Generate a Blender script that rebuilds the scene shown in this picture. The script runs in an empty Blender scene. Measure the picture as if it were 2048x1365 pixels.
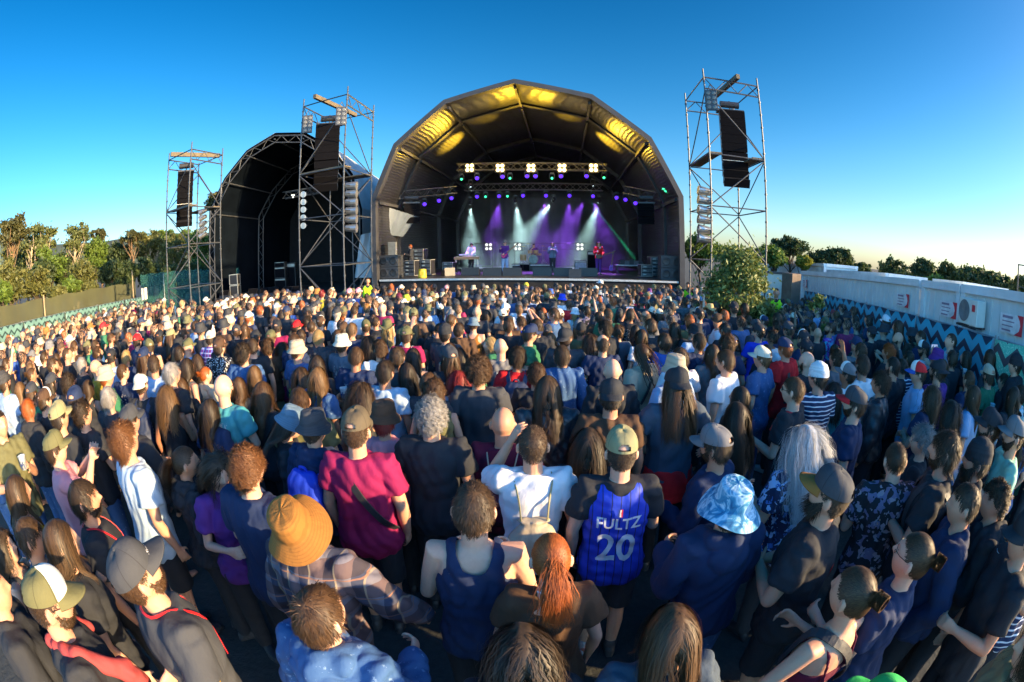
import bpy, bmesh, math, random
import numpy as np
from mathutils import Vector, Matrix, Quaternion, noise as mnoise
from mathutils.bvhtree import BVHTree

random.seed(7)
R = math.radians
SC = bpy.context.scene
COL = SC.collection

# ------------------------------------------------------------------ camera: 8 mm fisheye held above the heads of the crowd
CAM_H, PITCH, ROLL = 2.6, R(11.2), R(-0.3)
cd = bpy.data.cameras.new('camera')
cam = bpy.data.objects.new('camera', cd)
COL.objects.link(cam)
cd.type = 'PANO'
cd.panorama_type = 'FISHEYE_EQUISOLID'
cd.fisheye_lens = 947.0 * 36.0 / 2048.0
cd.fisheye_fov = R(220)
cd.sensor_width = 36.0
cd.clip_start = 0.05
cd.clip_end = 5000.0
cam.location = (0, 0, CAM_H)
cam.rotation_euler = (Matrix.Rotation(math.pi / 2 - PITCH, 3, 'X') @ Matrix.Rotation(ROLL, 3, 'Z')).to_euler()
SC.camera = cam

# ------------------------------------------------------------------ sky, sun, exposure
SUN_AZ, SUN_EL = R(111), R(13.5)          # clockwise from the way the camera looks
w = bpy.data.worlds.new('World')
SC.world = w
w.use_nodes = True
nt = w.node_tree
bg = nt.nodes['Background']
sky = nt.nodes.new('ShaderNodeTexSky')
sky.sky_type = 'NISHITA'
sky.sun_disc = False
sky.sun_elevation = SUN_EL
sky.sun_rotation = SUN_AZ
sky.altitude = 20
sky.air_density = 1.0
sky.dust_density = 0.9
sky.ozone_density = 4.0
hsv = nt.nodes.new('ShaderNodeHueSaturation')
hsv.inputs['Saturation'].default_value = 1.28
hsv.inputs['Hue'].default_value = 0.497
nt.links.new(sky.outputs[0], hsv.inputs['Color'])
# the evening sky deepens towards the zenith and pales at the horizon
tc = nt.nodes.new('ShaderNodeTexCoord'); sx = nt.nodes.new('ShaderNodeSeparateXYZ'); nt.links.new(tc.outputs['Generated'], sx.inputs[0])
rm = nt.nodes.new('ShaderNodeValToRGB'); nt.links.new(sx.outputs['Z'], rm.inputs[0])
el_ = rm.color_ramp.elements
el_[0].position, el_[0].color = 0.0, (1.05, 1.0, 1.0, 1)
el_[1].position, el_[1].color = 0.80, (0.33, 0.46, 0.56, 1)
e3 = el_.new(0.22); e3.color = (.98, .90, .86, 1)
e4 = el_.new(0.48); e4.color = (0.62, 0.68, 0.70, 1)
mul = nt.nodes.new('ShaderNodeMix'); mul.data_type = 'RGBA'; mul.blend_type = 'MULTIPLY'; mul.inputs[0].default_value = 1.0
nt.links.new(hsv.outputs[0], mul.inputs[6]); nt.links.new(rm.outputs[0], mul.inputs[7])
# added fill: the sky half behind the camera is boosted to lift shadows
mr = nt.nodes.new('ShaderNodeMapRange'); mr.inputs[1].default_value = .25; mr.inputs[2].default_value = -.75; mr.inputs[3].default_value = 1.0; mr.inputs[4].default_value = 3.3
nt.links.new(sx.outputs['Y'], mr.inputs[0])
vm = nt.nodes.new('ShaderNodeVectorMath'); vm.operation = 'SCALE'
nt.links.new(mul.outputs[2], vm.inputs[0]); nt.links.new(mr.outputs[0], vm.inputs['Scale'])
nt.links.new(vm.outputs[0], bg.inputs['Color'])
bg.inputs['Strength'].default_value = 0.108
sd = bpy.data.lights.new('sun', 'SUN')
sd.energy = 4.7
sd.angle = R(0.6)
sd.color = (1.0, 0.71, 0.37)
sun = bpy.data.objects.new('sun', sd)
COL.objects.link(sun)
SUN_DIR = Vector((math.sin(SUN_AZ) * math.cos(SUN_EL), math.cos(SUN_AZ) * math.cos(SUN_EL), math.sin(SUN_EL)))
sun.rotation_euler = SUN_DIR.to_track_quat('Z', 'Y').to_euler()
SC.view_settings.view_transform = 'Standard'
SC.view_settings.look = 'None'
SC.view_settings.exposure = 1.66
SC.cycles.max_bounces = 5
SC.cycles.transparent_max_bounces = 12
SC.cycles.sample_clamp_indirect = 6.0

# ------------------------------------------------------------------ lens geometry, to read places off the photograph
FPX = 947.0
cR, sR = math.cos(ROLL), math.sin(ROLL)
def ray(px, py):
    x, y = px - 1024.0, 682.5 - py
    x, y = x * cR - y * sR, x * sR + y * cR
    r = math.hypot(x, y)
    th = 2 * math.asin(min(r / (2 * FPX), 0.999))
    s = math.sin(th) / max(r, 1e-9)
    a, b, c = x * s, y * s, math.cos(th)
    return Vector((a, c * math.cos(PITCH) + b * math.sin(PITCH), b * math.cos(PITCH) - c * math.sin(PITCH)))
EYE = Vector((0, 0, CAM_H))
def at_y(px, py, Y):
    d = ray(px, py)
    return EYE + d * (Y / d.y)
def at_r(px, py, D):
    d = ray(px, py)
    return EYE + d * (D / math.hypot(d.x, d.y))
def at_plane(px, py, p0, n):
    d = ray(px, py)
    return EYE + d * ((Vector(p0) - EYE).dot(n) / d.dot(n))
SLOPE, G0 = -0.032, -0.12
def gz(x, y):
    return G0 + SLOPE * max(-6.0, min(y, 30.0))
def at_ground(px, py, h):
    d = ray(px, py)
    t = (h + G0 - CAM_H) / (d.z - SLOPE * d.y)
    return EYE + d * t
# ------------------------------------------------------------------ helpers: tags, materials, mesh builder
def tag(o, label=None, cat=None, group=None, kind=None):
    if label: o['label'] = label
    if cat: o['category'] = cat
    if group: o['group'] = group
    if kind: o['kind'] = kind
    return o
def empty(name, loc, label=None, cat=None, group=None, rz=0.0):
    o = bpy.data.objects.new(name, None)
    COL.objects.link(o)
    o.location = loc
    o.rotation_euler = (0, 0, rz)
    o.empty_display_size = 0.2
    return tag(o, label, cat, group)
def copy_tree(o, parent=None):
    c = o.copy()
    COL.objects.link(c)
    c.parent = parent
    for ch in o.children:
        copy_tree(ch, c)
    return c
def link_mesh(name, me, parent=None, loc=None):
    o = bpy.data.objects.new(name, me)
    COL.objects.link(o)
    if parent is not None: o.parent = parent
    if loc is not None: o.location = loc
    return o

MATS = {}
def nodes_of(name):
    m = bpy.data.materials.new(name)
    m.use_nodes = True
    t = m.node_tree
    b = t.nodes['Principled BSDF']
    return m, t, b
def N(t, kind, **kw):
    n = t.nodes.new('ShaderNode' + kind)
    for k, v in kw.items():
        if k in n.inputs.keys(): n.inputs[k].default_value = v
        else: setattr(n, k, v)
    return n
def math_node(t, op, a, b=None, c=None):
    n = t.nodes.new('ShaderNodeMath'); n.operation = op
    for i, v in enumerate((a, b, c)):
        if v is None: continue
        if isinstance(v, (int, float)): n.inputs[i].default_value = v
        else: t.links.new(v, n.inputs[i])
    return n.outputs[0]
def mixc(t, fac, a, b, blend='MIX'):
    n = t.nodes.new('ShaderNodeMix'); n.data_type = 'RGBA'; n.blend_type = blend
    for sock, v in ((n.inputs[0], fac), (n.inputs[6], a), (n.inputs[7], b)):
        if isinstance(v, (int, float)): sock.default_value = v
        elif isinstance(v, (tuple, list)): sock.default_value = (*v[:3], 1)
        else: t.links.new(v, sock)
    return n.outputs[2]
def coords(t, kind='Object', scale=(1, 1, 1)):
    c = t.nodes.new('ShaderNodeTexCoord')
    mp = t.nodes.new('ShaderNodeMapping')
    mp.inputs['Scale'].default_value = scale
    t.links.new(c.outputs[kind], mp.inputs['Vector'])
    return mp.outputs[0]
def noise_fac(t, vec, scale, detail=4.0, rough=0.55):
    n = N(t, 'TexNoise', Scale=scale, Detail=detail, Roughness=rough)
    t.links.new(vec, n.inputs['Vector'])
    return n.outputs['Fac']
def ramp(t, fac, stops):
    n = t.nodes.new('ShaderNodeValToRGB')
    e = n.color_ramp.elements
    while len(e) < len(stops): e.new(0.5)
    for k, (p, c) in enumerate(stops):
        e[k].position = p
        e[k].color = (*c[:3], 1)
    t.links.new(fac, n.inputs[0])
    return n.outputs[0]
def bump(t, b, height, strength=0.3, dist=0.01):
    n = N(t, 'Bump', Strength=strength, Distance=dist)
    t.links.new(height, n.inputs['Height'])
    t.links.new(n.outputs[0], b.inputs['Normal'])
def mat(name, col=(0.5, 0.5, 0.5), rough=0.6, metal=0.0, var=0.25, scale=6.0, bmp=0.15, spec=0.5, emit=None, es=0.0, stretch=(1, 1, 1)):
    """plain paint, metal, plastic or wood with a little wear: the colour drifts by `var`, a fine bump"""
    if name in MATS: return MATS[name]
    m, t, b = nodes_of(name)
    v = coords(t, 'Object', stretch)
    f = noise_fac(t, v, scale)
    dark = tuple(c * (1 - var) for c in col)
    lite = tuple(min(1, c * (1 + var * 0.6)) for c in col)
    t.links.new(ramp(t, f, [(0.3, dark), (0.7, lite)]), b.inputs['Base Color'])
    b.inputs['Roughness'].default_value = rough
    b.inputs['Metallic'].default_value = metal
    b.inputs['Specular IOR Level'].default_value = spec
    if bmp: bump(t, b, noise_fac(t, v, scale * 6, 3), bmp, 0.01)
    if emit:
        b.inputs['Emission Color'].default_value = (*emit, 1)
        b.inputs['Emission Strength'].default_value = es
    MATS[name] = m
    return m

class MB:
    """collects boxes, beams, tubes and quads and links them as ONE mesh object"""
    def __init__(s): s.v, s.f, s.mi, s.cur, s.n = [], [], [], 0, 0
    def add(s, verts, faces):
        k = s.n
        s.v.extend([tuple(p) for p in verts]); s.n += len(verts)
        for f in faces:
            s.f.append([i + k for i in f]); s.mi.append(s.cur)
        return s
    def box(s, c, size, rz=0.0):
        x, y, z = (d / 2 for d in size)
        ca, sa = math.cos(rz), math.sin(rz)
        vs = []
        for dz in (-z, z):
            for dx, dy in ((-x, -y), (x, -y), (x, y), (-x, y)):
                vs.append((c[0] + dx * ca - dy * sa, c[1] + dx * sa + dy * ca, c[2] + dz))
        return s.add(vs, [(3, 2, 1, 0), (4, 5, 6, 7), (0, 1, 5, 4), (1, 2, 6, 5), (2, 3, 7, 6), (3, 0, 4, 7)])
    def beam(s, p, q, wd, ht, up=(0, 0, 1)):
        p, q = Vector(p), Vector(q)
        d = (q - p).normalized()
        u = Vector(up)
        if abs(d.dot(u)) > 0.98: u = Vector((0, 1, 0))
        a = d.cross(u).normalized(); b2 = a.cross(d).normalized()
        a *= wd / 2; b2 *= ht / 2
        vs = [p - a - b2, p + a - b2, p + a + b2, p - a + b2, q - a - b2, q + a - b2, q + a + b2, q - a + b2]
        return s.add(vs, [(3, 2, 1, 0), (4, 5, 6, 7), (0, 1, 5, 4), (1, 2, 6, 5), (2, 3, 7, 6), (3, 0, 4, 7)])
    def tube(s, p, q, r, n=6, r2=None):
        p, q = Vector(p), Vector(q)
        d = (q - p).normalized()
        u = Vector((0, 0, 1)) if abs(d.z) < 0.95 else Vector((1, 0, 0))
        a = d.cross(u).normalized(); b2 = a.cross(d)
        r2 = r if r2 is None else r2
        vs = []
        for base, rr in ((p, r), (q, r2)):
            for k in range(n):
                an = 2 * math.pi * k / n
                vs.append(base + a * (math.cos(an) * rr) + b2 * (math.sin(an) * rr))
        fs = [(k, (k + 1) % n, n + (k + 1) % n, n + k) for k in range(n)]
        fs += [tuple(range(n - 1, -1, -1)), tuple(range(n, 2 * n))]
        return s.add(vs, fs)
    def path(s, pts, r, n=6):
        for i in range(len(pts) - 1): s.tube(pts[i], pts[i + 1], r, n)
        return s
    def quad(s, *p): return s.add(p, [tuple(range(len(p)))])
    def lathe(s, prof, c=(0, 0, 0), n=20, axis='z'):
        vs, fs = [], []
        for (r, z) in prof:
            for k in range(n):
                an = 2 * math.pi * k / n
                x, y = r * math.cos(an), r * math.sin(an)
                v = (x, y, z) if axis == 'z' else ((x, z, y) if axis == 'y' else (z, x, y))
                vs.append((v[0] + c[0], v[1] + c[1], v[2] + c[2]))
        for i in range(len(prof) - 1):
            for k in range(n):
                fs.append((i * n + k, i * n + (k + 1) % n, (i + 1) * n + (k + 1) % n, (i + 1) * n + k))
        fs.append(tuple(range(n - 1, -1, -1))); fs.append(tuple(range((len(prof) - 1) * n, len(prof) * n)))
        return s.add(vs, fs)
    def truss(s, p, q, size=0.35, r=0.02, step=None, up=(0, 0, 1), flat=False):
        """box (or flat) lattice girder between p and q"""
        p, q = Vector(p), Vector(q)
        L = (q - p).length; d = (q - p).normalized()
        u = Vector(up); a = d.cross(u).normalized(); b2 = a.cross(d).normalized()
        h = size / 2
        cs = [b2 * h, -b2 * h] if flat else [a * h + b2 * h, -a * h + b2 * h, -a * h - b2 * h, a * h - b2 * h]
        for c in cs: s.tube(p + c, q + c, r, 5)
        n = max(2, int(round(L / (step or size))))
        pairs = [(0, 1)] if flat else [(0, 1), (1, 2), (2, 3), (3, 0)]
        for i in range(n):
            t0, t1 = p + d * (L * i / n), p + d * (L * (i + 1) / n)
            for (i0, i1) in pairs:
                if i % 2: i0, i1 = i1, i0
                s.tube(t0 + cs[i0], t1 + cs[i1], r * 0.6, 4)
        return s
    def build(s, name, m, parent=None, smooth=False, bevel=0.0):
        me = bpy.data.meshes.new(name)
        me.from_pydata(s.v, [], s.f)
        ms = m if isinstance(m, (list, tuple)) else [m]
        for x in ms: me.materials.append(x)
        if len(ms) > 1: me.polygons.foreach_set('material_index', s.mi)
        if smooth: me.polygons.foreach_set('use_smooth', [True] * len(me.polygons))
        me.update()
        o = link_mesh(name, me, parent)
        if bevel:
            md = o.modifiers.new('b', 'BEVEL'); md.width = bevel; md.segments = 2; md.limit_method = 'ANGLE'
        return o
def text_mesh(txt, size, depth=0.002, sx=1.0, bold=0.0):
    """vertices and faces of a line of lettering, centred on its origin, lying in x-y"""
    cu = bpy.data.curves.new('lettering', 'FONT')
    cu.body = txt; cu.size = size; cu.align_x = 'CENTER'; cu.align_y = 'CENTER'; cu.extrude = depth; cu.resolution_u = 3; cu.offset = bold
    o = bpy.data.objects.new('lettering', cu)
    COL.objects.link(o)
    me = bpy.data.meshes.new_from_object(o.evaluated_get(bpy.context.evaluated_depsgraph_get()))
    bpy.data.objects.remove(o)
    vs = [(v.co.x * sx, v.co.y, v.co.z) for v in me.vertices]
    fs = [tuple(p.vertices) for p in me.polygons]
    bpy.data.meshes.remove(me)
    return vs, fs
# ------------------------------------------------------------------ ground, hill
def make_ground():
    m, t, b = nodes_of('trodden_ground')
    v = coords(t)
    f = noise_fac(t, v, 1.3, 6); g = noise_fac(t, v, 14, 5, 0.7)
    c = ramp(t, f, [(0.35, (0.020, 0.028, 0.026)), (0.55, (0.045, 0.050, 0.044)), (0.72, (0.026, 0.042, 0.024))])
    c = mixc(t, g, c, (0.055, 0.058, 0.054), 'MIX')
    t.links.new(mixc(t, 0.5, c, ramp(t, g, [(0.3, (0.025, 0.027, 0.025)), (0.75, (0.07, 0.072, 0.068))])), b.inputs['Base Color'])
    b.inputs['Roughness'].default_value = 0.9
    bump(t, b, g, 0.6, 0.03)
    rings = [0, 1, 2, 3, 4, 6, 8, 10, 13, 16, 20, 25, 30, 36, 45, 60, 90, 140, 250, 500, 1000, 2000]
    vs, fs = [(0, 0, gz(0, 0))], []
    n = 48
    for r in rings[1:]:
        for k in range(n):
            a = 2 * math.pi * k / n
            x, y = r * math.sin(a), r * math.cos(a)
            z = gz(x, y) + (0.02 * mnoise.noise(Vector((x * .6, y * .6, 0))) if r < 40 else 0)
            vs.append((x, y, z))
    for k in range(n): fs.append((0, 1 + (k + 1) % n, 1 + k))
    for i in range(len(rings) - 2):
        for k in range(n):
            a0 = 1 + i * n
            fs.append((a0 + k, a0 + (k + 1) % n, a0 + n + (k + 1) % n, a0 + n + k))
    mb = MB(); mb.add(vs, fs)
    o = mb.build('ground', m, smooth=True)
    tag(o, 'dark trodden earth and worn grass under the crowd', kind='structure')
make_ground()

def make_hill():
    m = mat('hill_scrub', (0.06, 0.085, 0.06), 0.95, var=0.4, scale=0.02, bmp=0)
    vs, fs = [], []
    prof = [(0, 470, 0), (100, 490, 3), (200, 485, 6), (240, 478, 9), (300, 471, 13), (350, 467, 15), (420, 466, 16), (520, 470, 16), (640, 480, 10), (760, 490, 4)]
    for (px, py, hh) in prof:
        for D, f in ((700, 0.0), (760, 0.6), (850, 1.0), (1000, 0.5), (1200, 0)):
            p = at_r(px, py, 850)
            d = Vector((p.x, p.y)).normalized()
            vs.append((d.x * D, d.y * D, -6 + (p.z + 6) * f))
    n = 5
    for i in range(len(prof) - 1):
        for k in range(n - 1):
            a = i * n + k
            fs.append((a, a + n, a + n + 1, a + 1))
    mb = MB(); mb.add(vs, fs)
    tag(mb.build('hill', m, smooth=True), 'distant low wooded hill beyond the trees', kind='structure')
make_hill()

# ------------------------------------------------------------------ chevron hoardings, net fence
def chevron_mat(name, c_bg, c_line, u_dir, zref, per=0.46, amp=0.16, rep=0.30, wid=0.36, speck=0.0):
    m, t, b = nodes_of(name)
    c = t.nodes.new('ShaderNodeNewGeometry')
    dp = N(t, 'VectorMath', operation='DOT_PRODUCT'); dp.inputs[1].default_value = (*u_dir, 0)
    t.links.new(c.outputs['Position'], dp.inputs[0])
    sp = t.nodes.new('ShaderNodeSeparateXYZ'); t.links.new(c.outputs['Position'], sp.inputs[0])
    u = math_node(t, 'PINGPONG', dp.outputs['Value'], per / 2)
    u = math_node(t, 'MULTIPLY', u, 2 * amp / per * 1.2)
    z = math_node(t, 'ADD', sp.outputs['Z'], u)
    z = math_node(t, 'ADD', z, math_node(t, 'MULTIPLY', dp.outputs['Value'], zref))
    fr = math_node(t, 'FRACT', math_node(t, 'DIVIDE', z, rep))
    mask = math_node(t, 'LESS_THAN', fr, wid)
    nz = noise_fac(t, c.outputs['Position'], 3.0, 5)
    base = mixc(t, nz, tuple(x * 0.75 for x in c_bg), c_bg)
    if speck:
        vor = N(t, 'TexNoise', Scale=38.0, Detail=2.0); t.links.new(c.outputs['Position'], vor.inputs['Vector'])
        base = mixc(t, math_node(t, 'MULTIPLY', math_node(t, 'GREATER_THAN', vor.outputs['Fac'], 0.56), speck), base, (0.55, 0.8, 0.62))
    t.links.new(mixc(t, mask, base, c_line), b.inputs['Base Color'])
    b.inputs['Roughness'].default_value = 0.65
    bump(t, b, noise_fac(t, c.outputs['Position'], 2.2, 3), 0.4, 0.05)
    return m
STEEL = mat('galvanised_steel', (0.42, 0.43, 0.44), 0.42, 0.75, 0.25, 9)
PALE_STEEL = mat('dull_aluminium', (0.55, 0.54, 0.52), 0.45, 0.6, 0.2, 9)
DARK_STEEL = mat('dark_steel', (0.05, 0.05, 0.055), 0.45, 0.4, 0.2, 9)
BLACK = mat('black_plastic', (0.012, 0.012, 0.014), 0.45, 0, 0.3, 12)
BLACK_CLOTH = mat('black_drape', (0.010, 0.010, 0.012), 0.9, 0, 0.4, 3)
WHITE_P = mat('white_paint', (0.72, 0.74, 0.74), 0.45, 0, 0.12, 3)

def banner_fence(p0, p1, h, m, label, group):
    """one site-fence panel carrying a printed banner"""
    p0, p1 = Vector(p0), Vector(p1)
    root = empty('banner_fence', p0, label, 'fence', group)
    d = (p1 - p0); L = Vector((d.x, d.y)).length; u = Vector((d.x / L, d.y / L, 0)); nrm = Vector((-u.y, u.x, 0))
    z0, z1 = 0.0, gz(p1.x, p1.y) - gz(p0.x, p0.y)
    vs, fs = [], []
    nx, nz = 14, 6
    for i in range(nx + 1):
        s = i / nx
        for k in range(nz + 1):
            q = k / nz
            wob = 0.03 * math.sin(s * 9 + q * 2 + p0.y) * (1 - q * .6) + 0.02 * math.sin(s * 23 + p0.x)
            pt = u * (L * s) + nrm * wob
            zz = z0 + (z1 - z0) * s + 0.03 + (h - 0.03) * q + 0.012 * math.sin(s * 12 + p0.y)
            vs.append((pt.x, pt.y, zz))
    for i in range(nx):
        for k in range(nz):
            a = i * (nz + 1) + k
            fs.append((a, a + nz + 1, a + nz + 2, a + 1))
    mb = MB(); mb.add(vs, fs)
    o = mb.build('banner', m, root, smooth=True)
    sol = o.modifiers.new('s', 'SOLIDIFY'); sol.thickness = 0.006; sol.offset = 0
    fr = MB(); off = nrm * 0.07
    side = -1 if (nrm.x * p0.x + nrm.y * p0.y) < 0 else 1
    off = nrm * 0.09 * side
    for s in (0.005, 0.995):
        q = u * (L * s) + off; zz = z0 + (z1 - z0) * s
        fr.tube((q.x, q.y, zz), (q.x, q.y, zz + h + 0.04), 0.02)
    for zz in (0.1, h * .5, h):
        a = off; c = u * L + off
        fr.tube((a.x, a.y, z0 + zz), (c.x, c.y, z1 + zz), 0.014)
    fr.build('frame', STEEL, root)
    foot = MB()
    foot.box((off.x, off.y, 0.07), (0.25, 0.65, 0.14), math.atan2(u.y, u.x))
    foot.build('concrete_foot', mat('concrete', (0.3, 0.3, 0.29), 0.9, 0, 0.2, 8), root)
    return root
def fence_run(A, B, h, n, mats, labels, group):
    A, B = Vector((*A, 0)), Vector((*B, 0))
    for i in range(n):
        p, q = A.lerp(B, i / n), A.lerp(B, (i + 1) / n - 0.004)
        p.z, q.z = gz(p.x, p.y), gz(q.x, q.y)
        banner_fence(p, q, h, mats(i), labels[i], group)
LH0, LH1 = (-15.9, 3.0), (-23.4, 23.2)
uL = Vector((LH1[0] - LH0[0], LH1[1] - LH0[1])).normalized()
chev_l = chevron_mat('chevron_banner_pale', (0.14, 0.27, 0.245), (0.018, 0.045, 0.045), uL, 0.03, 0.44, 0.14, 0.29, 0.30)
fence_run(LH0, LH1, 1.94, 6, lambda i: chev_l,
          ['pale teal chevron banner fence %s' % s for s in
           ('nearest the camera, beside the net fence', 'second from the near end below the net fence', 'third along below the net fence',
            'halfway along below the wooden posts', 'just before the last panel towards the small stage', 'farthest along, under the white notice')],
          'chevron banners below the net fence')
RH0, RH1 = (11.6, 15.9), (6.55, 1.1)
uR = Vector((RH1[0] - RH0[0], RH1[1] - RH0[1])).normalized()
chev_b = chevron_mat('chevron_banner_blue', (0.03, 0.34, 0.46), (0.010, 0.022, 0.045), uR, -0.03, 0.52, 0.17, 0.34, 0.42)
chev_g = chevron_mat('chevron_banner_green', (0.13, 0.62, 0.40), (0.07, 0.065, 0.075), uR, -0.03, 0.56, 0.17, 0.36, 0.40, 0.6)
fence_run(RH0, RH1, 2.05, 5, lambda i: chev_g if i >= 4 else chev_b,
          ['blue chevron banner fence %s' % s for s in ('farthest along, beside the round bush', 'in front of the first white cabin', 'below the second red and white notice', 'below the outdoor cooling unit')]
          + ['bright green chevron banner fence below the white cabin with the hanging cable'], 'chevron banners below the white cabins')
# white notice at the end of the left run
p = Vector((-23.2, 22.6, gz(-23, 22.6)))
mb = MB(); mb.box((0, 0, 2.12), (0.03, 0.9, 0.75), math.atan2(uL.y, uL.x) - math.pi / 2)
mb.v = [(v[0] + 0.12, v[1], v[2]) for v in mb.v]
o = mb.build('notice_board', mat('notice_white', (0.7, 0.7, 0.68), 0.6)); o.location = p
tag(o, 'small white notice at the end of the pale chevron fence', 'notice')

def net_mat(name, col, alpha):
    m, t, b = nodes_of(name)
    v = coords(t)
    f = noise_fac(t, v, 0.8, 4)
    t.links.new(ramp(t, f, [(0.3, tuple(c * .7 for c in col)), (0.7, col)]), b.inputs['Base Color'])
    b.inputs['Roughness'].default_value = 0.9
    b.inputs['Alpha'].default_value = alpha
    return m
def net_fence(name, pts, hts, m, label, posts, post_mat, post_r=0.05, post_extra=0.35):
    root = empty(name, (*pts[0], gz(*pts[0])), label, 'fence')
    P0 = Vector(root.location)
    vs, fs = [], []
    seg = 24
    for i in range(len(pts) - 1):
        for k in range(seg + (1 if i == len(pts) - 2 else 0)):
            s = k / seg
            x = pts[i][0] * (1 - s) + pts[i + 1][0] * s; y = pts[i][1] * (1 - s) + pts[i + 1][1] * s
            h = hts[i] * (1 - s) + hts[i + 1] * s - 0.08 * math.sin(math.pi * s * 4) ** 2
            g = gz(x, y)
            for q in (0, .33, .66, 1):
                vs.append((x - P0.x + .04 * math.sin(k * 1.3 + q * 3), y - P0.y, g + h * q - P0.z))
    for a in range(len(vs) // 4 - 1):
        for k in range(3): fs.append((a * 4 + k, a * 4 + 4 + k, a * 4 + 5 + k, a * 4 + k + 1))
    mb = MB(); mb.add(vs, fs)
    mb.build('netting', m, root, smooth=True)
    for (x, y, h) in posts:
        mb = MB(); g = gz(x, y)
        mb.tube((x - P0.x + .1, y - P0.y, g - P0.z), (x - P0.x + .1, y - P0.y, g + h - P0.z), post_r, 8, post_r * .8)
        mb.build('post', post_mat, root)
    return root
WOOD = mat('weathered_wood', (0.36, 0.26, 0.15), 0.8, 0, 0.35, 5, stretch=(4, 4, .6))
def on_left(y, off):
    s = (y - LH0[1]) / (LH1[1] - LH0[1])
    return LH0[0] + (LH1[0] - LH0[0]) * s - off
net_fence('net_fence', [(on_left(2, 2.2), 2), (on_left(12, 1.9), 12), (on_left(23.4, 1.4), 23.4)], [2.57, 2.72, 2.97],
          net_mat('olive_netting', (0.085, 0.09, 0.042), 0.86), 'olive brown shade net fence on wooden posts behind the pale chevron banners',
          [(on_left(7.4, 1.8), 7.4, 2.75), (on_left(12.6, 1.7), 12.6, 2.85), (on_left(22.6, 1.2), 22.6, 3.7)], WOOD)
net_fence('net_fence', [(-25.3, 24.4), (-22, 26), (-17.9, 27.2)], [3.42, 3.42, 3.22],
          net_mat('green_netting', (0.012, 0.085, 0.075), 0.80), 'dark green shade net fence between the wooden post and the small stage',
          [(-23.6, 25.2, 3.3), (-20, 26.6, 3.3)], STEEL, 0.03)

# ------------------------------------------------------------------ trees
def leaf_mat(name, c0, c1, trans=0.35):
    m, t, b = nodes_of(name)
    g = t.nodes.new('ShaderNodeNewGeometry')
    v = coords(t)
    f = noise_fac(t, v, 0.9, 2)
    fac = math_node(t, 'ADD', math_node(t, 'MULTIPLY', g.outputs['Random Per Island'], 0.55), math_node(t, 'MULTIPLY', f, 0.5))
    c = ramp(t, fac, [(0.15, c0), (0.85, c1)])
    t.links.new(c, b.inputs['Base Color'])
    b.inputs['Roughness'].default_value = 0.6
    tr = t.nodes.new('ShaderNodeBsdfTranslucent'); t.links.new(c, tr.inputs['Color'])
    mx = t.nodes.new('ShaderNodeMixShader'); mx.inputs[0].default_value = trans
    out = t.nodes['Material Output']
    t.links.new(b.outputs[0], mx.inputs[1]); t.links.new(tr.outputs[0], mx.inputs[2]); t.links.new(mx.outputs[0], out.inputs[0])
    MATS[name] = m
    return m
LEAF = {
    'pine': leaf_mat('pine_needles', (0.035, 0.046, 0.014), (0.12, 0.11, 0.034)),
    'euc': leaf_mat('eucalyptus_leaves', (0.06, 0.085, 0.024), (0.155, 0.17, 0.048)),
    'green': leaf_mat('bright_leaves', (0.05, 0.10, 0.014), (0.15, 0.22, 0.03)),
    'dark': leaf_mat('dark_leaves', (0.022, 0.045, 0.016), (0.07, 0.10, 0.028)),
    'olive': leaf_mat('olive_leaves', (0.055, 0.07, 0.018), (0.17, 0.17, 0.042)),
    'yellow': leaf_mat('yellow_leaves', (0.14, 0.16, 0.015), (0.28, 0.26, 0.03)),
    'bush': leaf_mat('glossy_leaves', (0.035, 0.08, 0.022), (0.22, 0.24, 0.05), 0.25),
}
BARK = {'pine': mat('pine_bark', (0.20, 0.125, 0.065), 0.9, 0, 0.4, 6), 'pale': mat('pale_bark', (0.36, 0.29, 0.19), 0.85, 0, 0.3, 4), 'dark': mat('dark_bark', (0.08, 0.06, 0.04), 0.9, 0, 0.3, 5)}
def leaf_cloud(rng, clumps, per, size, flat=1.0, asp=0.5):
    """small leaf faces scattered through clumps [(centre, radius xyz)]; returns verts, faces arrays"""
    V = []
    for (c, r) in clumps:
        n = per
        d = rng.normal(size=(n, 3)); d /= np.linalg.norm(d, axis=1)[:, None] + 1e-9
        rad = np.abs(rng.normal(size=n)) * 0.62
        p = np.array(c) + d * rad[:, None] * np.array(r)
        a = rng.normal(size=(n, 3)); a[:, 2] *= flat; a /= np.linalg.norm(a, axis=1)[:, None] + 1e-9
        b = np.cross(a, rng.normal(size=(n, 3))); b /= np.linalg.norm(b, axis=1)[:, None] + 1e-9
        s = size * (0.6 + 0.8 * rng.random(n))[:, None]
        V.append(np.stack([p - a * s, p + b * s * asp, p + a * s, p - b * s * asp], axis=1).reshape(-1, 3))
    V = np.concatenate(V)
    F = np.arange(len(V)).reshape(-1, 4)
    return V, F
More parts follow.
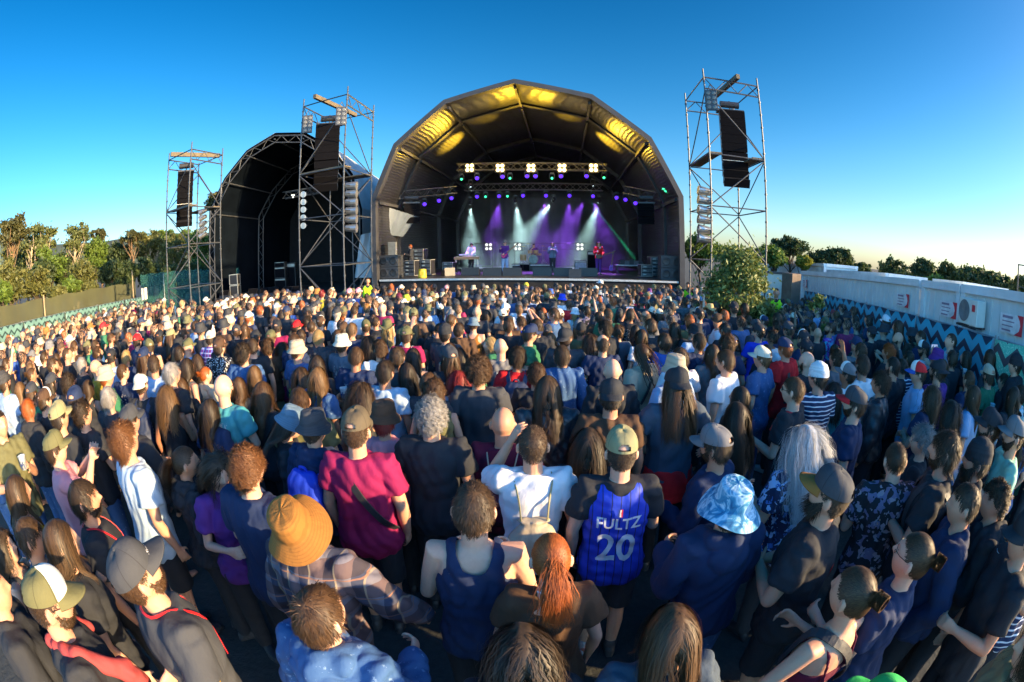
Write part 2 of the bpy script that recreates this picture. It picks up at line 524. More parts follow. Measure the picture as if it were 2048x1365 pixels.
def fast_mesh(name, V, F, m, parent=None, smooth=False, loc=None, mi=None):
    me = bpy.data.meshes.new(name)
    k = F.shape[1]
    me.vertices.add(len(V)); me.vertices.foreach_set('co', np.ascontiguousarray(V, dtype=np.float32).ravel())
    me.loops.add(F.size); me.loops.foreach_set('vertex_index', np.ascontiguousarray(F, dtype=np.int32).ravel())
    me.polygons.add(len(F)); me.polygons.foreach_set('loop_start', np.arange(0, F.size, k, dtype=np.int32))
    me.polygons.foreach_set('loop_total', np.full(len(F), k, dtype=np.int32))
    for x in (m if isinstance(m, (list, tuple)) else [m]): me.materials.append(x)
    if mi is not None: me.polygons.foreach_set('material_index', np.ascontiguousarray(mi, dtype=np.int32))
    if smooth: me.polygons.foreach_set('use_smooth', np.ones(len(F), dtype=bool))
    me.update(calc_edges=True)
    return link_mesh(name, me, parent, loc) if parent is not False else me
def branch(mb, p, q, r0, r1, rng, n=5, wob=0.08):
    p, q = np.array(p, float), np.array(q, float)
    L = np.linalg.norm(q - p)
    pts = [p + (q - p) * t + (rng.normal(size=3) * wob * L * math.sin(math.pi * t) * .5) for t in np.linspace(0, 1, n)]
    for i in range(n - 1):
        a, b = i / (n - 1), (i + 1) / (n - 1)
        mb.tube(pts[i], pts[i + 1], r0 + (r1 - r0) * a, 7, r0 + (r1 - r0) * b)
    return pts
def tree(name, base, clumps, leaf, bark, label, trunks, per=220, size=0.22, group=None, cat='tree', seed=0, limbs=True):
    """base: foot of the trunk; clumps and trunks in metres from it"""
    rng = np.random.default_rng(seed)
    root = empty(name, base, label, cat, group)
    mb = MB()
    for tr in trunks:
        branch(mb, tr[0], tr[1], tr[2], tr[3], rng, 6, 0.06)
    if limbs:
        tops = [np.array(t[1]) for t in trunks]
        for (c, r) in clumps:
            k = min(range(len(tops)), key=lambda i: np.linalg.norm(tops[i] - np.array(c)))
            t0 = np.array(trunks[k][0]); t1 = tops[k]
            s = 0.55 + 0.45 * rng.random()
            branch(mb, t0 + (t1 - t0) * s, c, trunks[k][3] * 0.7, 0.015, rng, 4, 0.12)
    mb.build('trunk', bark, root, smooth=True)
    V, F = leaf_cloud(rng, clumps, per, size)
    fast_mesh('crown', V, F, leaf, root)
    return root
def blob(rng, c, R_, n, r, squash=1.0):
    out = []
    for i in range(n):
        d = rng.normal(size=3); d /= np.linalg.norm(d); d *= rng.random() ** 0.5
        rr = r * (0.65 + 0.7 * rng.random())
        out.append(((c[0] + d[0] * R_[0], c[1] + d[1] * R_[1], c[2] + d[2] * R_[2]), (rr, rr, rr * squash)))
    return out
def tree_at(px, py, D, wpx, hpx, base_px, name, leaf, bark, label, seed, stems=1, n=12, per=200, size=0.2, lean=0.0, group=None, cat='tree', squash=0.7, spread=0.0, rr=0.42):
    """a tree whose crown is centred on the sight line through (px,py) at distance D"""
    rng = np.random.default_rng(seed)
    c = at_r(px, py, D); k = D / FPX
    W, Hh = wpx * k / 2 * 1.12, hpx * k / 2 * 1.12
    n, per, rr, size = int(n * 2.3), int(per * 1.05), rr * .70, size * .72
    bx = at_r(base_px, py, D)
    base = Vector((bx.x, bx.y, gz(bx.x, bx.y) - 0.1))
    cc = c - base
    cl = blob(rng, cc, (W * .75, W * .75, Hh * .75), n, min(W, Hh) * rr, squash)
    trunks = []
    for s in range(stems):
        a = rng.random() * 6.28
        off = Vector((math.cos(a), math.sin(a), 0)) * (W * spread)
        top = cc + off + Vector((0, 0, -Hh * .2 if stems > 1 else Hh * .1))
        trunks.append(((0.15 * math.cos(a) * (stems > 1), 0.15 * math.sin(a) * (stems > 1), 0), tuple(top), max(.05, 0.022 * cc.z) * (1 if stems == 1 else .7), 0.05))
    return tree(name, base, cl, leaf, bark, label, trunks, per, size, group, cat, seed)
# left-hand trees, beyond the net fence
T = tree_at
T(28, 462, 34, 80, 62, 6, 'pine_tree', LEAF['pine'], BARK['pine'], 'tall pine with a bare leaning trunk and ragged dark crown, at the frame edge', 11, 1, 16, 150, .20)
T(75, 487, 40, 112, 72, 62, 'eucalyptus_tree', LEAF['euc'], BARK['pale'], 'spreading eucalyptus with several bare stems under a broad olive crown', 12, 4, 18, 190, .20, spread=.55)
T(152, 478, 40, 66, 72, 146, 'eucalyptus_tree', LEAF['euc'], BARK['pale'], 'thin pale eucalyptus with forked bare white stems behind the net fence', 13, 4, 14, 110, .18, spread=.6)
T(197, 470, 46, 46, 26, 203, 'pine_tree', LEAF['pine'], BARK['pine'], 'slim pine with a small flat crown and straight orange trunk', 14, 1, 8, 170, .20, squash=.6)
T(262, 478, 42, 52, 40, 265, 'pine_tree', LEAF['pine'], BARK['pine'], 'bare-trunked pine standing behind the tall wooden post', 15, 1, 9, 150, .20, squash=.6)
T(300, 492, 46, 84, 66, 292, 'eucalyptus_tree', LEAF['olive'], BARK['pale'], 'golden olive eucalyptus with forked stems beside the bare-trunked pine', 16, 3, 16, 260, .20, spread=.5)
T(345, 512, 42, 74, 66, 345, 'eucalyptus_tree', LEAF['olive'], BARK['pale'], 'low golden eucalyptus behind the smallest scaffold tower', 17, 3, 14, 260, .19, spread=.5)
T(398, 492, 44, 62, 60, 398, 'round_tree', LEAF['green'], BARK['dark'], 'rounded green tree between the smallest tower and the small stage', 18, 1, 16, 260, .2)
T(432, 402, 38, 46, 76, 436, 'pine_tree', LEAF['pine'], BARK['pine'], 'brown-green pine top showing beside the small stage arch', 19, 1, 9, 220, .18)
T(365, 560, 36, 120, 66, 365, 'round_tree', LEAF['dark'], BARK['dark'], 'dense dark shrub mass behind the dark green netting', 20, 2, 22, 240, .2)
for i, (px, py, D, wpx, hpx, lf, lab) in enumerate([
    (20, 560, 30, 80, 84, 'olive', 'olive shrub at the frame edge just above the net fence'),
    (72, 570, 32, 70, 60, 'olive', 'rounded olive shrub under the spreading eucalyptus'),
    (100, 528, 38, 84, 68, 'green', 'bright green shrub between the two bare eucalyptus trees'),
    (52, 525, 42, 60, 54, 'dark', 'dark shrub behind the spreading eucalyptus stems'),
    (165, 552, 33, 66, 70, 'olive', 'feathery olive shrub at the foot of the forked white eucalyptus'),
    (130, 540, 40, 60, 74, 'dark', 'dark green shrub behind the forked white stems'),
    (222, 548, 36, 62, 62, 'dark', 'dark bluish shrub under the slim pine'),
    (190, 508, 44, 60, 64, 'green', 'leafy green tree behind the slim orange pine trunk'),
    (240, 510, 44, 60, 60, 'dark', 'dark rounded tree left of the bare-trunked pine'),
    (290, 545, 38, 70, 60, 'dark', 'dark shrub behind the tall wooden fence post'),
    (322, 478, 60, 90, 40, 'green', 'far green tree top in front of the hill'),
    (380, 476, 60, 90, 44, 'green', 'far green tree top right of the smallest tower'),
    (140, 575, 31, 60, 40, 'green', 'low green shrub against the middle of the net fence'),
    (30, 505, 48, 90, 50, 'olive', 'olive tree filling in behind the leaning pine trunk'),
    (5, 590, 27, 60, 50, 'green', 'low green shrub at the frame edge where the net fence starts'),
    (115, 588, 29, 60, 34, 'olive', 'low olive shrub left of the middle fence post'),
    (175, 585, 31, 70, 34, 'olive', 'low olive shrub right of the middle fence post'),
    (235, 580, 34, 60, 34, 'dark', 'low dark shrub just left of the tall fence post'),
    (85, 548, 37, 70, 60, 'dark', 'dark shrub under the bright green one'),
    (255, 548, 36, 50, 60, 'dark', 'dark shrub directly behind the bare pine trunk'),
    (225, 520, 50, 80, 50, 'dark', 'dark tree below the slim flat-topped pine'),
    (320, 545, 40, 70, 60, 'olive', 'golden shrub above the dark green netting'),
    (400, 540, 38, 60, 60, 'green', 'green shrub at the foot of the small stage leg'),
    (350, 485, 52, 70, 40, 'olive', 'golden tree top seen through the smallest tower'),
]):
    T(px, py, D, wpx, hpx, px, 'shrub' if py > 520 else 'round_tree', LEAF[lf], BARK['dark'], lab, 40 + i, 2, 16, 230, .19, cat='shrub' if py > 520 else 'tree', group='green growth beyond the net fence')
# right-hand trees behind the cabins
for i, (px, py, D, wpx, hpx, lf, lab) in enumerate([
    (1400, 497, 34, 70, 70, 'green', 'green tree beside the main stage leg behind the scaffold tower'),
    (1548, 512, 32, 64, 50, 'green', 'green tree between the right scaffold tower and the cabins'),
    (1580, 497, 36, 96, 50, 'dark', 'broad dark pine behind the first cabin'),
    (1608, 524, 30, 34, 26, 'yellow', 'small bright yellow-green shrub over the cabin roof'),
    (1672, 517, 34, 88, 40, 'dark', 'flat-topped dark pine above the middle of the first cabin'),
    (1640, 520, 38, 60, 40, 'dark', 'dark tree between the two broad pines over the cabins'),
    (1785, 541, 34, 84, 44, 'dark', 'wide dark pine standing alone above the cabin joint'),
    (1846, 546, 32, 58, 50, 'dark', 'pointed dark tree above the second cabin'),
    (1898, 552, 30, 68, 56, 'dark', 'tallest dark tree above the outdoor cooling unit'),
    (1868, 570, 26, 50, 36, 'green', 'low bright green tree just over the cabin roof'),
    (1950, 562, 28, 80, 60, 'dark', 'dark green tree left of the lamp post'),
    (2005, 580, 26, 80, 60, 'dark', 'dark green tree behind the lamp post'),
    (2050, 590, 24, 70, 70, 'dark', 'dark green tree cut by the frame edge'),
    (1722, 535, 38, 60, 22, 'dark', 'low distant tree in the gap between the broad pines'),
    (1810, 560, 30, 70, 34, 'dark', 'low dark tree under the lone wide pine'),
    (1925, 568, 27, 60, 50, 'dark', 'dark tree just left of the tallest one'),
    (1975, 575, 26, 70, 60, 'dark', 'dark tree filling the gap before the lamp post'),
    (2025, 592, 25, 60, 50, 'dark', 'dark tree right behind the lamp post foot'),
    (1510, 515, 40, 60, 36, 'green', 'green tree seen through the right scaffold tower'),
    (1450, 505, 40, 70, 46, 'green', 'green tree behind the bush and the scaffold legs'),
]):
    T(px, py, D, wpx, hpx, px, 'pine_tree' if lf == 'dark' else 'round_tree', LEAF[lf], BARK['dark'], lab, 70 + i, 1, 20, 240, .17, group='trees behind the white cabins')

# big bush in front of the right tower, and a small one by the cabin
def bush(px, py, D, wd, top, label, seed, per, size, n, name='bush'):
    rng = np.random.default_rng(seed)
    p = at_r(px, py, D); g = gz(p.x, p.y)
    H_ = top - g
    root = empty(name, (p.x, p.y, g), label, 'bush')
    cl = []
    for i in range(n):
        a = rng.random() * 6.28; h = rng.random()
        prof = math.sin(math.pi * min(1, 0.16 + 0.80 * h)) ** 0.6
        rad = wd / 2 * prof * (0.55 + 0.45 * rng.random())
        rr = wd * (0.11 + .10 * rng.random())
        cl.append(((math.cos(a) * rad, math.sin(a) * rad, 0.12 * H_ + h * H_ * 0.80), (rr, rr, rr * .9)))
    mb = MB()
    for i in range(5):
        a = i * 1.26
        branch(mb, (0.05 * math.cos(a), .05 * math.sin(a), 0), (math.cos(a) * wd * .3, math.sin(a) * wd * .3, H_ * .7), .04, .012, rng)
    for c, r in cl[::4]: branch(mb, (0, 0, H_ * .35), c, .02, .006, rng, 4)
    mb.build('stem', BARK['dark'], root)
    V, F = leaf_cloud(rng, cl, per, size)
    fast_mesh('foliage', V, F, LEAF['bush'], root)
bush(1478, 560, 12.6, 1.95, 2.85, 'tall rounded evergreen bush with sunlit yellow-green leaves below the right scaffold tower', 5, 300, .055, 110)
bush(1634, 585, 11.0, 0.62, 2.05, 'small leafy bush poking over the blue chevron banner beside the first cabin', 6, 120, .05, 18)
# ------------------------------------------------------------------ white site cabins on the right
def cabin_mat():
    m, t, b = nodes_of('cabin_white')
    v = coords(t)
    f = noise_fac(t, v, 1.2, 5)
    s = coords(t, 'Object', (1, 1, 0.15))
    g = noise_fac(t, s, 9, 3)
    c = ramp(t, f, [(0.3, (0.60, 0.66, 0.68)), (0.7, (0.74, 0.78, 0.78))])
    t.links.new(mixc(t, math_node(t, 'MULTIPLY', g, 0.5), c, (0.36, 0.37, 0.35)), b.inputs['Base Color'])
    b.inputs['Roughness'].default_value = 0.5
    return m
CAB = cabin_mat()
RIM = mat('cabin_rim', (0.66, 0.70, 0.71), 0.45, 0, 0.15, 2)
RED = mat('notice_red', (0.62, 0.03, 0.05), 0.5)
NOTE = mat('notice_sheet', (0.68, 0.68, 0.70), 0.5)
INK = mat('notice_ink', (0.26, 0.20, 0.28), 0.6)
def cabin(P, u, L, W, z0, z1, label, notice=None, group='white site cabins'):
    """P: near-left foot of the long wall, u: along it; body, corner posts, roof rails, wall panels with their ribs"""
    u = Vector((u[0], u[1], 0)).normalized(); nn = Vector((u.y, -u.x, 0))
    if nn.x < 0: nn = -nn                       # away from the crowd
    root = empty('site_cabin', (P[0], P[1], z0), label, 'cabin', group)
    H_ = z1 - z0
    def P3(a, b_, c): v = u * a + nn * b_; return (v.x, v.y, c + SLOPE * v.y)
    mb = MB()
    vs = [P3(.06, .06, .1), P3(L - .06, .06, .1), P3(L - .06, W - .06, .1), P3(.06, W - .06, .1), P3(.06, .06, H_ - .1), P3(L - .06, .06, H_ - .1), P3(L - .06, W - .06, H_ - .1), P3(.06, W - .06, H_ - .1)]
    mb.add(vs, [(3, 2, 1, 0), (4, 5, 6, 7), (0, 1, 5, 4), (1, 2, 6, 5), (2, 3, 7, 6), (3, 0, 4, 7)])
    k = int(L / .28)                            # shallow vertical ribs of the wall sheet
    for i in range(1, k):
        a = L * i / k
        mb.beam(P3(a, .048, .16), P3(a, .048, H_ - .2), .07, .018, tuple(nn))
    mb.build('wall', CAB, root)
    for a in (.07, L - .07):
        for b_ in (.07, W - .07):
            mb = MB(); mb.beam(P3(a, b_, 0), P3(a, b_, H_ - .16), .16, .16, tuple(nn)); mb.build('corner_post', RIM, root)
    for zz in (.06, H_ - .08):
        mb = MB()
        for b_ in (.06, W - .06): mb.beam(P3(0, b_, zz), P3(L, b_, zz), .16 if zz < 1 else .18, .17, (0, 0, 1))
        for a in (.06, L - .06): mb.beam(P3(a, .14, zz), P3(a, W - .14, zz), .16, .168, (0, 0, 1))
        mb.build('roof_rail' if zz > 1 else 'floor_rail', RIM, root)
    for a in (notice or []):
        mb = MB(); zc = H_ - .56; th = -.012
        mb.beam(P3(a, th, zc), P3(a + .76, th, zc), .008, .33); s = mb.build('notice', NOTE, root)
        q = MB()
        pts = [(a + .76, -.17), (a + .76, .17), (a + .56, .17), (a + .65, .08), (a + .68, .0), (a + .65, -.09), (a + .50, -.17)]
        n = len(pts)
        q.add([P3(x, -.019, zc + y) for x, y in pts] + [P3(x, -.016, zc + y) for x, y in pts], [tuple(range(n)), tuple(range(2 * n - 1, n - 1, -1))])
        q.build('red_corner', RED, s)
        q = MB()
        for r_, (ww, hh) in enumerate(((.34, .045), (.40, .02), (.36, .02), (.30, .03))):
            q.beam(P3(a + .08, -.019, zc + .11 - r_ * .075), P3(a + .08 + ww, -.019, zc + .11 - r_ * .075), .003, hh)
        q.build('print', INK, s)
    return root
uc = uR
CH = 2.84
def line_at(px, py, off=0.75):
    """where the sight line through a pixel crosses the cabin front (parallel to the hoarding, `off` behind it)"""
    nn = Vector((uc.y, -uc.x, 0)); nn = nn if nn.x > 0 else -nn
    p = at_plane(px, py, Vector((RH0[0], RH0[1], 0)) + nn * off, nn)
    return Vector((p.x, p.y, 0))
def front(x0, y0, x1, y1, label, notice, off=0.75, h=CH):
    a, b = line_at(x0, y0, off), line_at(x1, y1, off)
    return a, cabin(a, b - a, (b - a).length, 2.4, gz(a.x, a.y), gz(a.x, a.y) + h, label, notice)
def along(px, py): return line_at(px, py)
lA = (line_at(1840, 600) - line_at(1602, 570)).length
pA, cA = front(1602, 570, 1838, 600, 'long white site cabin behind the blue banners, with a notice at each end', [0.3, lA - 1.35])
pB, cB = front(1842, 600, 1918, 615, 'short white cabin section between the long cabin and the cooling unit', [1.0])
pC = line_at(1921, 615)
cC = cabin(pC, uc, 6.0, 2.4, gz(pC.x, pC.y), gz(pC.x, pC.y) + CH, 'white site cabin carrying the outdoor cooling unit and a hanging cable', [1.55])
for (x0, y0, x1, y1, off, h, lab) in ((1527, 524, 1648, 534, 3.9, 3.07, 'white cabin roof beside the scaffold tower behind the bush'), (1654, 536, 1772, 549, 3.9, 3.05, 'far white cabin whose roof shows over the long cabin'), (1783, 560, 1860, 574, 3.9, 2.87, 'far low cabin roof above the cabin joint'), (1866, 563, 1927, 584, 4.0, 2.98, 'far cabin roof with a dark vent, below the bright green tree')):
    front(x0, y0, x1, y1, lab, None, off, h)
# brown column and pale gate panel left of the long cabin
p = at_r(1583, 560, 17.2); g = gz(p.x, p.y)
mb = MB(); mb.box((0, 0, 1.35), (.55, .5, 2.7), .3); o = mb.build('gate_pillar', mat('brown_clad', (0.12, 0.085, 0.06), .8, 0, .3, 4), bevel=.02); o.location = (p.x, p.y, g)
tag(o, 'square brown gate pillar at the end of the long white cabin', 'pillar')
p = at_r(1552, 560, 18.4); g = gz(p.x, p.y)
root = empty('gate_panel', (p.x, p.y, g), 'tall pale sheet gate between the bush and the brown pillar', 'gate', None, -.45)
mb = MB(); mb.box((0, 0, 1.35), (1.7, .05, 2.6)); mb.build('sheet', mat('gate_cream', (0.58, 0.54, 0.45), .6, 0, .15, 2), root)
mb = MB(); mb.box((0, -.02, 2.68), (1.8, .12, .08)); mb.box((-.88, -.02, 1.32), (.07, .12, 2.64)); mb.box((.88, -.02, 1.32), (.07, .12, 2.64)); mb.build('frame', DARK_STEEL, root)
# cooling unit
q = pC + Vector((uc.x, uc.y, 0)) * 0.72
TOPC = gz(q.x, q.y) + CH
root = empty('cooling_unit', (q.x - .02, q.y, TOPC - .76), 'cream outdoor cooling unit with a round fan on a bracket, fixed to the cabin wall', 'cooling unit', None, math.atan2(uc.y, uc.x)); root.scale = (.82, .9, .82)
mb = MB(); mb.box((0, -.20, .32), (.86, .30, .60)); mb.build('casing', mat('unit_cream', (.66, .68, .62), .4, 0, .1, 4), root, bevel=.02)
mb = MB(); mb.lathe([(.02, -.362), (.05, -.372), (.055, -.362)], (-.16, 0, .33), 12, 'y'); mb.lathe([(.24, -.352), (.25, -.366), (.23, -.366)], (-.16, 0, .33), 28, 'y')
for k in range(9): mb.lathe([(.07 + k * .02, -.364), (.076 + k * .02, -.368), (.076 + k * .02, -.364)], (-.16, 0, .33), 24, 'y')
mb.build('fan_grille', mat('unit_dark', (.16, .18, .19), .5), root)
mb = MB(); mb.box((.26, -.356, .42), (.13, .012, .15)); mb.build('badge', RED, root)
mb = MB()
for x in (-.3, .3): mb.box((x, -.2, -.0), (.06, .5, .04)); mb.beam((x, -.05, -.02), (x, -.42, 0), .03, .03)
mb.box((0, -.37, -.02), (.9, .04, .04)); mb.build('bracket', DARK_STEEL, root)
# hanging cable on the last cabin
mb = MB(); pts = []
for k in range(15):
    t = k / 14; a = 3.6 - 1.7 * t; v = Vector((pC[0], pC[1], 0)) + Vector((uc.x, uc.y, 0)) * a
    pts.append((v.x - .05, v.y, TOPC - .05 - 1.5 * t ** .7 - .12 * math.sin(math.pi * t)))
mb.path(pts, .012)
tag(mb.build('cable', mat('green_cable', (.02, .10, .09), .5)), 'thin dark cable hanging in a curve across the last white cabin', 'cable')
# lamp post
p = at_r(2036, 560, 20)
g = gz(p.x, p.y)
root = empty('lamp_post', (p.x, p.y, g), 'tall slim lamp post behind the last white cabin', 'lamp post')
zt = at_r(2038, 530, 20).z - g
mb = MB(); mb.tube((0, 0, 0), (0, 0, zt), .05, 8, .035); mb.build('pole', DARK_STEEL, root)
mb = MB(); mb.beam((0, 0, zt), (.5, -.25, zt + .03), .12, .05); mb.build('lamp_head', DARK_STEEL, root)
mb = MB(); mb.tube((0, 0, zt - .75), (.6, -.4, zt - .85), .015, 6); mb.build('side_arm', DARK_STEEL, root)
# ------------------------------------------------------------------ main stage
AX = Vector((math.sin(R(6.5)), math.cos(R(6.5)), 0))          # into the stage
SX = Vector((AX.y, -AX.x, 0))                                 # along its front, to the right
S0 = Vector((0.6, 22.0, 0))                                   # middle of the front edge
FLOOR = 1.22
def S(a, d, z): v = S0 + SX * a + AX * d; return Vector((v.x, v.y, z))
def on_stage(px, py, d):
    """place at depth d behind the stage front seen at a pixel, as (along, depth, z)"""
    p = at_plane(px, py, S0 + AX * d, AX)
    return (p - S0).dot(SX), d, p.z
G_ST = gz(0, 22)
ARCH_PX = [(745, 548), (742, 400), (787, 288), (887, 200), (1028, 158), (1185, 189), (1303, 275), (1367, 393), (1372, 548)]
ARCH = [on_stage(x, y, 0.0) for x, y in ARCH_PX]
ARCH = [(a, z) for a, d, z in ARCH]
ARCH[0] = (ARCH[0][0], G_ST); ARCH[-1] = (ARCH[-1][0], G_ST)
ACX = sum(a for a, z in ARCH[1:-1]) / 7
RIB = mat('stage_rib_grey', (0.036, 0.036, 0.040), 0.6, 0.1, 0.2, 2)
ROOFB = None
def roof_mat():
    m, t, b = nodes_of('stage_roof_lining')
    v = coords(t)
    f = noise_fac(t, v, 0.7, 4)
    t.links.new(ramp(t, f, [(0.3, (0.009, 0.009, 0.011)), (0.7, (0.020, 0.020, 0.024))]), b.inputs['Base Color'])
    b.inputs['Roughness'].default_value = 0.42
    b.inputs['Specular IOR Level'].default_value = 0.5
    wv = N(t, 'TexWave', Scale=2.2, Distortion=2.0); wv.bands_direction = 'Z'
    t.links.new(v, wv.inputs['Vector'])
    bump(t, b, wv.outputs['Fac'], 0.25, 0.06)
    return m
ROOFM = roof_mat()
main_stage = empty('main_stage', S(0, 0, G_ST), 'large arched main stage with grey ribs and a black lining, band playing inside', 'stage')
BASE = Vector(main_stage.location)
def st(mb, name, m, parent=main_stage, **k):
    mb.v = [tuple(Vector(p) - BASE) for p in mb.v]
    return mb.build(name, m, parent, **k)
def scaled(sc, dz=0.0):
    return [((a - ACX) * sc + ACX, (z - FLOOR) * sc + FLOOR + dz if z > FLOOR else z) for a, z in ARCH]
def rib(d, wd, th, prof):
    mb = MB()
    n = len(prof)
    ins = []
    cen = (ACX, 3.0)
    for i, (a, z) in enumerate(prof):          # inner line, offset towards the middle
        p, q = prof[max(0, i - 1)], prof[min(n - 1, i + 1)]
        t = Vector((q[0] - p[0], q[1] - p[1])).normalized()
        nn = Vector((t.y, -t.x))
        if nn.dot(Vector((cen[0] - a, cen[1] - z))) < 0: nn = -nn
        ins.append((a + nn.x * th, z + nn.y * th if 0 < i < n - 1 else z))
    vs = []
    for dd in (d, d + wd):
        vs += [S(a, dd, z) for a, z in prof] + [S(a, dd, z) for a, z in ins]
    fs = []
    for i in range(n - 1):
        o0, i0, o1, i1 = i, n + i, 2 * n + i, 3 * n + i
        fs += [(o0, o0 + 1, i0 + 1, i0), (o1 + 1, o1, i1, i1 + 1), (o0 + 1, o0, o1, o1 + 1), (i0, i0 + 1, i1 + 1, i1)]
    fs += [(0, n, 3 * n, 2 * n), (n - 1, 3 * n - 1, 4 * n - 1, 2 * n - 1)]
    mb.add(vs, [f[::-1] for f in fs])
    return mb, ins
RIBS = [(0.0, .40, .25, 1.0), (3.6, .42, .24, 1.0), (11.9, .4, .30, .985), (17.0, .35, .26, .95)]
for (d, wd, th, sc) in RIBS:
    mb, _i = rib(d, wd, th, scaled(sc))
    st(mb, 'arch_rib', RIB)
# roof lining between the ribs, with a thin outer skin
def skin(d0, d1, sc0, sc1, off, name, m, lo=0):
    p0, p1 = scaled(sc0), scaled(sc1)
    mb = MB(); vs = []; n = len(p0)
    for k in range(9):
        t = k / 8
        sag = -0.10 * math.sin(math.pi * t)
        for (a0, z0), (a1, z1) in zip(p0, p1):
            a, z = a0 * (1 - t) + a1 * t, z0 * (1 - t) + z1 * t
            f = 1 + (off + sag) / 7.5
            vs.append(S((a - ACX) * f + ACX, d0 + (d1 - d0) * t, (z - FLOOR) * f + FLOOR if z > FLOOR else z))
    fs = []
    for k in range(8):
        for i in range(lo, n - 1 - lo):
            fs.append((k * n + i, k * n + i + 1, (k + 1) * n + i + 1, (k + 1) * n + i))
    mb.add(vs, fs)
    return st(mb, name, m)
skin(.40, 3.6, 1, 1, -.10, 'canopy_lining', ROOFM)
skin(4.02, 11.9, 1, .985, -.06, 'canopy_lining', ROOFM)
skin(12.3, 17.0, .985, .95, -.06, 'canopy_lining', ROOFM)
# purlins along the ridge lines
for i in range(1, 8):
    for j in range(3):
        d0, d1 = RIBS[j][0] + RIBS[j][1], RIBS[j + 1][0]
        (a0, z0), (a1, z1) = scaled(RIBS[j][3])[i], scaled(RIBS[j + 1][3])[i]
        f = .965
        mb = MB(); mb.beam(S((a0 - ACX) * f + ACX, d0, (z0 - FLOOR) * f + FLOOR), S((a1 - ACX) * f + ACX, d1, (z1 - FLOOR) * f + FLOOR), .13, .16)
        st(mb, 'purlin', RIB)
# back drape and side drapes
pr = scaled(.95)
mb = MB(); mb.add([S(a, 17.3, z) for a, z in pr] + [S(a, 17.36, z) for a, z in pr], [tuple(range(9)), tuple(range(17, 8, -1))])
st(mb, 'back_drape', BLACK_CLOTH)
GREYSCREEN = mat('dim_grey_drape', (0.045, 0.042, 0.05), 0.9, 0, 0.3, .8)
mb = MB()
vs, fs = [], []
a0, _, z0 = on_stage(981, 484, 15.0); a1, _, z1 = on_stage(1161, 396, 15.0)
for k in range(61):
    a = a0 + (a1 - a0) * k / 60; dy = .07 * math.sin(k * 1.1)
    vs += [S(a, 15.0 + dy, FLOOR), S(a, 15.0 + dy, z1)]
    if k: fs.append((2 * k - 2, 2 * k, 2 * k + 1, 2 * k - 1))
mb.add(vs, fs); st(mb, 'backdrop_curtain', GREYSCREEN)
DECK = mat('stage_deck', (0.035, 0.033, 0.036), 0.42, 0, .3, 3)
mb = MB(); aL, aR = ARCH[0][0] + .35, ARCH[-1][0] - .35
mb.add([S(aL, .1, FLOOR - .12), S(aR, .1, FLOOR - .12), S(aR, 17.2, FLOOR - .12), S(aL, 17.2, FLOOR - .12), S(aL, .1, FLOOR), S(aR, .1, FLOOR), S(aR, 17.2, FLOOR), S(aL, 17.2, FLOOR)],
       [(3, 2, 1, 0), (4, 5, 6, 7), (0, 1, 5, 4), (1, 2, 6, 5), (2, 3, 7, 6), (3, 0, 4, 7)])
st(mb, 'deck', DECK)
mb = MB(); mb.beam(S(aL, .06, FLOOR - .05), S(aR, .06, FLOOR - .05), .05, .09); st(mb, 'deck_edge', PALE_STEEL)
mb = MB(); vs, fs = [], []
for k in range(121):
    a = aL + (aR - aL) * k / 120; dy = .008 * math.sin(k * .9)
    vs += [S(a, .14 + dy, G_ST), S(a, .14 + dy, FLOOR - .13)]
    if k: fs.append((2 * k - 2, 2 * k, 2 * k + 1, 2 * k - 1))
mb.add(vs, fs); st(mb, 'stage_skirt', BLACK_CLOTH)
# pale torn tarpaulin inside the left leg
TARP = mat('pale_tarpaulin', (0.10, 0.125, 0.15), 0.55, 0, .2, 1.5, .5)
def sheet(name, corners, m, parent_fn, nx=16, ny=14, amp=.06, seed=1):
    """a hanging sheet through four corners (top-left, top-right, bottom-right, bottom-left), with folds"""
    c = [Vector(p) for p in corners]
    nn = (c[1] - c[0]).cross(c[3] - c[0]).normalized()
    vs, fs = [], []
    for i in range(nx + 1):
        for k in range(ny + 1):
            s, t = i / nx, k / ny
            p = (c[0] * (1 - s) + c[1] * s) * (1 - t) + (c[3] * (1 - s) + c[2] * s) * t
            p += nn * amp * (mnoise.noise(Vector((s * 6 + seed, t * 1.5, 0))) + .5 * math.sin(s * 17 + t * 2))
            vs.append(p)
    for i in range(nx):
        for k in range(ny):
            a = i * (ny + 1) + k
            fs.append((a, a + 1, a + ny + 2, a + ny + 1))
    mb = MB(); mb.add(vs, fs)
    return parent_fn(mb)
def q3(px, py, d): a, dd, z = on_stage(px, py, d); return S(a, dd, z)
o = sheet('side_tarpaulin', [q3(779, 416, 2.0), q3(836, 434, 3.4), q3(806, 474, 3.4), q3(774, 470, 2.0)], TARP, lambda mb: st(mb, 'side_tarpaulin', TARP, smooth=True))

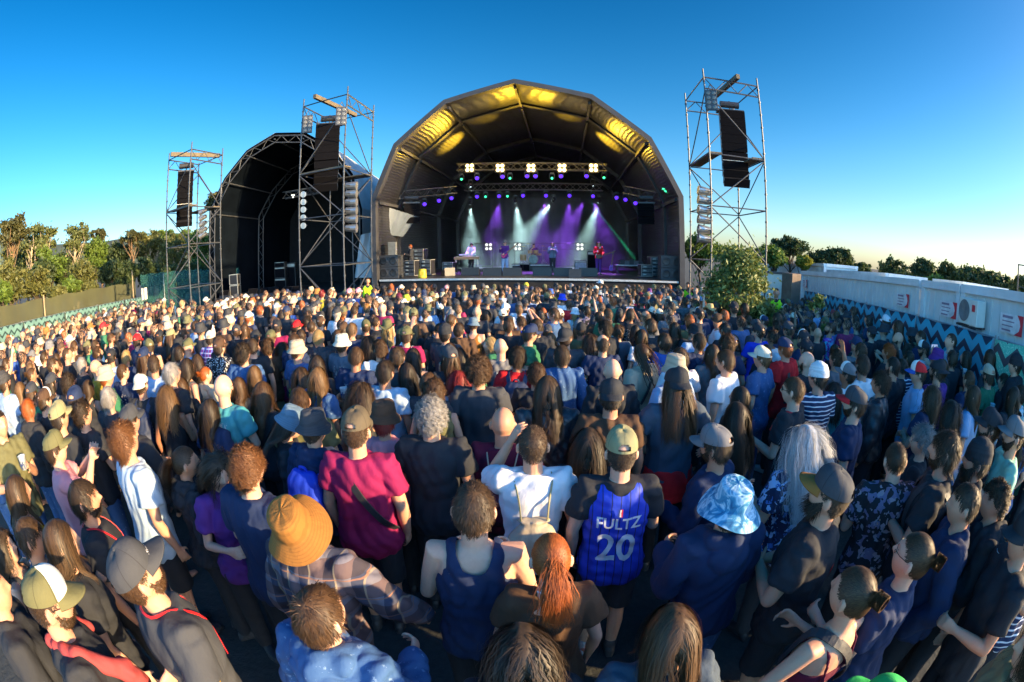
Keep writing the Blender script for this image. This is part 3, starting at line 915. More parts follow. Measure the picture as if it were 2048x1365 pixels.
# ------------------------------------------------------------------ rigging: trusses and lamps
TRUSS = mat('truss_grey', (0.16, 0.155, 0.15), 0.45, 0.6, .2, 6)
def truss_thing(p, q, size, label, r=.025):
    p, q = Vector(p), Vector(q)
    root = empty('lighting_truss', p, label, 'truss', 'trusses over the main stage')
    mb = MB(); mb.truss(p - p, q - p, size, r); mb.build('lattice', TRUSS, root)
    return root
D1, D2 = 6.6, 8.6
f1, f2 = q3(914, 336, D1), q3(1214, 337, D1)
truss_thing(f1, f2, .42, 'front lighting truss carrying five warm blinders')
b1, b2 = q3(930, 376, D2), q3(1206, 376, D2)
truss_thing(b1, b2, .42, 'second lighting truss carrying violet moving lights below the blinders')
truss_thing(q3(793, 392, 3.2), q3(910, 381, 6.2), .42, 'slanting side truss over the keyboards with lamps below')
truss_thing(q3(1252, 380, 6.0), q3(1316, 394, 3.6), .42, 'slanting side truss near the right leg of the main arch')
truss_thing(q3(950, 494, 9.6), q3(1192, 494, 9.6), .40, 'low truss behind the band carrying floor blinders')
WARM = mat('warm_lamp', (1, .8, .5), .3, emit=(1.0, .66, .24), es=2.4, bmp=0)
VIOLET = mat('violet_lamp', (.02, .01, .04), .3, emit=(.07, .012, 1.0), es=1.0, bmp=0)
COOL = mat('cool_lamp', (.8, 1, 1), .3, emit=(.75, 1.0, .98), es=5.0, bmp=0)
GREENL = mat('green_lamp', (.1, 1, .5), .3, emit=(.03, 1.0, .35), es=.8, bmp=0)
DIMW = mat('dim_white_lamp', (.8, .8, .7), .3, emit=(.9, .85, .7), es=.35, bmp=0)
TOCAM = lambda p: (EYE - Vector(p)).normalized()
def blinder(p, label, m, group, s=.12):
    """four round lamps in a frame, facing the crowd"""
    root = empty('blinder_light', p, label, 'stage light', group, math.atan2(AX.y, AX.x) - math.pi / 2)
    mb = MB()
    for x in (-s * 1.05, 0, s * 1.05): mb.box((x, .06, 0), (.02, .05, s * 2.2))
    for z in (-s * 1.05, 0, s * 1.05): mb.box((0, .06, z), (s * 2.2, .052, .02))
    mb.build('frame', DARK_STEEL, root)
    for x in (-s / 2, s / 2):
        for z in (-s / 2, s / 2):
            mb = MB(); mb.lathe([(s * .40, 0), (s * .36, -.03), (.004, -.045)], (x, .02, z), 14, 'y'); mb.build('lamp', m, root)
    return root
LIGHTS = []
def lamp(kind, name, p, energy, color, aim=None, size=R(30), blend=.6, radius=.12):
    l = bpy.data.lights.new(name, kind); l.energy = energy; l.color = color
    o = bpy.data.objects.new(name, l); COL.objects.link(o); o.location = p
    if kind == 'SPOT': l.spot_size = size; l.spot_blend = blend; l.shadow_soft_size = radius
    if kind == 'POINT': l.shadow_soft_size = radius
    if aim is not None and kind == 'SPOT': o.location = Vector(p) + (Vector(aim) - Vector(p)).normalized() * .45
    if aim is not None: o.rotation_euler = (Vector(p) - Vector(aim)).to_track_quat('Z', 'Y').to_euler()
    return o
pos5 = ['leftmost, above the keyboards', 'second, left of the middle', 'middle one above the drums', 'fourth, right of the middle', 'rightmost, above the guitarist in red']
for i, px in enumerate((939, 1000, 1062, 1124, 1187)):
    p = q3(px, 336, D1 - .35)
    blinder(p, 'warm glowing four-lamp blinder on the front truss, ' + pos5[i], WARM, 'blinders on the front truss', .27)
    lamp('POINT', 'blinder_glow', p + Vector((0, -.4, 0)), 22, (1.0, .68, .18), radius=.25)
for i, (px, lab) in enumerate(((977, 'left of the drums'), (1035, 'right behind the drums'), (1160, 'between the singer and the guitarist in red'))):
    blinder(q3(px, 494, 9.2), 'dim four-lamp floor blinder on the low truss, ' + lab, DIMW, 'floor blinders behind the band', .26)
def moving_head(p, label, m, group, aim=None, s=.13):
    p = Vector(p)
    root = empty('moving_light', p, label, 'stage light', group)
    d = (Vector(aim) - p).normalized() if aim is not None else TOCAM(p)
    mb = MB(); mb.box((0, 0, .30), (.22, .16, .10)); mb.box((-.14, 0, .12), (.03, .1, .32)); mb.box((.14, 0, .12), (.03, .1, .32)); mb.build('yoke', BLACK, root)
    mb = MB(); mb.tube(-d * .14, d * .12, s * .8, 14, s); mb.build('head', BLACK, root, smooth=False)
    mb = MB(); mb.tube(d * .123, d * .135, s * .94, 14, s * .8); mb.build('lens', m, root)
    return root
for i, (px, py) in enumerate(((954, 357), (1005, 354), (1054, 353), (1071, 353), (1122, 353), (1173, 353))):
    moving_head(q3(px, py, D1), 'violet moving light under the front truss, ' + ['far left', 'second from the left', 'left one of the middle pair', 'right one of the middle pair', 'fifth along', 'far right'][i], VIOLET, 'violet lights under the front truss', s=.125)
for i, (px, py) in enumerate(((954, 394), (998, 393), (1046, 392), (1092, 392), (1139, 392), (1186, 393))):
    moving_head(q3(px, py, D2), 'violet moving light under the second truss, ' + ['far left', 'second from the left', 'third from the left', 'third from the right', 'second from the right', 'far right'][i], VIOLET, 'violet lights under the second truss', s=.12)
for i, (px, py, d) in enumerate(((849, 409, 4.4), (878, 402, 5.2), (903, 397, 6.0), (1233, 396, 6.2), (1251, 400, 5.4), (1271, 407, 4.8))):
    moving_head(q3(px, py, d), 'violet moving light below the slanting truss, ' + ['outermost over the keyboards', 'middle one over the keyboards', 'innermost over the keyboards', 'innermost on the guitar side', 'middle one on the guitar side', 'outermost on the guitar side'][i], VIOLET, 'violet lights below the slanting trusses', s=.115)
for i, (px, py, d) in enumerate(((923, 359, D1), (1020, 357, D1), (1104, 357, D1), (971, 394, D2), (1015, 393, D2), (1208, 356, D1))):
    moving_head(q3(px, py, d), 'small green lamp on the rig, ' + ['top left end', 'top row left of the middle', 'top row right of the middle', 'lower row left', 'lower row beside the third violet light', 'top right end, with the green beam'][i], GREENL, 'green lamps on the rig', s=.08)
beams = []
for i, (px, py, tx, ty) in enumerate(((1031, 401, 1046, 520), (1107, 400, 1030, 500), (1198, 402, 1160, 520), (940, 404, 945, 520), (941, 370, 943, 500), (1186, 368, 1186, 500))):
    p = q3(px, py, D2)
    t_ = q3(tx, ty, 11.5)
    moving_head(p, 'white spot lamp on the second truss, ' + ['aimed at the drums', 'aimed left across the drums', 'aimed at the guitarist in red', 'lower one at the left end', 'upper one at the left end', 'upper one at the right end'][i], COOL, 'white spots on the second truss', t_, s=.12 if i < 4 else .09)
    if i < 4: beams.append((p, t_))
for p, t_ in beams:
    lamp('SPOT', 'white_spot', p, 6500, (.62, 1.0, .95), t_, R(32), 1.0, .10)
for px, tx, ty in ((1139, 1130, 520), (1173, 1115, 500), (1092, 1075, 510), (1186, 1215, 520), (998, 985, 520)):
    lamp('SPOT', 'violet_spot', q3(px, 394, D2), 2600, (.32, .08, 1.0), q3(tx, ty, 11), R(42), 1.0, .10)
for px, tx, ty in ((954, 930, 540), (1054, 1040, 545), (1122, 1110, 545), (1173, 1190, 545)):
    lamp('SPOT', 'violet_spot', q3(px, 357, D1), 2600, (.40, .10, 1.0), q3(tx, ty, 5), R(36), .7, .1)
lamp('SPOT', 'green_spot', q3(1172, 394, D2), 16000, (.05, 1.0, .45), q3(1265, 512, 9.5), R(3.2), .2, .02)
lamp('SPOT', 'green_spot', q3(1208, 356, D1), 12000, (.05, 1.0, .40), q3(1352, 386, 1.2), R(2.6), .2, .02)
# yellow washes that the rig throws up on the canopy
for px, tx, ty, d, e, sz in ((1000, 905, 285, 5.6, 6000, 40), (1124, 1220, 280, 5.6, 6000, 40), (960, 850, 262, 2.0, 560, 56), (1060, 1035, 190, 2.0, 600, 66), (1165, 1285, 262, 2.0, 560, 56), (1030, 960, 225, 4.6, 500, 40), (1100, 1140, 225, 4.6, 500, 40)):
    lamp('SPOT', 'amber_wash', q3(px, 330, 5.6), e * 1.0, (1.0, .58, .03), q3(tx, ty, d), R(sz), .9, .1)

# smoke in the back half of the stage
m = bpy.data.materials.new('stage_smoke'); m.use_nodes = True
t = m.node_tree; t.nodes.remove(t.nodes['Principled BSDF'])
pv = N(t, 'VolumePrincipled', Density=0.035, Anisotropy=0.2); pv.inputs['Color'].default_value = (.9, .92, .95, 1)
v = coords(t, 'Object')
f = noise_fac(t, v, .45, 4, .6)
t.links.new(math_node(t, 'MULTIPLY', math_node(t, 'MAXIMUM', math_node(t, 'SUBTRACT', f, .34), 0.015), .21), pv.inputs['Density'])
t.links.new(pv.outputs[0], t.nodes['Material Output'].inputs['Volume'])
mb = MB()
c = [S(a, d, z) for z in (FLOOR + .05, 6.4) for a, d in ((-5.4, 8.2), (6.6, 8.2), (6.6, 14.6), (-5.4, 14.6))]
mb.add(c, [(3, 2, 1, 0), (4, 5, 6, 7), (0, 1, 5, 4), (1, 2, 6, 5), (2, 3, 7, 6), (3, 0, 4, 7)])
o = mb.build('stage_smoke', m)
tag(o, 'thin smoke drifting over the stage behind the band, lit by the lamps', 'smoke', kind='stuff')
# ------------------------------------------------------------------ scaffold towers
SCAF = mat('scaffold_tube', (0.075, 0.08, 0.088), 0.5, 0.35, .3, 5)
PLANK = mat('scaffold_plank', (0.11, 0.085, 0.05), 0.75, 0, .3, 4)
def tower(corners, ztop, label, levels, lattice=(0, 1), open_side=None, planks=True, r=.031):
    """corners: near, right, far, left (x, y); levels: heights of the ledgers"""
    c = [Vector((x, y, 0)) for x, y in corners]
    cen = sum(c, Vector()) / 4
    g = gz(cen.x, cen.y)
    root = empty('scaffold_tower', (cen.x, cen.y, g), label, 'scaffold tower', 'scaffold towers beside the stages')
    L = [p - cen for p in c]
    H_ = ztop - g
    def at(i, z): return (L[i].x, L[i].y, z)
    for i in range(4):
        mb = MB(); mb.tube(at(i, 0), at(i, H_ + (.35 if i != 2 else .1)), r, 8)
        z = .5
        while z < H_: mb.tube(at(i, z - .03), at(i, z + .03), r * 1.6, 8); z += .5
        mb.box((L[i].x, L[i].y, .01), (.2, .2, .02))
        mb.build('leg', SCAF, root)
    for k, z in enumerate(levels):
        for i in range(4):
            j = (i + 1) % 4
            mb = MB(); mb.tube(at(i, z), at(j, z), r * .8, 6); mb.build('ledger', SCAF, root)
    zs = [0.25] + list(levels) + [H_ - .5]
    for k in range(len(zs) - 1):
        for i in range(4):
            j = (i + 1) % 4
            a, b = (i, j) if (k + i) % 2 else (j, i)
            mb = MB(); mb.tube(at(a, zs[k] + .04), at(b, zs[k + 1] - .04), r * .75, 6); mb.build('brace', SCAF, root)
    for i in (0, 2) if lattice == (0, 1) else lattice:
        j = (i + 1) % 4
        mb = MB(); mb.truss(at(i, H_ - .22), at(j, H_ - .22), .45, .032, .45, flat=True); mb.build('lattice_beam', SCAF, root)
        mb = MB(); mb.truss(at(i, levels[0] - .0), at(j, levels[0]), .3, .028, .6, flat=True); mb.build('base_lattice', SCAF, root)
    for i in (1, 3):
        j = (i + 1) % 4
        mb = MB(); mb.tube(at(i, H_), at(j, H_), r * .8, 6); mb.build('ledger', SCAF, root)
        if planks:
            z = levels[-1] + .05
            mb = MB(); d = (L[j] - L[i]).normalized(); n = Vector((-d.y, d.x, 0))
            if n.dot(L[i]) > 0: n = -n
            for q in (.12, .36):
                mb.beam(Vector(at(i, z)) + n * q, Vector(at(j, z)) + n * q, .22, .05)
            mb.build('platform', PLANK, root)
    return root, cen, g
def top_pt(px, py, z):
    d = ray(px, py); t = (z - CAM_H) / d.z
    p = EYE + d * t
    return (p.x, p.y)
def quad_from(near, right, left):
    far = (right[0] + left[0] - near[0], right[1] + left[1] - near[1])
    return [near, right, far, left]
def par_can(p, label, group, aim, s=.15):
    root = empty('flood_lamp', p, label, 'stage light', group)
    p = Vector((0, 0, 0)); d = Vector(aim).normalized()
    mb = MB(); mb.tube(p - d * s * 1.3, p + d * s * 1.3, s * .75, 14, s)
    mb.build('can', mat('lamp_can', (.34, .34, .33), .4, .8, .15, 6), root)
    mb = MB(); mb.tube(p - d * s * 1.75, p - d * s * 1.31, s * .45, 10, s * .72); mb.build('cap', DARK_STEEL, root)
    mb = MB(); a = d.cross(Vector((0, 0, 1))).normalized()
    mb.path([p + a * s * 1.1, p + a * s * 1.2 - d * s * 1.5 + Vector((0, 0, .02)), p - a * s * 1.2 - d * s * 1.5 + Vector((0, 0, .02)), p - a * s * 1.1], .014, 5); mb.build('yoke', DARK_STEEL, root)
    return root
def fixture(p, label, rz):
    root = empty('led_blinder', p, label, 'stage light', 'lamp panels on the towers', rz)
    mb = MB(); mb.box((0, 0, 0), (.42, .10, .78)); mb.build('casing', DARK_STEEL, root, bevel=.01)
    for x in (-.1, .1):
        for z in (-.27, -.09, .09, .27):
            mb = MB(); mb.lathe([(.075, -.051), (.065, -.056), (.02, -.062)], (x, 0, z), 12, 'y'); mb.build('lamp', DIMW2, root)
    mb = MB(); mb.tube((-.12, 0, .38), (0, 0, .62), .015); mb.tube((.12, 0, .38), (0, 0, .62), .015); mb.build('hanger', DARK_STEEL, root)
DIMW2 = mat('unlit_lens', (.13, .13, .12), .25, 0, .2, 8)
GRILLE = mat('speaker_grille', (.004, .004, .0055), .95, 0, .25, 60, .3, .08)
def line_array(p, n, wd, ht, dp, rz, label, curve, split=None):
    """a hung column of cabinets that curves inwards towards the bottom"""
    root = empty('line_array', p, label, 'loudspeaker', 'hanging line arrays', rz)
    y, z, tilt = 0.0, 0.0, 0.0
    mb = MB(); mb.box((0, .1, .05), (wd * 1.05, dp * .8, .08)); mb.beam((0, .1, .05), (0, .1, .5), .05, .05)
    mb.tube((-.38, .1, .34), (.38, .1, .34), .14, 12); mb.build('flying_frame', DARK_STEEL, root)
    for i in range(n):
        tilt = curve * max(0, i - n * .45) / n
        c, s_ = math.cos(tilt), math.sin(tilt)
        def tr(a, b, d): return (a, y + b * c + d * s_, z - b * s_ * -1 * 0 + d * c - b * s_)
        mb = MB()
        h2, w2, f = ht * .485, wd / 2, dp * .5
        vs = [tr(-w2 * .86, f, -ht + .01), tr(w2 * .86, f, -ht + .01), tr(w2, -f, -ht + .01), tr(-w2, -f, -ht + .01), tr(-w2 * .86, f, 0), tr(w2 * .86, f, 0), tr(w2, -f, 0), tr(-w2, -f, 0)]
        mb.add(vs, [(0, 1, 2, 3), (7, 6, 5, 4), (1, 0, 4, 5), (2, 1, 5, 6), (0, 3, 7, 4)])
        mb.cur = 1; mb.add([vs[2], vs[3], vs[7], vs[6]], [(0, 1, 2, 3)])
        mb.cur = 0
        for sx in (-1, 1): mb.beam(tr(sx * w2 * .99, -f * .8, -ht * .5 - .05), tr(sx * w2 * .99, -f * .8, -ht * .5 + .05), .03, .05)
        ob = mb.build('cabinet', [BLACK, GRILLE], root)
        if split and i in split:
            mb = MB(); mb.beam(tr(-w2, -f - .004, -ht + .005), tr(w2, -f - .004, -ht + .005), .01, .015); mb.build('trim_strip', mat('pale_strip', (.6, .6, .55), .5), ob)
        z -= ht * c; y += ht * s_
    return root
# right tower
zt = 9.0
nr, rt, lf = top_pt(1407, 147 + 8, zt), top_pt(1515, 166 + 8, zt), top_pt(1371, 194 + 8, zt)
tw, cen, g = tower(quad_from(nr, rt, lf), zt, 'tall scaffold tower standing behind the round bush, loudspeaker column inside', [1.0, 3.0, 4.9, 6.75])
cR_ = cen
mb = MB(); a = Vector((nr[0], nr[1], zt + .1)); b = cen + Vector((.9, .1, zt + .22)); a = cen + Vector((-.1, -1.9, zt + .1))
mb.beam(a, cen + Vector((.1, 1.4, zt + .05)), .14, .18)
tag(mb.build('lifting_beam', PLANK), 'brown lifting beam across the top of the right scaffold tower', 'beam')
p = at_y(1461, 225, cen.y - .15); line_array((p.x, cen.y - .15, p.z), 9, 1.02, .335, .60, R(-14), 'hanging black loudspeaker column in the scaffold tower above the bush', -.9, [5])
fixture(at_y(1423, 201, nr[1] - .1), 'lamp panel hung near the top of the scaffold tower above the bush', R(-25))
for i, py in enumerate((383, 401, 421, 440, 460, 478)):
    p = at_y(1408, py, nr[1] + .25); par_can(p, 'silver flood lamp on the tower by the bush, ' + ['topmost of six', 'second from the top', 'third from the top', 'fourth from the top', 'fifth from the top', 'lowest of six'][i], 'flood lamps on the tower by the bush', (-1, .1, .12), .17)
# middle tower
nr, rt, lf = top_pt(695, 181 + 8, zt), top_pt(747, 217 + 8, zt), top_pt(607, 206 + 8, zt)
tw, cen, g = tower(quad_from(nr, rt, lf), zt, 'scaffold tower between the two stages with a loudspeaker column and two lamp panels', [.9, 2.9, 4.85, 6.7])
mb = MB(); mb.beam(cen + Vector((-.4, -1.9, zt + .1)), cen + Vector((.3, 1.4, zt + .05)), .14, .18)
tag(mb.build('lifting_beam', PLANK), 'brown lifting beam across the top of the tower between the stages', 'beam')
p = at_y(658, 251, cen.y - .2); line_array((p.x, cen.y - .2, p.z), 9, 1.05, .325, .62, R(13), 'hanging black loudspeaker column in the scaffold tower between the stages', -1.0)
fixture(at_y(615, 249, lf[1] - .1), 'lamp panel on the outer leg of the tower between the stages', R(18))
fixture(at_y(682, 233, nr[1] - .1), 'lamp panel on the near leg of the tower between the stages', R(18))
for i, py in enumerate((372, 388, 405, 422, 439, 457)):
    p = at_y(703, py, nr[1] + .3); par_can(p, 'silver flood lamp between the two stages, ' + ['topmost of six', 'second from the top', 'third from the top', 'fourth from the top', 'fifth from the top', 'lowest of six'][i], 'flood lamps on the tower between the stages', (1, .0, -.08), .17)
for i, py in enumerate((390, 405, 420, 436, 452)):
    p = at_y(607, py, lf[1] + .3); par_can(p, 'dark flood lamp between the two stages, ' + ['topmost of five', 'second from the top', 'middle of five', 'fourth from the top', 'lowest of five'][i], 'outer flood lamps on the tower between the stages', (.4, -1, -.05), .13)
# small tower at the left
zt2 = 7.8
nr, rt, lf = top_pt(383, 293 + 6, zt2), top_pt(445, 305 + 6, zt2), top_pt(338, 315 + 6, zt2)
tw, cen, g = tower(quad_from(nr, rt, lf), zt2, 'smallest scaffold tower beside the empty stage with a curved loudspeaker column', [.9, 2.4, 4.3, 5.95])
mb = MB(); mb.beam(cen + Vector((-.6, -1.3, zt2 + .1)), cen + Vector((.9, .9, zt2 + .05)), .14, .2)
tag(mb.build('lifting_beam', PLANK), 'pale lifting beam across the top of the smallest tower', 'beam')
p = at_y(372, 345, cen.y - .1); line_array((p.x, cen.y - .1, p.z), 10, .82, .26, .55, R(38), 'curved black loudspeaker column hanging in the smallest scaffold tower', -1.3, [5, 7])
for i, py in enumerate((424, 436, 448, 460, 471)):
    p = at_y(405, py, cen.y + .3); par_can(p, 'flood lamp beside the loudspeaker in the smallest tower, ' + ['topmost of five', 'second from the top', 'middle of five', 'fourth from the top', 'lowest of five'][i], 'flood lamps on the smallest tower', (-1, -.4, -.35), .14)
# black cases under the small tower
for i, (dx, dy, w_, h_) in enumerate(((-.5, -.6, 1.0, .9), (.8, -.2, 1.2, 1.1))):
    mb = MB(); mb.box((0, 0, h_ / 2), (w_, .7, h_)); mb.box((0, -.352, h_ * .5), (w_ * .8, .02, h_ * .7))
    o = mb.build('flight_case', BLACK, bevel=.02); o.location = (cen.x + dx, cen.y + dy, g)
    tag(o, ['smaller black case under the smallest scaffold tower', 'larger black case under the smallest scaffold tower'][i], 'case')

# ------------------------------------------------------------------ small empty stage on the left
B0 = Vector((-13.0, 24.0, 0)); BX = Vector((1, 0, 0)).lerp(Vector((.98, .17, 0)), 0); BA = Vector((0, 1, 0))
A2 = [at_y(x, y, 24.0) for x, y in ((418, 557), (421, 422), (451, 359), (494, 305), (549, 272), (607, 271), (660, 300), (700, 352), (719, 420), (722, 548))]
A2 = [(p.x, p.z) for p in A2]
g2 = gz(0, 24)
A2[0] = (A2[0][0], g2); A2[-1] = (A2[-1][0], g2)
small_stage = empty('small_stage', (-13, 24, g2), 'smaller arched stage, empty and black inside, with lattice arches', 'stage')
SB = Vector(small_stage.location)
def sst(mb, name, m, **k):
    mb.v = [tuple(Vector(p) - SB) for p in mb.v]
    return mb.build(name, m, small_stage, **k)
c2 = (sum(a for a, z in A2) / len(A2), 2.0)
def lattice_arch(y, sc, th=.42, r=.035):
    prof = [((a - c2[0]) * sc + c2[0], (z - 1) * sc + 1 if z > 1 else z) for a, z in A2]
    ins = []
    for i, (a, z) in enumerate(prof):
        d = Vector((c2[0] - a, 3.5 - z)).normalized() if 0 < i < len(prof) - 1 else Vector((1 if i == 0 else -1, 0))
        ins.append((a + d.x * th, z + d.y * th))
    mb = MB()
    for i in range(len(prof) - 1):
        p, q, p2, q2 = [Vector((u[0], y, u[1])) for u in (prof[i], prof[i + 1], ins[i], ins[i + 1])]
        mb.tube(p, q, r * 1.3, 6); mb.tube(p2, q2, r, 6)
        n = max(2, int((q - p).length / .45))
        for k in range(n):
            a, b = p.lerp(q, k / n), p.lerp(q, (k + 1) / n); a2, b2_ = p2.lerp(q2, k / n), p2.lerp(q2, (k + 1) / n)
            mb.tube(a, b2_, r * .6, 4) if k % 2 else mb.tube(a2, b, r * .6, 4)
    sst(mb, 'lattice_arch', SCAF)
    return prof
pf = lattice_arch(24.0, 1.0)
pb = lattice_arch(30.0, .97)
pr3 = [((a - c2[0]) * .95 + c2[0], (z - 1) * .95 + 1 if z > 1 else z) for a, z in A2]
mb = MB(); n = len(pf); vs = []
for y, prof, f in ((23.95, pf, 1.012), (27, pf, 1.0), (30, pb, 1.01), (35, pr3, 1.0)):
    vs += [((a - c2[0]) * f + c2[0], y, (z - 1) * f + 1 if z > 1 else z) for a, z in prof]
fs = []
for k in range(3):
    for i in range(n - 1): fs.append((k * n + i, k * n + i + 1, (k + 1) * n + i + 1, (k + 1) * n + i))
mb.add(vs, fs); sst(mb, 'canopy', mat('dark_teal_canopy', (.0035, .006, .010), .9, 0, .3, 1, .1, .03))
mb = MB(); mb.add([(a, 35, z) for a, z in pr3] + [(a, 35.05, z) for a, z in pr3], [tuple(range(n)), tuple(range(2 * n - 1, n - 1, -1))]); sst(mb, 'back_wall', BLACK_CLOTH)
for i in range(1, n - 1):
    mb = MB(); mb.tube((pf[i][0], 24, pf[i][1] - .2), (pb[i][0], 30, pb[i][1] - .2), .04, 6); sst(mb, 'purlin', SCAF)
mb = MB(); mb.box(((A2[0][0] + A2[-1][0]) / 2, 29.6, .45), (A2[-1][0] - A2[0][0] - .5, 11, .12)); sst(mb, 'deck', DECK)
mb = MB(); mb.box(((A2[0][0] + A2[-1][0]) / 2, 24.06, (g2 + .4) / 2), (A2[-1][0] - A2[0][0] - .3, .04, .4 - g2)); sst(mb, 'skirt', BLACK_CLOTH)
CANV = mat('pale_canvas', (0.36, 0.37, 0.38), .6, 0, .18, 1, .5)
def C2(px, py, y): p = at_y(px, py, y); return p
mb = MB(); vs = []
for y, prof, f in ((24.12, pf, 1.024), (27, pf, 1.014), (30, pb, 1.024), (35.2, pr3, 1.014)):
    for k, (a, z) in enumerate(prof): vs.append(((a - c2[0]) * f + c2[0], y + .04 * math.sin(k * 3), (z - 1) * f + 1 if z > 1 else z))
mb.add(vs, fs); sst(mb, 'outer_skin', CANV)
o = sheet('side_canvas', [C2(722, 470, 23.7), C2(756, 462, 23.7), C2(756, 556, 23.7), C2(708, 556, 23.7)], CANV, lambda mb: sst(mb, 'side_canvas', CANV, smooth=True), amp=.16, seed=9)
# truss and lamps inside the small stage
p, q = C2(568, 392, 27), C2(640, 380, 27)
root = empty('lighting_truss', p, 'short lattice truss hung inside the small dark stage', 'truss')
mb = MB(); mb.truss((0, 0, 0), q - p, .4, .025); mb.build('lattice', TRUSS, root)
for i, (px, py) in enumerate(((585, 391), (589, 391), (587, 395))):
    p = C2(px, py, 26.6); root = empty('small_lamp', p, 'tiny glowing lamp on the truss in the dark stage, ' + ['upper left of three', 'upper right of three', 'lower one of three'][i], 'stage light', 'glowing lamps in the dark stage')
    mb = MB(); mb.lathe([(.05, -.06), (.045, -.09), (.005, -.1)], (0, 0, 0), 10, 'y'); mb.build('lens', DIMW, root)
    mb = MB(); mb.lathe([(.04, .08), (.055, -.06)], (0, 0, 0), 10, 'y'); mb.build('housing', BLACK, root)
lamp('POINT', 'small_stage_lamp', C2(587, 396, 26.2), 6, (1, .9, .7), radius=.1)
def amp(p, label, w_, h_, d_=.4, group=None, rz=0, head=False, knob=True, name='amplifier', face=None):
    root = empty(name, p, label, 'amplifier', group, rz)
    mb = MB(); mb.box((0, 0, h_ / 2), (w_, d_, h_)); mb.build('cabinet', BLACK, root, bevel=.015)
    mb = MB(); mb.box((0, -d_ / 2 - .006, h_ * .44), (w_ * .9, .012, h_ * .74)); mb.build('grille', face or GRILLE, root)
    mb = MB(); mb.box((0, -d_ / 2 - .006, h_ * .90), (w_ * .9, .012, h_ * .1)); mb.build('panel', mat('amp_panel', (.35, .34, .30), .4, .4), root)
    return root
DK = .52
for i, (px, w_, h_, dz, lab) in enumerate(((562, .85, .8, 0, 'lower black speaker cabinet of the guitar stack on the empty stage'), (562, .8, .7, .82, 'upper black cabinet of the guitar stack on the empty stage'), (562, .75, .3, 1.54, 'amplifier head on top of the guitar stack on the empty stage'), (580, 1.0, 1.75, 0, 'tall black bass cabinet beside the guitar stack'))):
    p = C2(px, 540, 27.5 if px < 570 else 27.9); amp((p.x, p.y, DK + dz), lab, w_, h_)
GL = mat('case_edge', (.45, .44, .40), .4, .6)
for i, (py) in enumerate((0, .68)):
    p = C2(469, 545, 25.4); root = empty('wire_crate', (p.x, p.y, DK + py), ['lower small framed case at the edge of the empty stage', 'upper small framed case at the edge of the empty stage'][i], 'case', None, .2)
    mb = MB(); mb.box((0, 0, .33), (.55, .5, .6)); mb.build('body', BLACK, root)
    mb = MB()
    for x in (-.28, .28):
        for y in (-.255, .255): mb.beam((x, y, .02), (x, y, .65), .04, .04)
    for z in (.03, .64):
        for x in (-.28, .28): mb.beam((x, -.23, z), (x, .23, z), .04, .04)
        for y in (-.255, .255): mb.beam((-.26, y, z), (.26, y, z), .04, .04)
    mb.build('edge_frame', GL, root)
for i, px in enumerate((447, 504, 528, 545, 575, 592, 612)):
    p = C2(px, 556, 24.6); root = empty('floor_monitor', (p.x, p.y, DK), 'black wedge monitor along the edge of the empty stage, ' + ['at the outer corner', 'first right of the arch foot', 'second right of the arch foot', 'below the guitar stack', 'right of the guitar stack', 'near the tower leg', 'behind the tower leg'][i], 'monitor', 'wedge monitors on the empty stage', .3)
    mb = MB(); mb.add([(-.3, -.25, 0), (.3, -.25, 0), (.3, .25, 0), (-.3, .25, 0), (-.3, -.2, .12), (.3, -.2, .12), (.3, .2, .42), (-.3, .2, .42)], [(3, 2, 1, 0), (4, 5, 6, 7), (0, 1, 5, 4), (1, 2, 6, 5), (2, 3, 7, 6), (3, 0, 4, 7)]); mb.build('case', BLACK, root)
    mb = MB(); mb.add([(-.27, -.17, .145), (.27, -.17, .145), (.27, .17, .40), (-.27, .17, .40)], [(0, 1, 2, 3)]); mb.build('grille', GRILLE, root)
# ------------------------------------------------------------------ people: materials
def obj_col(t):
    return t.nodes.new('ShaderNodeObjectInfo').outputs['Color']
def make_skin():
    m, t, b = nodes_of('skin')
    c = obj_col(t); v = coords(t)
    f = noise_fac(t, v, 9, 3); g = noise_fac(t, v, 70, 2)
    k = mixc(t, math_node(t, 'MULTIPLY', f, .35), c, (0.55, 0.16, 0.10))
    t.links.new(mixc(t, math_node(t, 'MULTIPLY', g, .25), k, (0.30, 0.13, 0.08)), b.inputs['Base Color'])
    b.inputs['Roughness'].default_value = 0.5
    b.inputs['Specular IOR Level'].default_value = 0.35
    b.inputs['Subsurface Weight'].default_value = 0.12
    b.inputs['Subsurface Radius'].default_value = (0.02, 0.007, 0.004)
    b.inputs['Subsurface Scale'].default_value = 0.6
    bump(t, b, g, 0.12, 0.004)
    return m
SKIN = make_skin()
def make_hairm():
    m, t, b = nodes_of('hair')
    c = obj_col(t)
    g = t.nodes.new('ShaderNodeNewGeometry')
    r_ = g.outputs['Random Per Island']
    dark = mixc(t, .55, c, (0.004, 0.003, 0.002)); lite = mixc(t, .10, c, (0.5, 0.28, 0.12))
    t.links.new(mixc(t, r_, dark, lite), b.inputs['Base Color'])
    b.inputs['Roughness'].default_value = 0.5
    b.inputs['Specular IOR Level'].default_value = 0.35
    tr = t.nodes.new('ShaderNodeBsdfTranslucent'); t.links.new(c, tr.inputs['Color'])
    mx = t.nodes.new('ShaderNodeMixShader'); mx.inputs[0].default_value = .15
    t.links.new(b.outputs[0], mx.inputs[1]); t.links.new(tr.outputs[0], mx.inputs[2]); t.links.new(mx.outputs[0], t.nodes['Material Output'].inputs[0])
    return m
HAIRM = make_hairm()
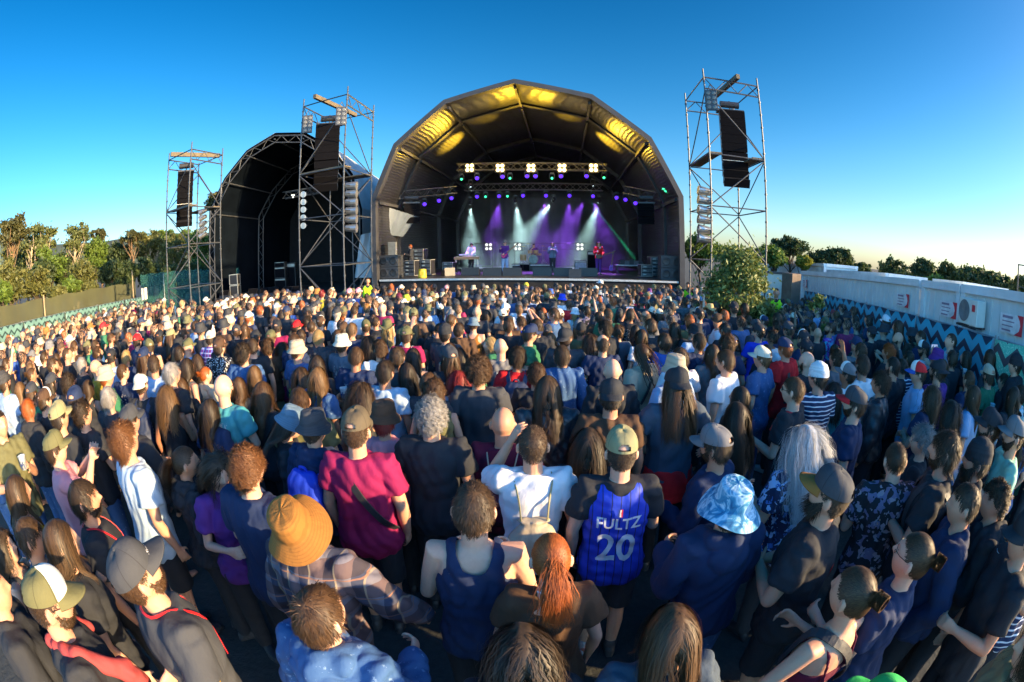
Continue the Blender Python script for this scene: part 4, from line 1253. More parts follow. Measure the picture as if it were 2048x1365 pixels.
def fabric(name, pattern=None, rough=.85, sheen=.0, bmp=.25, weave=260):
    if name in MATS: return MATS[name]
    m, t, b = nodes_of(name)
    c = obj_col(t); v = coords(t)
    f = noise_fac(t, v, 5, 4)
    base = mixc(t, math_node(t, 'MULTIPLY', f, .45), c, mixc(t, .6, c, (0.0, 0.0, 0.0)))
    if pattern: base = pattern(t, v, base, c)
    t.links.new(base, b.inputs['Base Color'])
    b.inputs['Roughness'].default_value = rough
    b.inputs['Specular IOR Level'].default_value = .3 if rough > .6 else .5
    s = noise_fac(t, coords(t, 'Object', (1, 1, .45)), 16, 3)
    w_ = noise_fac(t, v, weave, 1)
    h = math_node(t, 'ADD', math_node(t, 'MULTIPLY', s, 1.0), math_node(t, 'MULTIPLY', w_, .12))
    bump(t, b, h, bmp * 2.2, .014)
    MATS[name] = m
    return m
def sep(t, v):
    s = t.nodes.new('ShaderNodeSeparateXYZ'); t.links.new(v, s.inputs[0]); return s.outputs
def band(t, x, per, frac, ph=0.0):
    return math_node(t, 'LESS_THAN', math_node(t, 'FRACT', math_node(t, 'ADD', math_node(t, 'DIVIDE', x, per), 50 + ph)), frac)
def pat_plaid(t, v, base, c):
    s = sep(t, v)
    a = band(t, s[0], .115, .42); z = band(t, s[2], .115, .42)
    k = mixc(t, math_node(t, 'MULTIPLY', a, .75), (0.11, 0.075, 0.08), (0.018, 0.020, 0.034))
    k = mixc(t, math_node(t, 'MULTIPLY', z, .6), k, (0.17, 0.18, 0.23))
    k = mixc(t, math_node(t, 'MULTIPLY', math_node(t, 'MULTIPLY', a, z), .8), k, (0.028, 0.035, 0.07))
    k = mixc(t, math_node(t, 'MULTIPLY', band(t, s[0], .115, .07, .6), .7), k, (0.30, 0.24, 0.16))
    return mixc(t, math_node(t, 'MULTIPLY', band(t, s[2], .115, .06, .7), .7), k, (0.30, 0.14, 0.08))
def pat_stripes(t, v, base, c):
    return mixc(t, band(t, sep(t, v)[2], .042, .26), base, (0.62, 0.62, 0.66))
def pat_pin(t, v, base, c):
    return mixc(t, band(t, sep(t, v)[0], .05, .10), base, (0.006, 0.008, 0.05))
def pat_spots(c2, sc, th, c3=None):
    def f(t, v, base, c):
        n = N(t, 'TexNoise', Scale=sc, Detail=2.5, Distortion=.6); t.links.new(v, n.inputs['Vector'])
        k = mixc(t, math_node(t, 'GREATER_THAN', n.outputs['Fac'], th), base, c2)
        if c3:
            n2 = N(t, 'TexNoise', Scale=sc * 1.5, Detail=2, Distortion=.4); n2.noise_dimensions = '4D'; n2.inputs['W'].default_value = 3
            t.links.new(v, n2.inputs['Vector'])
            k = mixc(t, math_node(t, 'GREATER_THAN', n2.outputs['Fac'], th + .03), k, c3)
        return k
    return f
def pat_dots(t, v, base, c):
    n = N(t, 'TexVoronoi', Scale=38.0); t.links.new(v, n.inputs['Vector'])
    return mixc(t, math_node(t, 'LESS_THAN', n.outputs['Distance'], .36), base, (.6, .6, .6))
def pat_tie(t, v, base, c):
    n = N(t, 'TexNoise', Scale=13.0, Detail=3.0, Distortion=1.6); t.links.new(v, n.inputs['Vector'])
    return ramp(t, n.outputs['Fac'], [(.3, (.02, .10, .22)), (.45, (.05, .24, .40)), (.56, (.40, .58, .70)), (.7, (.03, .14, .28))])
def pat_denim(t, v, base, c):
    n = N(t, 'TexNoise', Scale=26.0, Detail=5.0, Roughness=.7); t.links.new(v, n.inputs['Vector'])
    return mixc(t, math_node(t, 'MULTIPLY', math_node(t, 'GREATER_THAN', n.outputs['Fac'], .62), .35), base, (.35, .48, .62))
def pat_leo(t, v, base, c):
    n = N(t, 'TexVoronoi', Scale=30.0); t.links.new(v, n.inputs['Vector'])
    return mixc(t, math_node(t, 'LESS_THAN', math_node(t, 'ABSOLUTE', math_node(t, 'SUBTRACT', n.outputs['Distance'], .33)), .12), base, (.02, .015, .01))
def pat_print(t, v, base, c):
    s = sep(t, v)      # a faded graphic on the back
    m1 = math_node(t, 'LESS_THAN', math_node(t, 'ABSOLUTE', s[0]), .105); m2 = math_node(t, 'LESS_THAN', math_node(t, 'ABSOLUTE', math_node(t, 'SUBTRACT', s[2], 1.24)), .13)
    n = N(t, 'TexNoise', Scale=24.0, Detail=4.0, Distortion=1.2); t.links.new(v, n.inputs['Vector'])
    k = math_node(t, 'MULTIPLY', math_node(t, 'MULTIPLY', m1, m2), math_node(t, 'GREATER_THAN', n.outputs['Fac'], .54))
    k = math_node(t, 'MULTIPLY', k, math_node(t, 'LESS_THAN', s[1], -.02))
    return mixc(t, math_node(t, 'MULTIPLY', k, .75), base, (.42, .40, .37))
FABS = {
    'print': lambda: fabric('printed_cotton', pat_print),
    'plain': lambda: fabric('cotton'), 'plaid': lambda: fabric('plaid_flannel', pat_plaid), 'stripes': lambda: fabric('striped_cotton', pat_stripes),
    'pin': lambda: fabric('pinstripe_mesh', pat_pin, .6), 'bluefloral': lambda: fabric('blue_floral', pat_spots((.32, .48, .70), 17, .56, (.05, .14, .40))),
    'darkfloral': lambda: fabric('dark_floral', pat_spots((.17, .15, .24), 15, .57, (.30, .26, .30))), 'redfloral': lambda: fabric('red_floral', pat_spots((.45, .06, .10), 18, .56, (.55, .5, .42))),
    'dots': lambda: fabric('dotted_cotton', pat_dots), 'tie': lambda: fabric('tie_dye', pat_tie), 'denim': lambda: fabric('denim', pat_denim, .8), 'leo': lambda: fabric('leopard_print', pat_leo),
    'leather': lambda: fabric('leather', None, .32, 0, .5), 'lime': lambda: fabric('lime_print', pat_spots((.012, .015, .012), 14, .5)), 'marble': lambda: fabric('marbled_cotton', pat_spots((.25, .08, .42), 10, .52, (.05, .35, .5))),
    'check': lambda: fabric('purple_check', lambda t, v, b, c: mixc(t, band(t, sep(t, v)[2], .07, .3), mixc(t, band(t, sep(t, v)[0], .07, .3), b, (.10, .16, .5)), (.30, .34, .6))),
}
C = {
    'black': (.025, .027, .033), 'charcoal': (.050, .053, .062), 'grey': (.16, .16, .17), 'ltgrey': (.40, .41, .42), 'darkgrey': (.055, .055, .06), 'white': (.74, .74, .75), 'cream': (.66, .60, .47),
    'navy': (.018, .032, .085), 'blue': (.03, .10, .40), 'royal': (.015, .055, .62), 'denim': (.045, .11, .26), 'ltblue': (.30, .42, .62), 'paleblue': (.42, .54, .66), 'teal': (.05, .26, .30), 'sage': (.32, .40, .36), 'mint': (.30, .58, .42),
    'red': (.62, .015, .02), 'maroon': (.27, .010, .075), 'brick': (.34, .05, .05), 'pink': (.62, .26, .30), 'orange': (.60, .12, .03), 'mustard': (.42, .24, .02), 'yellow': (.62, .48, .04), 'lime': (.42, .55, .03), 'green': (.03, .16, .08), 'kelly': (.03, .50, .10),
    'olive': (.13, .125, .055), 'khaki': (.27, .25, .13), 'tan': (.30, .125, .024), 'taupe': (.105, .082, .052), 'beige': (.46, .38, .27), 'brown': (.085, .045, .025), 'slate': (.10, .13, .17), 'purple': (.12, .03, .22), 'hivis': (.45, .85, .02), 'greyblue': (.13, .20, .27), 'steel': (.06, .085, .12),
    'wine': (.11, .006, .028), 'straw': (.52, .38, .17), 'rust': (.30, .085, .02),
}
HC = {'b': (.012, .010, .009), 'd': (.040, .023, .013), 'm': (.075, .036, .016), 'l': (.18, .095, .038), 'g': (.42, .095, .013), 'c': (.17, .065, .022), 'y': (.48, .31, .12), 'w': (.34, .33, .32), 'r': (.26, .012, .02), 's': (.62, .64, .66)}
SKINS = [(.60, .34, .215), (.50, .265, .16), (.66, .41, .285), (.42, .215, .125), (.55, .30, .20), (.27, .135, .07)]

# ------------------------------------------------------------------ people: shapes
HW, HD, HH = .080, .101, .118
def head_surf(d):
    """points on a face-shaped head for unit directions d (n,3); +y is the face, origin the middle of the head"""
    p = d * np.array([HW, HD, HH])
    x, y, z = p[:, 0].copy(), p[:, 1].copy(), p[:, 2].copy()
    low = np.clip((-z - .01) / .105, 0, 1)
    x *= 1 - .34 * low ** 1.5
    y = np.where(y > 0, y * (1 - .08 * low) + .012 * low, y * (1 - .42 * low))
    top = np.clip(z / HH, 0, 1)
    y = np.where(y < 0, y * (1 + .05 * np.sin(top * math.pi)), y)
    f = np.clip(d[:, 1], 0, 1) ** 1.2
    def G(cx, cz, sx, sz): return np.exp(-((x - cx) / sx) ** 2 - ((z - cz) / sz) ** 2)
    nose = np.where(z > -.022, np.exp(-((z + .022) / .036) ** 2), np.exp(-((z + .022) / .009) ** 2)) * np.exp(-(x / (.0085 + np.clip(-z, 0, .03) * .22)) ** 2)
    y = y + f * (.027 * nose + .0065 * G(0, .028, .05, .011) - .011 * (G(.031, .008, .017, .013) + G(-.031, .008, .017, .013)) + .006 * G(0, -.058, .021, .009) - .004 * G(0, -.052, .02, .003) + .008 * G(0, -.098, .024, .018) + .005 * (G(.042, -.02, .02, .02) + G(-.042, -.02, .02, .02)))
    return np.stack([x, y, z], axis=1)
def sphere_dirs(nu, nv):
    V = []
    for j in range(nv + 1):
        ph = math.pi * j / nv
        for i in range(nu):
            a = 2 * math.pi * i / nu
            V.append((math.sin(ph) * math.sin(a), math.sin(ph) * math.cos(a), math.cos(ph)))
    F = [(j * nu + i, (j + 1) * nu + i, (j + 1) * nu + (i + 1) % nu, j * nu + (i + 1) % nu) for j in range(nv) for i in range(nu)]
    return np.array(V), F
class Shells:
    """closed shells that a voxel remesh fuses into one skin"""
    def __init__(s): s.V, s.F, s.n = [], [], 0
    def add(s, V, F):
        s.V.append(np.asarray(V, float)); s.F += [tuple(i + s.n for i in f) for f in F]; s.n += len(V)
    def loft(s, secs, n=18, pw=1.0):
        """secs: (centre, half-axis u, half-axis v)"""
        V = []
        for c, u, v in secs:
            c, u, v = np.array(c, float), np.array(u, float), np.array(v, float)
            for k in range(n):
                a = 2 * math.pi * k / n
                ca, sa = math.cos(a), math.sin(a)
                ca = math.copysign(abs(ca) ** pw, ca); sa = math.copysign(abs(sa) ** pw, sa)
                V.append(c + u * ca + v * sa)
        m = len(secs)
        F = [(i * n + k, i * n + (k + 1) % n, (i + 1) * n + (k + 1) % n, (i + 1) * n + k) for i in range(m - 1) for k in range(n)]
        F += [tuple(range(n - 1, -1, -1)), tuple(range((m - 1) * n, m * n))]
        s.add(V, F)
    def limb(s, pts, rad, n=12, flat=1.0, cap=True):
        """round tube through pts with radii; rounded ends"""
        P = [np.array(p, float) for p in pts]; secs = []
        up = np.array([0.13, 0.31, 0.94])
        def ax(i):
            d = P[min(i + 1, len(P) - 1)] - P[max(i - 1, 0)]; d /= np.linalg.norm(d) + 1e-9
            a = np.cross(d, up); a /= np.linalg.norm(a) + 1e-9
            return d, a, np.cross(a, d)
        for i in range(len(P)):
            d, a, b = ax(i); r = rad[i]
            if cap and i == 0: secs += [(P[0] - d * r * .9, a * r * .3, b * r * .3 * flat), (P[0] - d * r * .55, a * r * .8, b * r * .8 * flat)]
            secs.append((P[i], a * r, b * r * flat))
            if cap and i == len(P) - 1: secs += [(P[i] + d * r * .55, a * r * .8, b * r * .8 * flat), (P[i] + d * r * .9, a * r * .3, b * r * .3 * flat)]
        s.loft(secs, n)
    def ell(s, c, r, nu=14, nv=10):
        V, F = sphere_dirs(nu, nv); s.add(V * np.array(r) + np.array(c), F)
    def fuse(s, voxel, smooth=3, name='skin'):
        me = bpy.data.meshes.new(name)
        me.from_pydata([tuple(v) for v in np.concatenate(s.V)], [], s.F)
        o = bpy.data.objects.new(name, me); COL.objects.link(o)
        md = o.modifiers.new('r', 'REMESH'); md.mode = 'VOXEL'; md.voxel_size = voxel; md.use_smooth_shade = True
        if smooth:
            sm = o.modifiers.new('s', 'SMOOTH'); sm.factor = .5; sm.iterations = smooth
        out = bpy.data.meshes.new_from_object(o.evaluated_get(bpy.context.evaluated_depsgraph_get()))
        bpy.data.objects.remove(o); bpy.data.meshes.remove(me)
        out.name = name
        return out
def me_co(me):
    a = np.empty(len(me.vertices) * 3, dtype=np.float32); me.vertices.foreach_get('co', a); return a.reshape(-1, 3)
def me_no(me):
    a = np.empty(len(me.vertices) * 3, dtype=np.float32); me.vertex_normals.foreach_get('vector', a); return a.reshape(-1, 3)
def folds(me, amp, seed, k=1.0):
    """cloth folds: a few warped waves pushed along the normals, stronger low down and at the arms"""
    P = me_co(me).astype(float); Nn = me_no(me)
    rng = np.random.default_rng(seed)
    h = np.zeros(len(P))
    wx = .03 * np.sin(P @ (rng.normal(size=3) * 9) + rng.random() * 6)
    for i in range(7):
        d = rng.normal(size=3) * np.array([1, 1, .55]); d /= np.linalg.norm(d)
        fr = (14 + 34 * rng.random()) * k
        h += np.abs(np.sin(P @ d * fr + wx * fr + rng.random() * 6.28)) ** 1.5 * (1.0 if i < 4 else .6)
    h = h / 3.5 - .55
    P = P + Nn * (h * amp)[:, None]
    me.vertices.foreach_set('co', np.ascontiguousarray(P, dtype=np.float32).ravel()); me.update()

ARMS = {   # elbow, wrist for the right arm (x > 0); palm normal, finger curl
    'down': ((.265, -.03, 1.15), (.255, .05, .905), .5), 'pocket': ((.285, -.07, 1.16), (.20, .05, .95), .9), 'cross': ((.265, .07, 1.15), (.02, .235, 1.17), .5),
    'front': ((.26, .03, 1.14), (.17, .27, 1.20), .9), 'hold': ((.25, .06, 1.15), (.13, .30, 1.30), 1.0), 'up': ((.29, .12, 1.58), (.25, .20, 1.83), .15), 'face': ((.27, .22, 1.33), (.135, .19, 1.58), .6),
    'phone': ((.22, .24, 1.38), (.10, .40, 1.62), .8), 'back': ((.27, -.13, 1.17), (.06, -.19, .98), .6), 'clap': ((.24, .17, 1.33), (.05, .30, 1.50), .2), 'hips': ((.34, -.08, 1.16), (.20, .02, 1.0), .8), 'wide': ((.36, .05, 1.22), (.44, .20, 1.02), .5),
    'keys': ((.25, .10, 1.18), (.17, .38, 1.06), .5), 'neck': ((.22, .20, 1.30), (.05, .33, 1.10), 1.0), 'nape': ((.30, .16, 1.40), (.12, .06, 1.55), .5), 'lean': ((.33, .16, 1.22), (.22, .42, 1.10), .6),
}
def shoulder(sex): return (.170 if sex == 'm' else .152, -.005, 1.425 if sex == 'm' else 1.42)
def arm_pts(sex, kind, side):
    e, w_, curl = ARMS[kind]; k = .93 if sex == 'm' else .87
    S_ = shoulder(sex)
    m = np.array([side, 1, 1])
    return np.array(S_) * m, np.array([e[0] * k, e[1], e[2]]) * m, np.array([w_[0] * k, w_[1], w_[2]]) * m, curl
TORSO = {
    'm': [(.80, .135, .095, 0), (.86, .163, .112, -.008), (.93, .168, .118, -.012), (1.0, .157, .110, -.004), (1.08, .152, .105, .0), (1.17, .162, .112, .004), (1.27, .175, .122, .006), (1.345, .182, .120, .0), (1.405, .172, .098, -.008), (1.445, .12, .078, -.012), (1.475, .07, .062, -.010)],
    'f': [(.80, .140, .100, 0), (.86, .172, .118, -.014), (.93, .168, .116, -.018), (1.0, .142, .102, -.006), (1.08, .126, .094, .0), (1.17, .138, .100, .006), (1.255, .152, .122, .018), (1.335, .155, .112, .006), (1.395, .148, .090, -.008), (1.44, .105, .070, -.012), (1.475, .058, .054, -.010)],
}
def torso_secs(sex, wd, off, z0=.0, z1=9., flare=0.0, neck=0.0):
    out = []
    T_ = TORSO[sex]
    for (z, rx, ry, y) in T_:
        if z < z0 - 1e-6 or z > z1: continue
        belly = 1 + (wd - 1) * (1.0 if z < 1.3 else .55)
        bx = (1 + (wd - 1) * (1.0 if z < 1.3 else .35)) * .95
        fl = flare * max(0, (1.05 - z) / .25)
        nk = neck if z > 1.46 else 0
        out.append(((0, y, z), (rx * bx + off + fl + nk, 0, 0), (0, ry * belly + off + fl + nk, 0)))
    return out
def head_frame(hyaw, hpitch):
    M = Matrix.Translation((0, -.005, 1.515)) @ Matrix.Rotation(hyaw, 4, 'Z') @ Matrix.Rotation(hpitch, 4, 'X') @ Matrix.Translation((0, .012, .12))
    return M
def xform(M, V): return np.asarray(V) @ np.array(M.to_3x3()).T + np.array(M.translation)
def hand(sh, elbow, wrist, curl, side, lod):
    d = wrist - elbow; d /= np.linalg.norm(d)
    inw = np.array([-side, .25, 0.0]); inw -= d * inw.dot(d); inw /= np.linalg.norm(inw) + 1e-9      # palm faces this way
    lat = np.cross(d, inw)                                                                          # across the knuckles
    if lat[1] < 0 or (abs(lat[1]) < .2 and lat[2] < 0): lat = -lat                                   # towards the thumb
    c0, c1 = wrist + d * .015, wrist + d * .092
    sh.loft([(wrist - d * .02, lat * .024, inw * .019), (c0, lat * .029, inw * .018), ((c0 + c1) / 2, lat * .039, inw * .016), (c1, lat * .041, inw * .013), (c1 + d * .008, lat * .03, inw * .009)], 12)
    if lod == 2:
        sh.limb([c1, c1 + d * .05 + inw * .03 * curl], [.026, .018], 8, .5); sh.limb([c0 + lat * .03, c0 + lat * .05 + d * .035], [.012, .009], 6)
        return
    for i, (o, L) in enumerate(((.031, .072), (.0105, .080), (-.0105, .074), (-.031, .058))):
        b0 = c1 + lat * o - d * .006
        sp = lat * (o * .25)
        a1, a2 = curl * (.55 + .1 * i), curl * 1.45
        q1 = d * math.cos(a1) + inw * math.sin(a1); q2 = d * math.cos(a2) + inw * math.sin(a2); q3_ = d * math.cos(a2 * 1.35) + inw * math.sin(a2 * 1.35)
        k1 = b0 + (q1 * .46 * L) + sp * .4; k2 = k1 + q2 * .32 * L + sp * .3; k3 = k2 + q3_ * .22 * L
        sh.limb([b0, k1, k2, k3], [.0092, .0088, .008, .0068], 8)
    t0 = c0 + lat * .024 + inw * .006; t1 = t0 + lat * .026 + d * .024 + inw * .012; t2 = t1 + d * .026 + lat * .006 + inw * (.004 + .012 * curl)
    sh.limb([t0, t1, t2], [.0125, .0105, .008], 8)
def add_head(sh, M, lod):
    nu, nv = ((44, 34), (30, 24), (20, 16))[lod]
    D, F = sphere_dirs(nu, nv)
    sh.add(xform(M, head_surf(D)), F)
    for sx in (-1, 1):
        V, F2 = sphere_dirs(10, 8)
        V = V * np.array([.011, .022, .034]); V[:, 0] += .010 * (V[:, 1] < 0) * 1.0
        V = V * np.array([sx, 1, 1]) + np.array([sx * .077, -.008, -.008])
        if sx < 0: F2 = [f[::-1] for f in F2]
        sh.add(xform(M, V), F2)
VOX = (.0068, .0105, .017)
LEGS = {'stand': (.088, .0, .0), 'wide': (.13, .05, -.03), 'step': (.09, .10, -.10)}
def leg_pts(sex, stance, side):
    hx, fw, bk = LEGS[stance]
    yo = fw if side > 0 else bk
    return [np.array([side * .088, -.005, .87]), np.array([side * (hx + .005), yo * .55 + .012, .48]), np.array([side * hx, yo - .012, .085])]
_cache = {}
def body_mesh(sex, wd, aL, aR, hyaw, hpitch, lod, stance='stand'):
    key = ('body', sex, wd, aL, aR, round(hyaw, 2), round(hpitch, 2), lod, stance)
    if key in _cache: return _cache[key]
    sh = Shells()
    M = head_frame(hyaw, hpitch)
    sh.loft(torso_secs(sex, wd, 0), 20, .88)
    k = 1.0 if sex == 'm' else .84
    k *= 1 + (wd - 1) * .5
    for side, kind in ((-1, aL), (1, aR)):
        s_, e, w_, curl = arm_pts(sex, kind, side)
        inn = np.array([side * .09, -.005, 1.405])
        mid = (s_ + e) / 2; fm = e + (w_ - e) * .35
        sh.limb([inn, s_, mid, e], [.062 * k, .058 * k, .048 * k, .038 * k], 12)
        sh.limb([e, fm, w_], [.038 * k, .040 * k, .0255 * k], 12)
        hand(sh, e, w_, curl, side, lod)
        P = leg_pts(sex, stance, side)
        th = 1 + (wd - 1) * .6
        sh.limb([P[0] + np.array([0, 0, .02]), P[0] * .6 + P[1] * .4, P[1]], [.092 * th, .078 * th, .054 * th], 12)
        sh.limb([P[1], P[1] * .68 + P[2] * .32 + np.array([0, -.012, 0]), P[2]], [.054 * th, .055 * th, .036], 12)
        sh.loft([((P[2][0], P[2][1] - .055, .035), (.03, 0, 0), (0, 0, .03)), ((P[2][0], P[2][1], .05), (.036, 0, 0), (0, 0, .048)), ((P[2][0] + side * .008, P[2][1] + .09, .032), (.046, 0, 0), (0, 0, .03)), ((P[2][0] + side * .01, P[2][1] + .165, .02), (.036, 0, 0), (0, 0, .016))], 12)
    hp = M @ Vector((0, -.02, -.05))
    nk = .057 if sex == 'm' else .048
    sh.limb([(0, -.018, 1.43), (0, -.014, 1.49), tuple(hp)], [nk * 1.25, nk, nk * .98], 14, cap=False)
    add_head(sh, M, lod)
    me = sh.fuse(VOX[lod], (3, 2, 1)[lod], 'person')
    me.materials.append(SKIN)
    _cache[key] = me
    return me
def sleeve(sh, sex, wd, kind, side, frac, off, flare=0.012):
    s_, e, w_, curl = arm_pts(sex, kind, side)
    k = (1.0 if sex == 'm' else .84) * (1 + (wd - 1) * .5)
    inn = np.array([side * .08, -.005, 1.405])
    if frac <= 1:
        end = s_ + (e - s_) * frac
        r1 = .052 * k + off + flare
        sh.limb([inn, s_, s_ + (e - s_) * frac * .55], [.064 * k + off, .062 * k + off, .056 * k + off], 14)
        d = (e - s_) / np.linalg.norm(e - s_)
        a = np.cross(d, [0.2, .9, .1]); a /= np.linalg.norm(a); b = np.cross(a, d)
        sh.loft([(s_ + d * .01, a * (.060 * k + off), b * (.060 * k + off)), (s_ + (e - s_) * frac * .6, a * (r1 - .004), b * (r1 - .004)), (end, a * r1, b * r1)], 14)
    else:
        mid = (s_ + e) / 2; fm = e + (w_ - e) * .4; w2 = e + (w_ - e) * min(1, frac - 1)
        sh.limb([inn, s_, mid, e], [.064 * k + off, .062 * k + off, .053 * k + off, .045 * k + off], 14)
        sh.limb([e, fm, w2], [.046 * k + off, .044 * k + off, .034 * k + off], 14)
def top_mesh(kind, sex, wd, aL, aR, lod, seed=0):
    key = ('top', kind, sex, wd, aL, aR, lod, seed % 3 if lod else seed)
    if key in _cache: return _cache[key]
    sh = Shells()
    amp = .021
    sl = {'tee': (.62, .015), 'long': (1.98, .013), 'base': (1.98, .004), 'hoodie': (1.98, .021), 'jacket': (1.98, .022), 'shirt': (.66, .019), 'vest': (0, .026), 'tank': (0, .012), 'bra': (0, .006), 'jersey': (0, .026), 'wrap': (.5, .02)}[kind]
    fr, off = sl
    if kind in ('tee', 'long', 'base', 'hoodie', 'jacket', 'shirt', 'wrap'):
        z0 = .86 if kind in ('hoodie', 'jacket') else .80
        sec = torso_secs(sex, wd, off, z0, 9, .022, .010)
        if kind == 'wrap': sec = [s for s in sec if s[0][2] < 1.42]
        sh.loft(sec, 22, .88)
        for side, a in ((-1, aL), (1, aR)): sleeve(sh, sex, wd, a, side, fr, off)
    elif kind in ('vest', 'jersey', 'tank'):
        sec = [s for s in torso_secs(sex, wd, off, .80, 9, .025) if s[0][2] < 1.33]
        w0, d0 = sec[-1][1][0], sec[-1][2][1]
        wk = {'vest': 1.12, 'jersey': 1.06, 'tank': .92}[kind]
        sec += [((0, .0, 1.345), (w0 * .90 * wk, 0, 0), (0, d0 * .97, 0)), ((0, -.004, 1.40), (w0 * .80 * wk, 0, 0), (0, d0 * .88, 0)), ((0, -.008, 1.44), (w0 * .74 * wk, 0, 0), (0, d0 * .70, 0)), ((0, -.010, 1.468), (w0 * .66 * wk, 0, 0), (0, d0 * .48, 0))]
        sh.loft(sec, 24, .86)
    elif kind == 'bra':
        sec = [((0, .010, 1.19), (.150 * wd, 0, 0), (0, .112 * wd, 0)), ((0, .016, 1.25), (.160 * wd, 0, 0), (0, .132 * wd, 0)), ((0, .012, 1.285), (.158 * wd, 0, 0), (0, .122 * wd, 0))]
        sh.loft(sec, 24, .88)
        for side in (-1, 1):
            sh.limb([(side * .09, .115, 1.27), (side * .095, .085, 1.37), (side * .098, .0, 1.456), (side * .09, -.082, 1.40), (side * .085, -.118, 1.27)], [.011] * 5, 8)
        amp = .002
    if kind == 'hoodie':
        sh.limb([(-.095, .04, 1.465), (-.085, -.06, 1.475), (0, -.115, 1.468), (.085, -.06, 1.475), (.095, .04, 1.465)], [.032, .046, .055, .046, .032], 12)
        sh.ell((0, -.118, 1.40), (.115, .05, .075))
    if kind in ('jacket', 'shirt'):
        sh.limb([(-.062, .05, 1.455), (-.078, -.01, 1.487), (-.05, -.068, 1.497), (.05, -.068, 1.497), (.078, -.01, 1.487), (.062, .05, 1.455)], [.018, .02, .021, .021, .02, .018], 10)
    me = sh.fuse((.0095, .012, .018)[lod], (4, 3, 1)[lod], 'top')
    if kind in ('tank', 'vest', 'jersey'):      # cut the scooped neckline
        nw, zb, zf = {'tank': (.082, 1.385, 1.33), 'vest': (.085, 1.45, 1.40), 'jersey': (.088, 1.425, 1.36)}[kind]
        bm = bmesh.new(); bm.from_mesh(me)
        dead = []
        for f_ in bm.faces:
            c_ = f_.calc_center_median()
            lim = (zb if c_.y < 0 else zf) + .10 * (abs(c_.x) / nw) ** 3
            if abs(c_.x) < nw and c_.z > lim: dead.append(f_)
        bmesh.ops.delete(bm, geom=dead, context='FACES')
        for _k in range(10):
            new = []
            for v in bm.verts:
                nb = [e.other_vert(v) for e in v.link_edges if e.is_boundary]
                if len(nb) == 2: new.append((v, v.co * .4 + (nb[0].co + nb[1].co) * .3))
            for v, c_ in new: v.co = c_
        bm.to_mesh(me); bm.free()
    if lod < 2: folds(me, amp * (1.25 if kind in ('hoodie', 'jacket') else 1.0), seed % 3 if lod else seed)
    _cache[key] = me
    return me
def bottom_mesh(kind, sex, wd, lod, stance='stand', seed=0):
    key = ('bot', kind, sex, wd, lod, stance, seed % 2)
    if key in _cache: return _cache[key]
    sh = Shells(); off = .016
    secs = [((0, -.008, .79), (.15 * wd, 0, 0), (0, .11 * wd, 0))] + torso_secs(sex, wd, off, .86, 1.01)
    sh.loft(secs, 20, .9)
    for side in (-1, 1):
        P = leg_pts(sex, stance, side); th = 1 + (wd - 1) * .6
        if kind == 'trousers':
            sh.limb([P[0], P[0] * .6 + P[1] * .4, P[1], P[1] * .6 + P[2] * .4, P[2] + np.array([0, 0, .02])], [.100 * th, .090 * th, .073 * th, .070, .062], 14)
        else:
            e = P[0] * .12 + P[1] * .88
            sh.limb([P[0], P[0] * .5 + P[1] * .5], [.100 * th, .095 * th], 14)
            sh.loft([(P[0] * .7 + P[1] * .3, (.094 * th, 0, 0), (0, .094 * th, 0)), (e, (.092 * th, 0, 0), (0, .094 * th, 0))], 14)
    me = sh.fuse((.011, .014, .02)[lod], 3 if lod < 2 else 1, kind)
    if lod < 2: folds(me, .008, seed % 2 + 40)
    _cache[key] = me
    return me
def shoe_mesh(stance, side, sex):
    key = ('shoe', stance, side, sex)
    if key in _cache: return _cache[key]
    P = leg_pts(sex, stance, side)[2]; x, y = P[0], P[1]
    sh = Shells()
    sh.loft([((x, y - .075, .04), (.022, 0, 0), (0, 0, .035)), ((x, y - .05, .05), (.040, 0, 0), (0, 0, .05)), ((x, y + .02, .06), (.044, 0, 0), (0, 0, .058)), ((x + side * .008, y + .1, .042), (.050, 0, 0), (0, 0, .04)), ((x + side * .012, y + .175, .032), (.042, 0, 0), (0, 0, .028)), ((x + side * .012, y + .195, .028), (.02, 0, 0), (0, 0, .016))], 14)
    sh.limb([(x, y - .01, .06), (x, y - .012, .12)], [.043, .046], 12)
    sh.loft([((x, y - .08, .012), (.025, 0, 0), (0, 0, .012)), ((x, y + .02, .012), (.046, 0, 0), (0, 0, .012)), ((x + side * .01, y + .12, .012), (.054, 0, 0), (0, 0, .012)), ((x + side * .012, y + .20, .012), (.025, 0, 0), (0, 0, .012))], 14)
    me = sh.fuse(.009, 2, 'shoe'); me.materials.append(fabric('shoe_leather', None, .5))
    _cache[key] = me
    return me

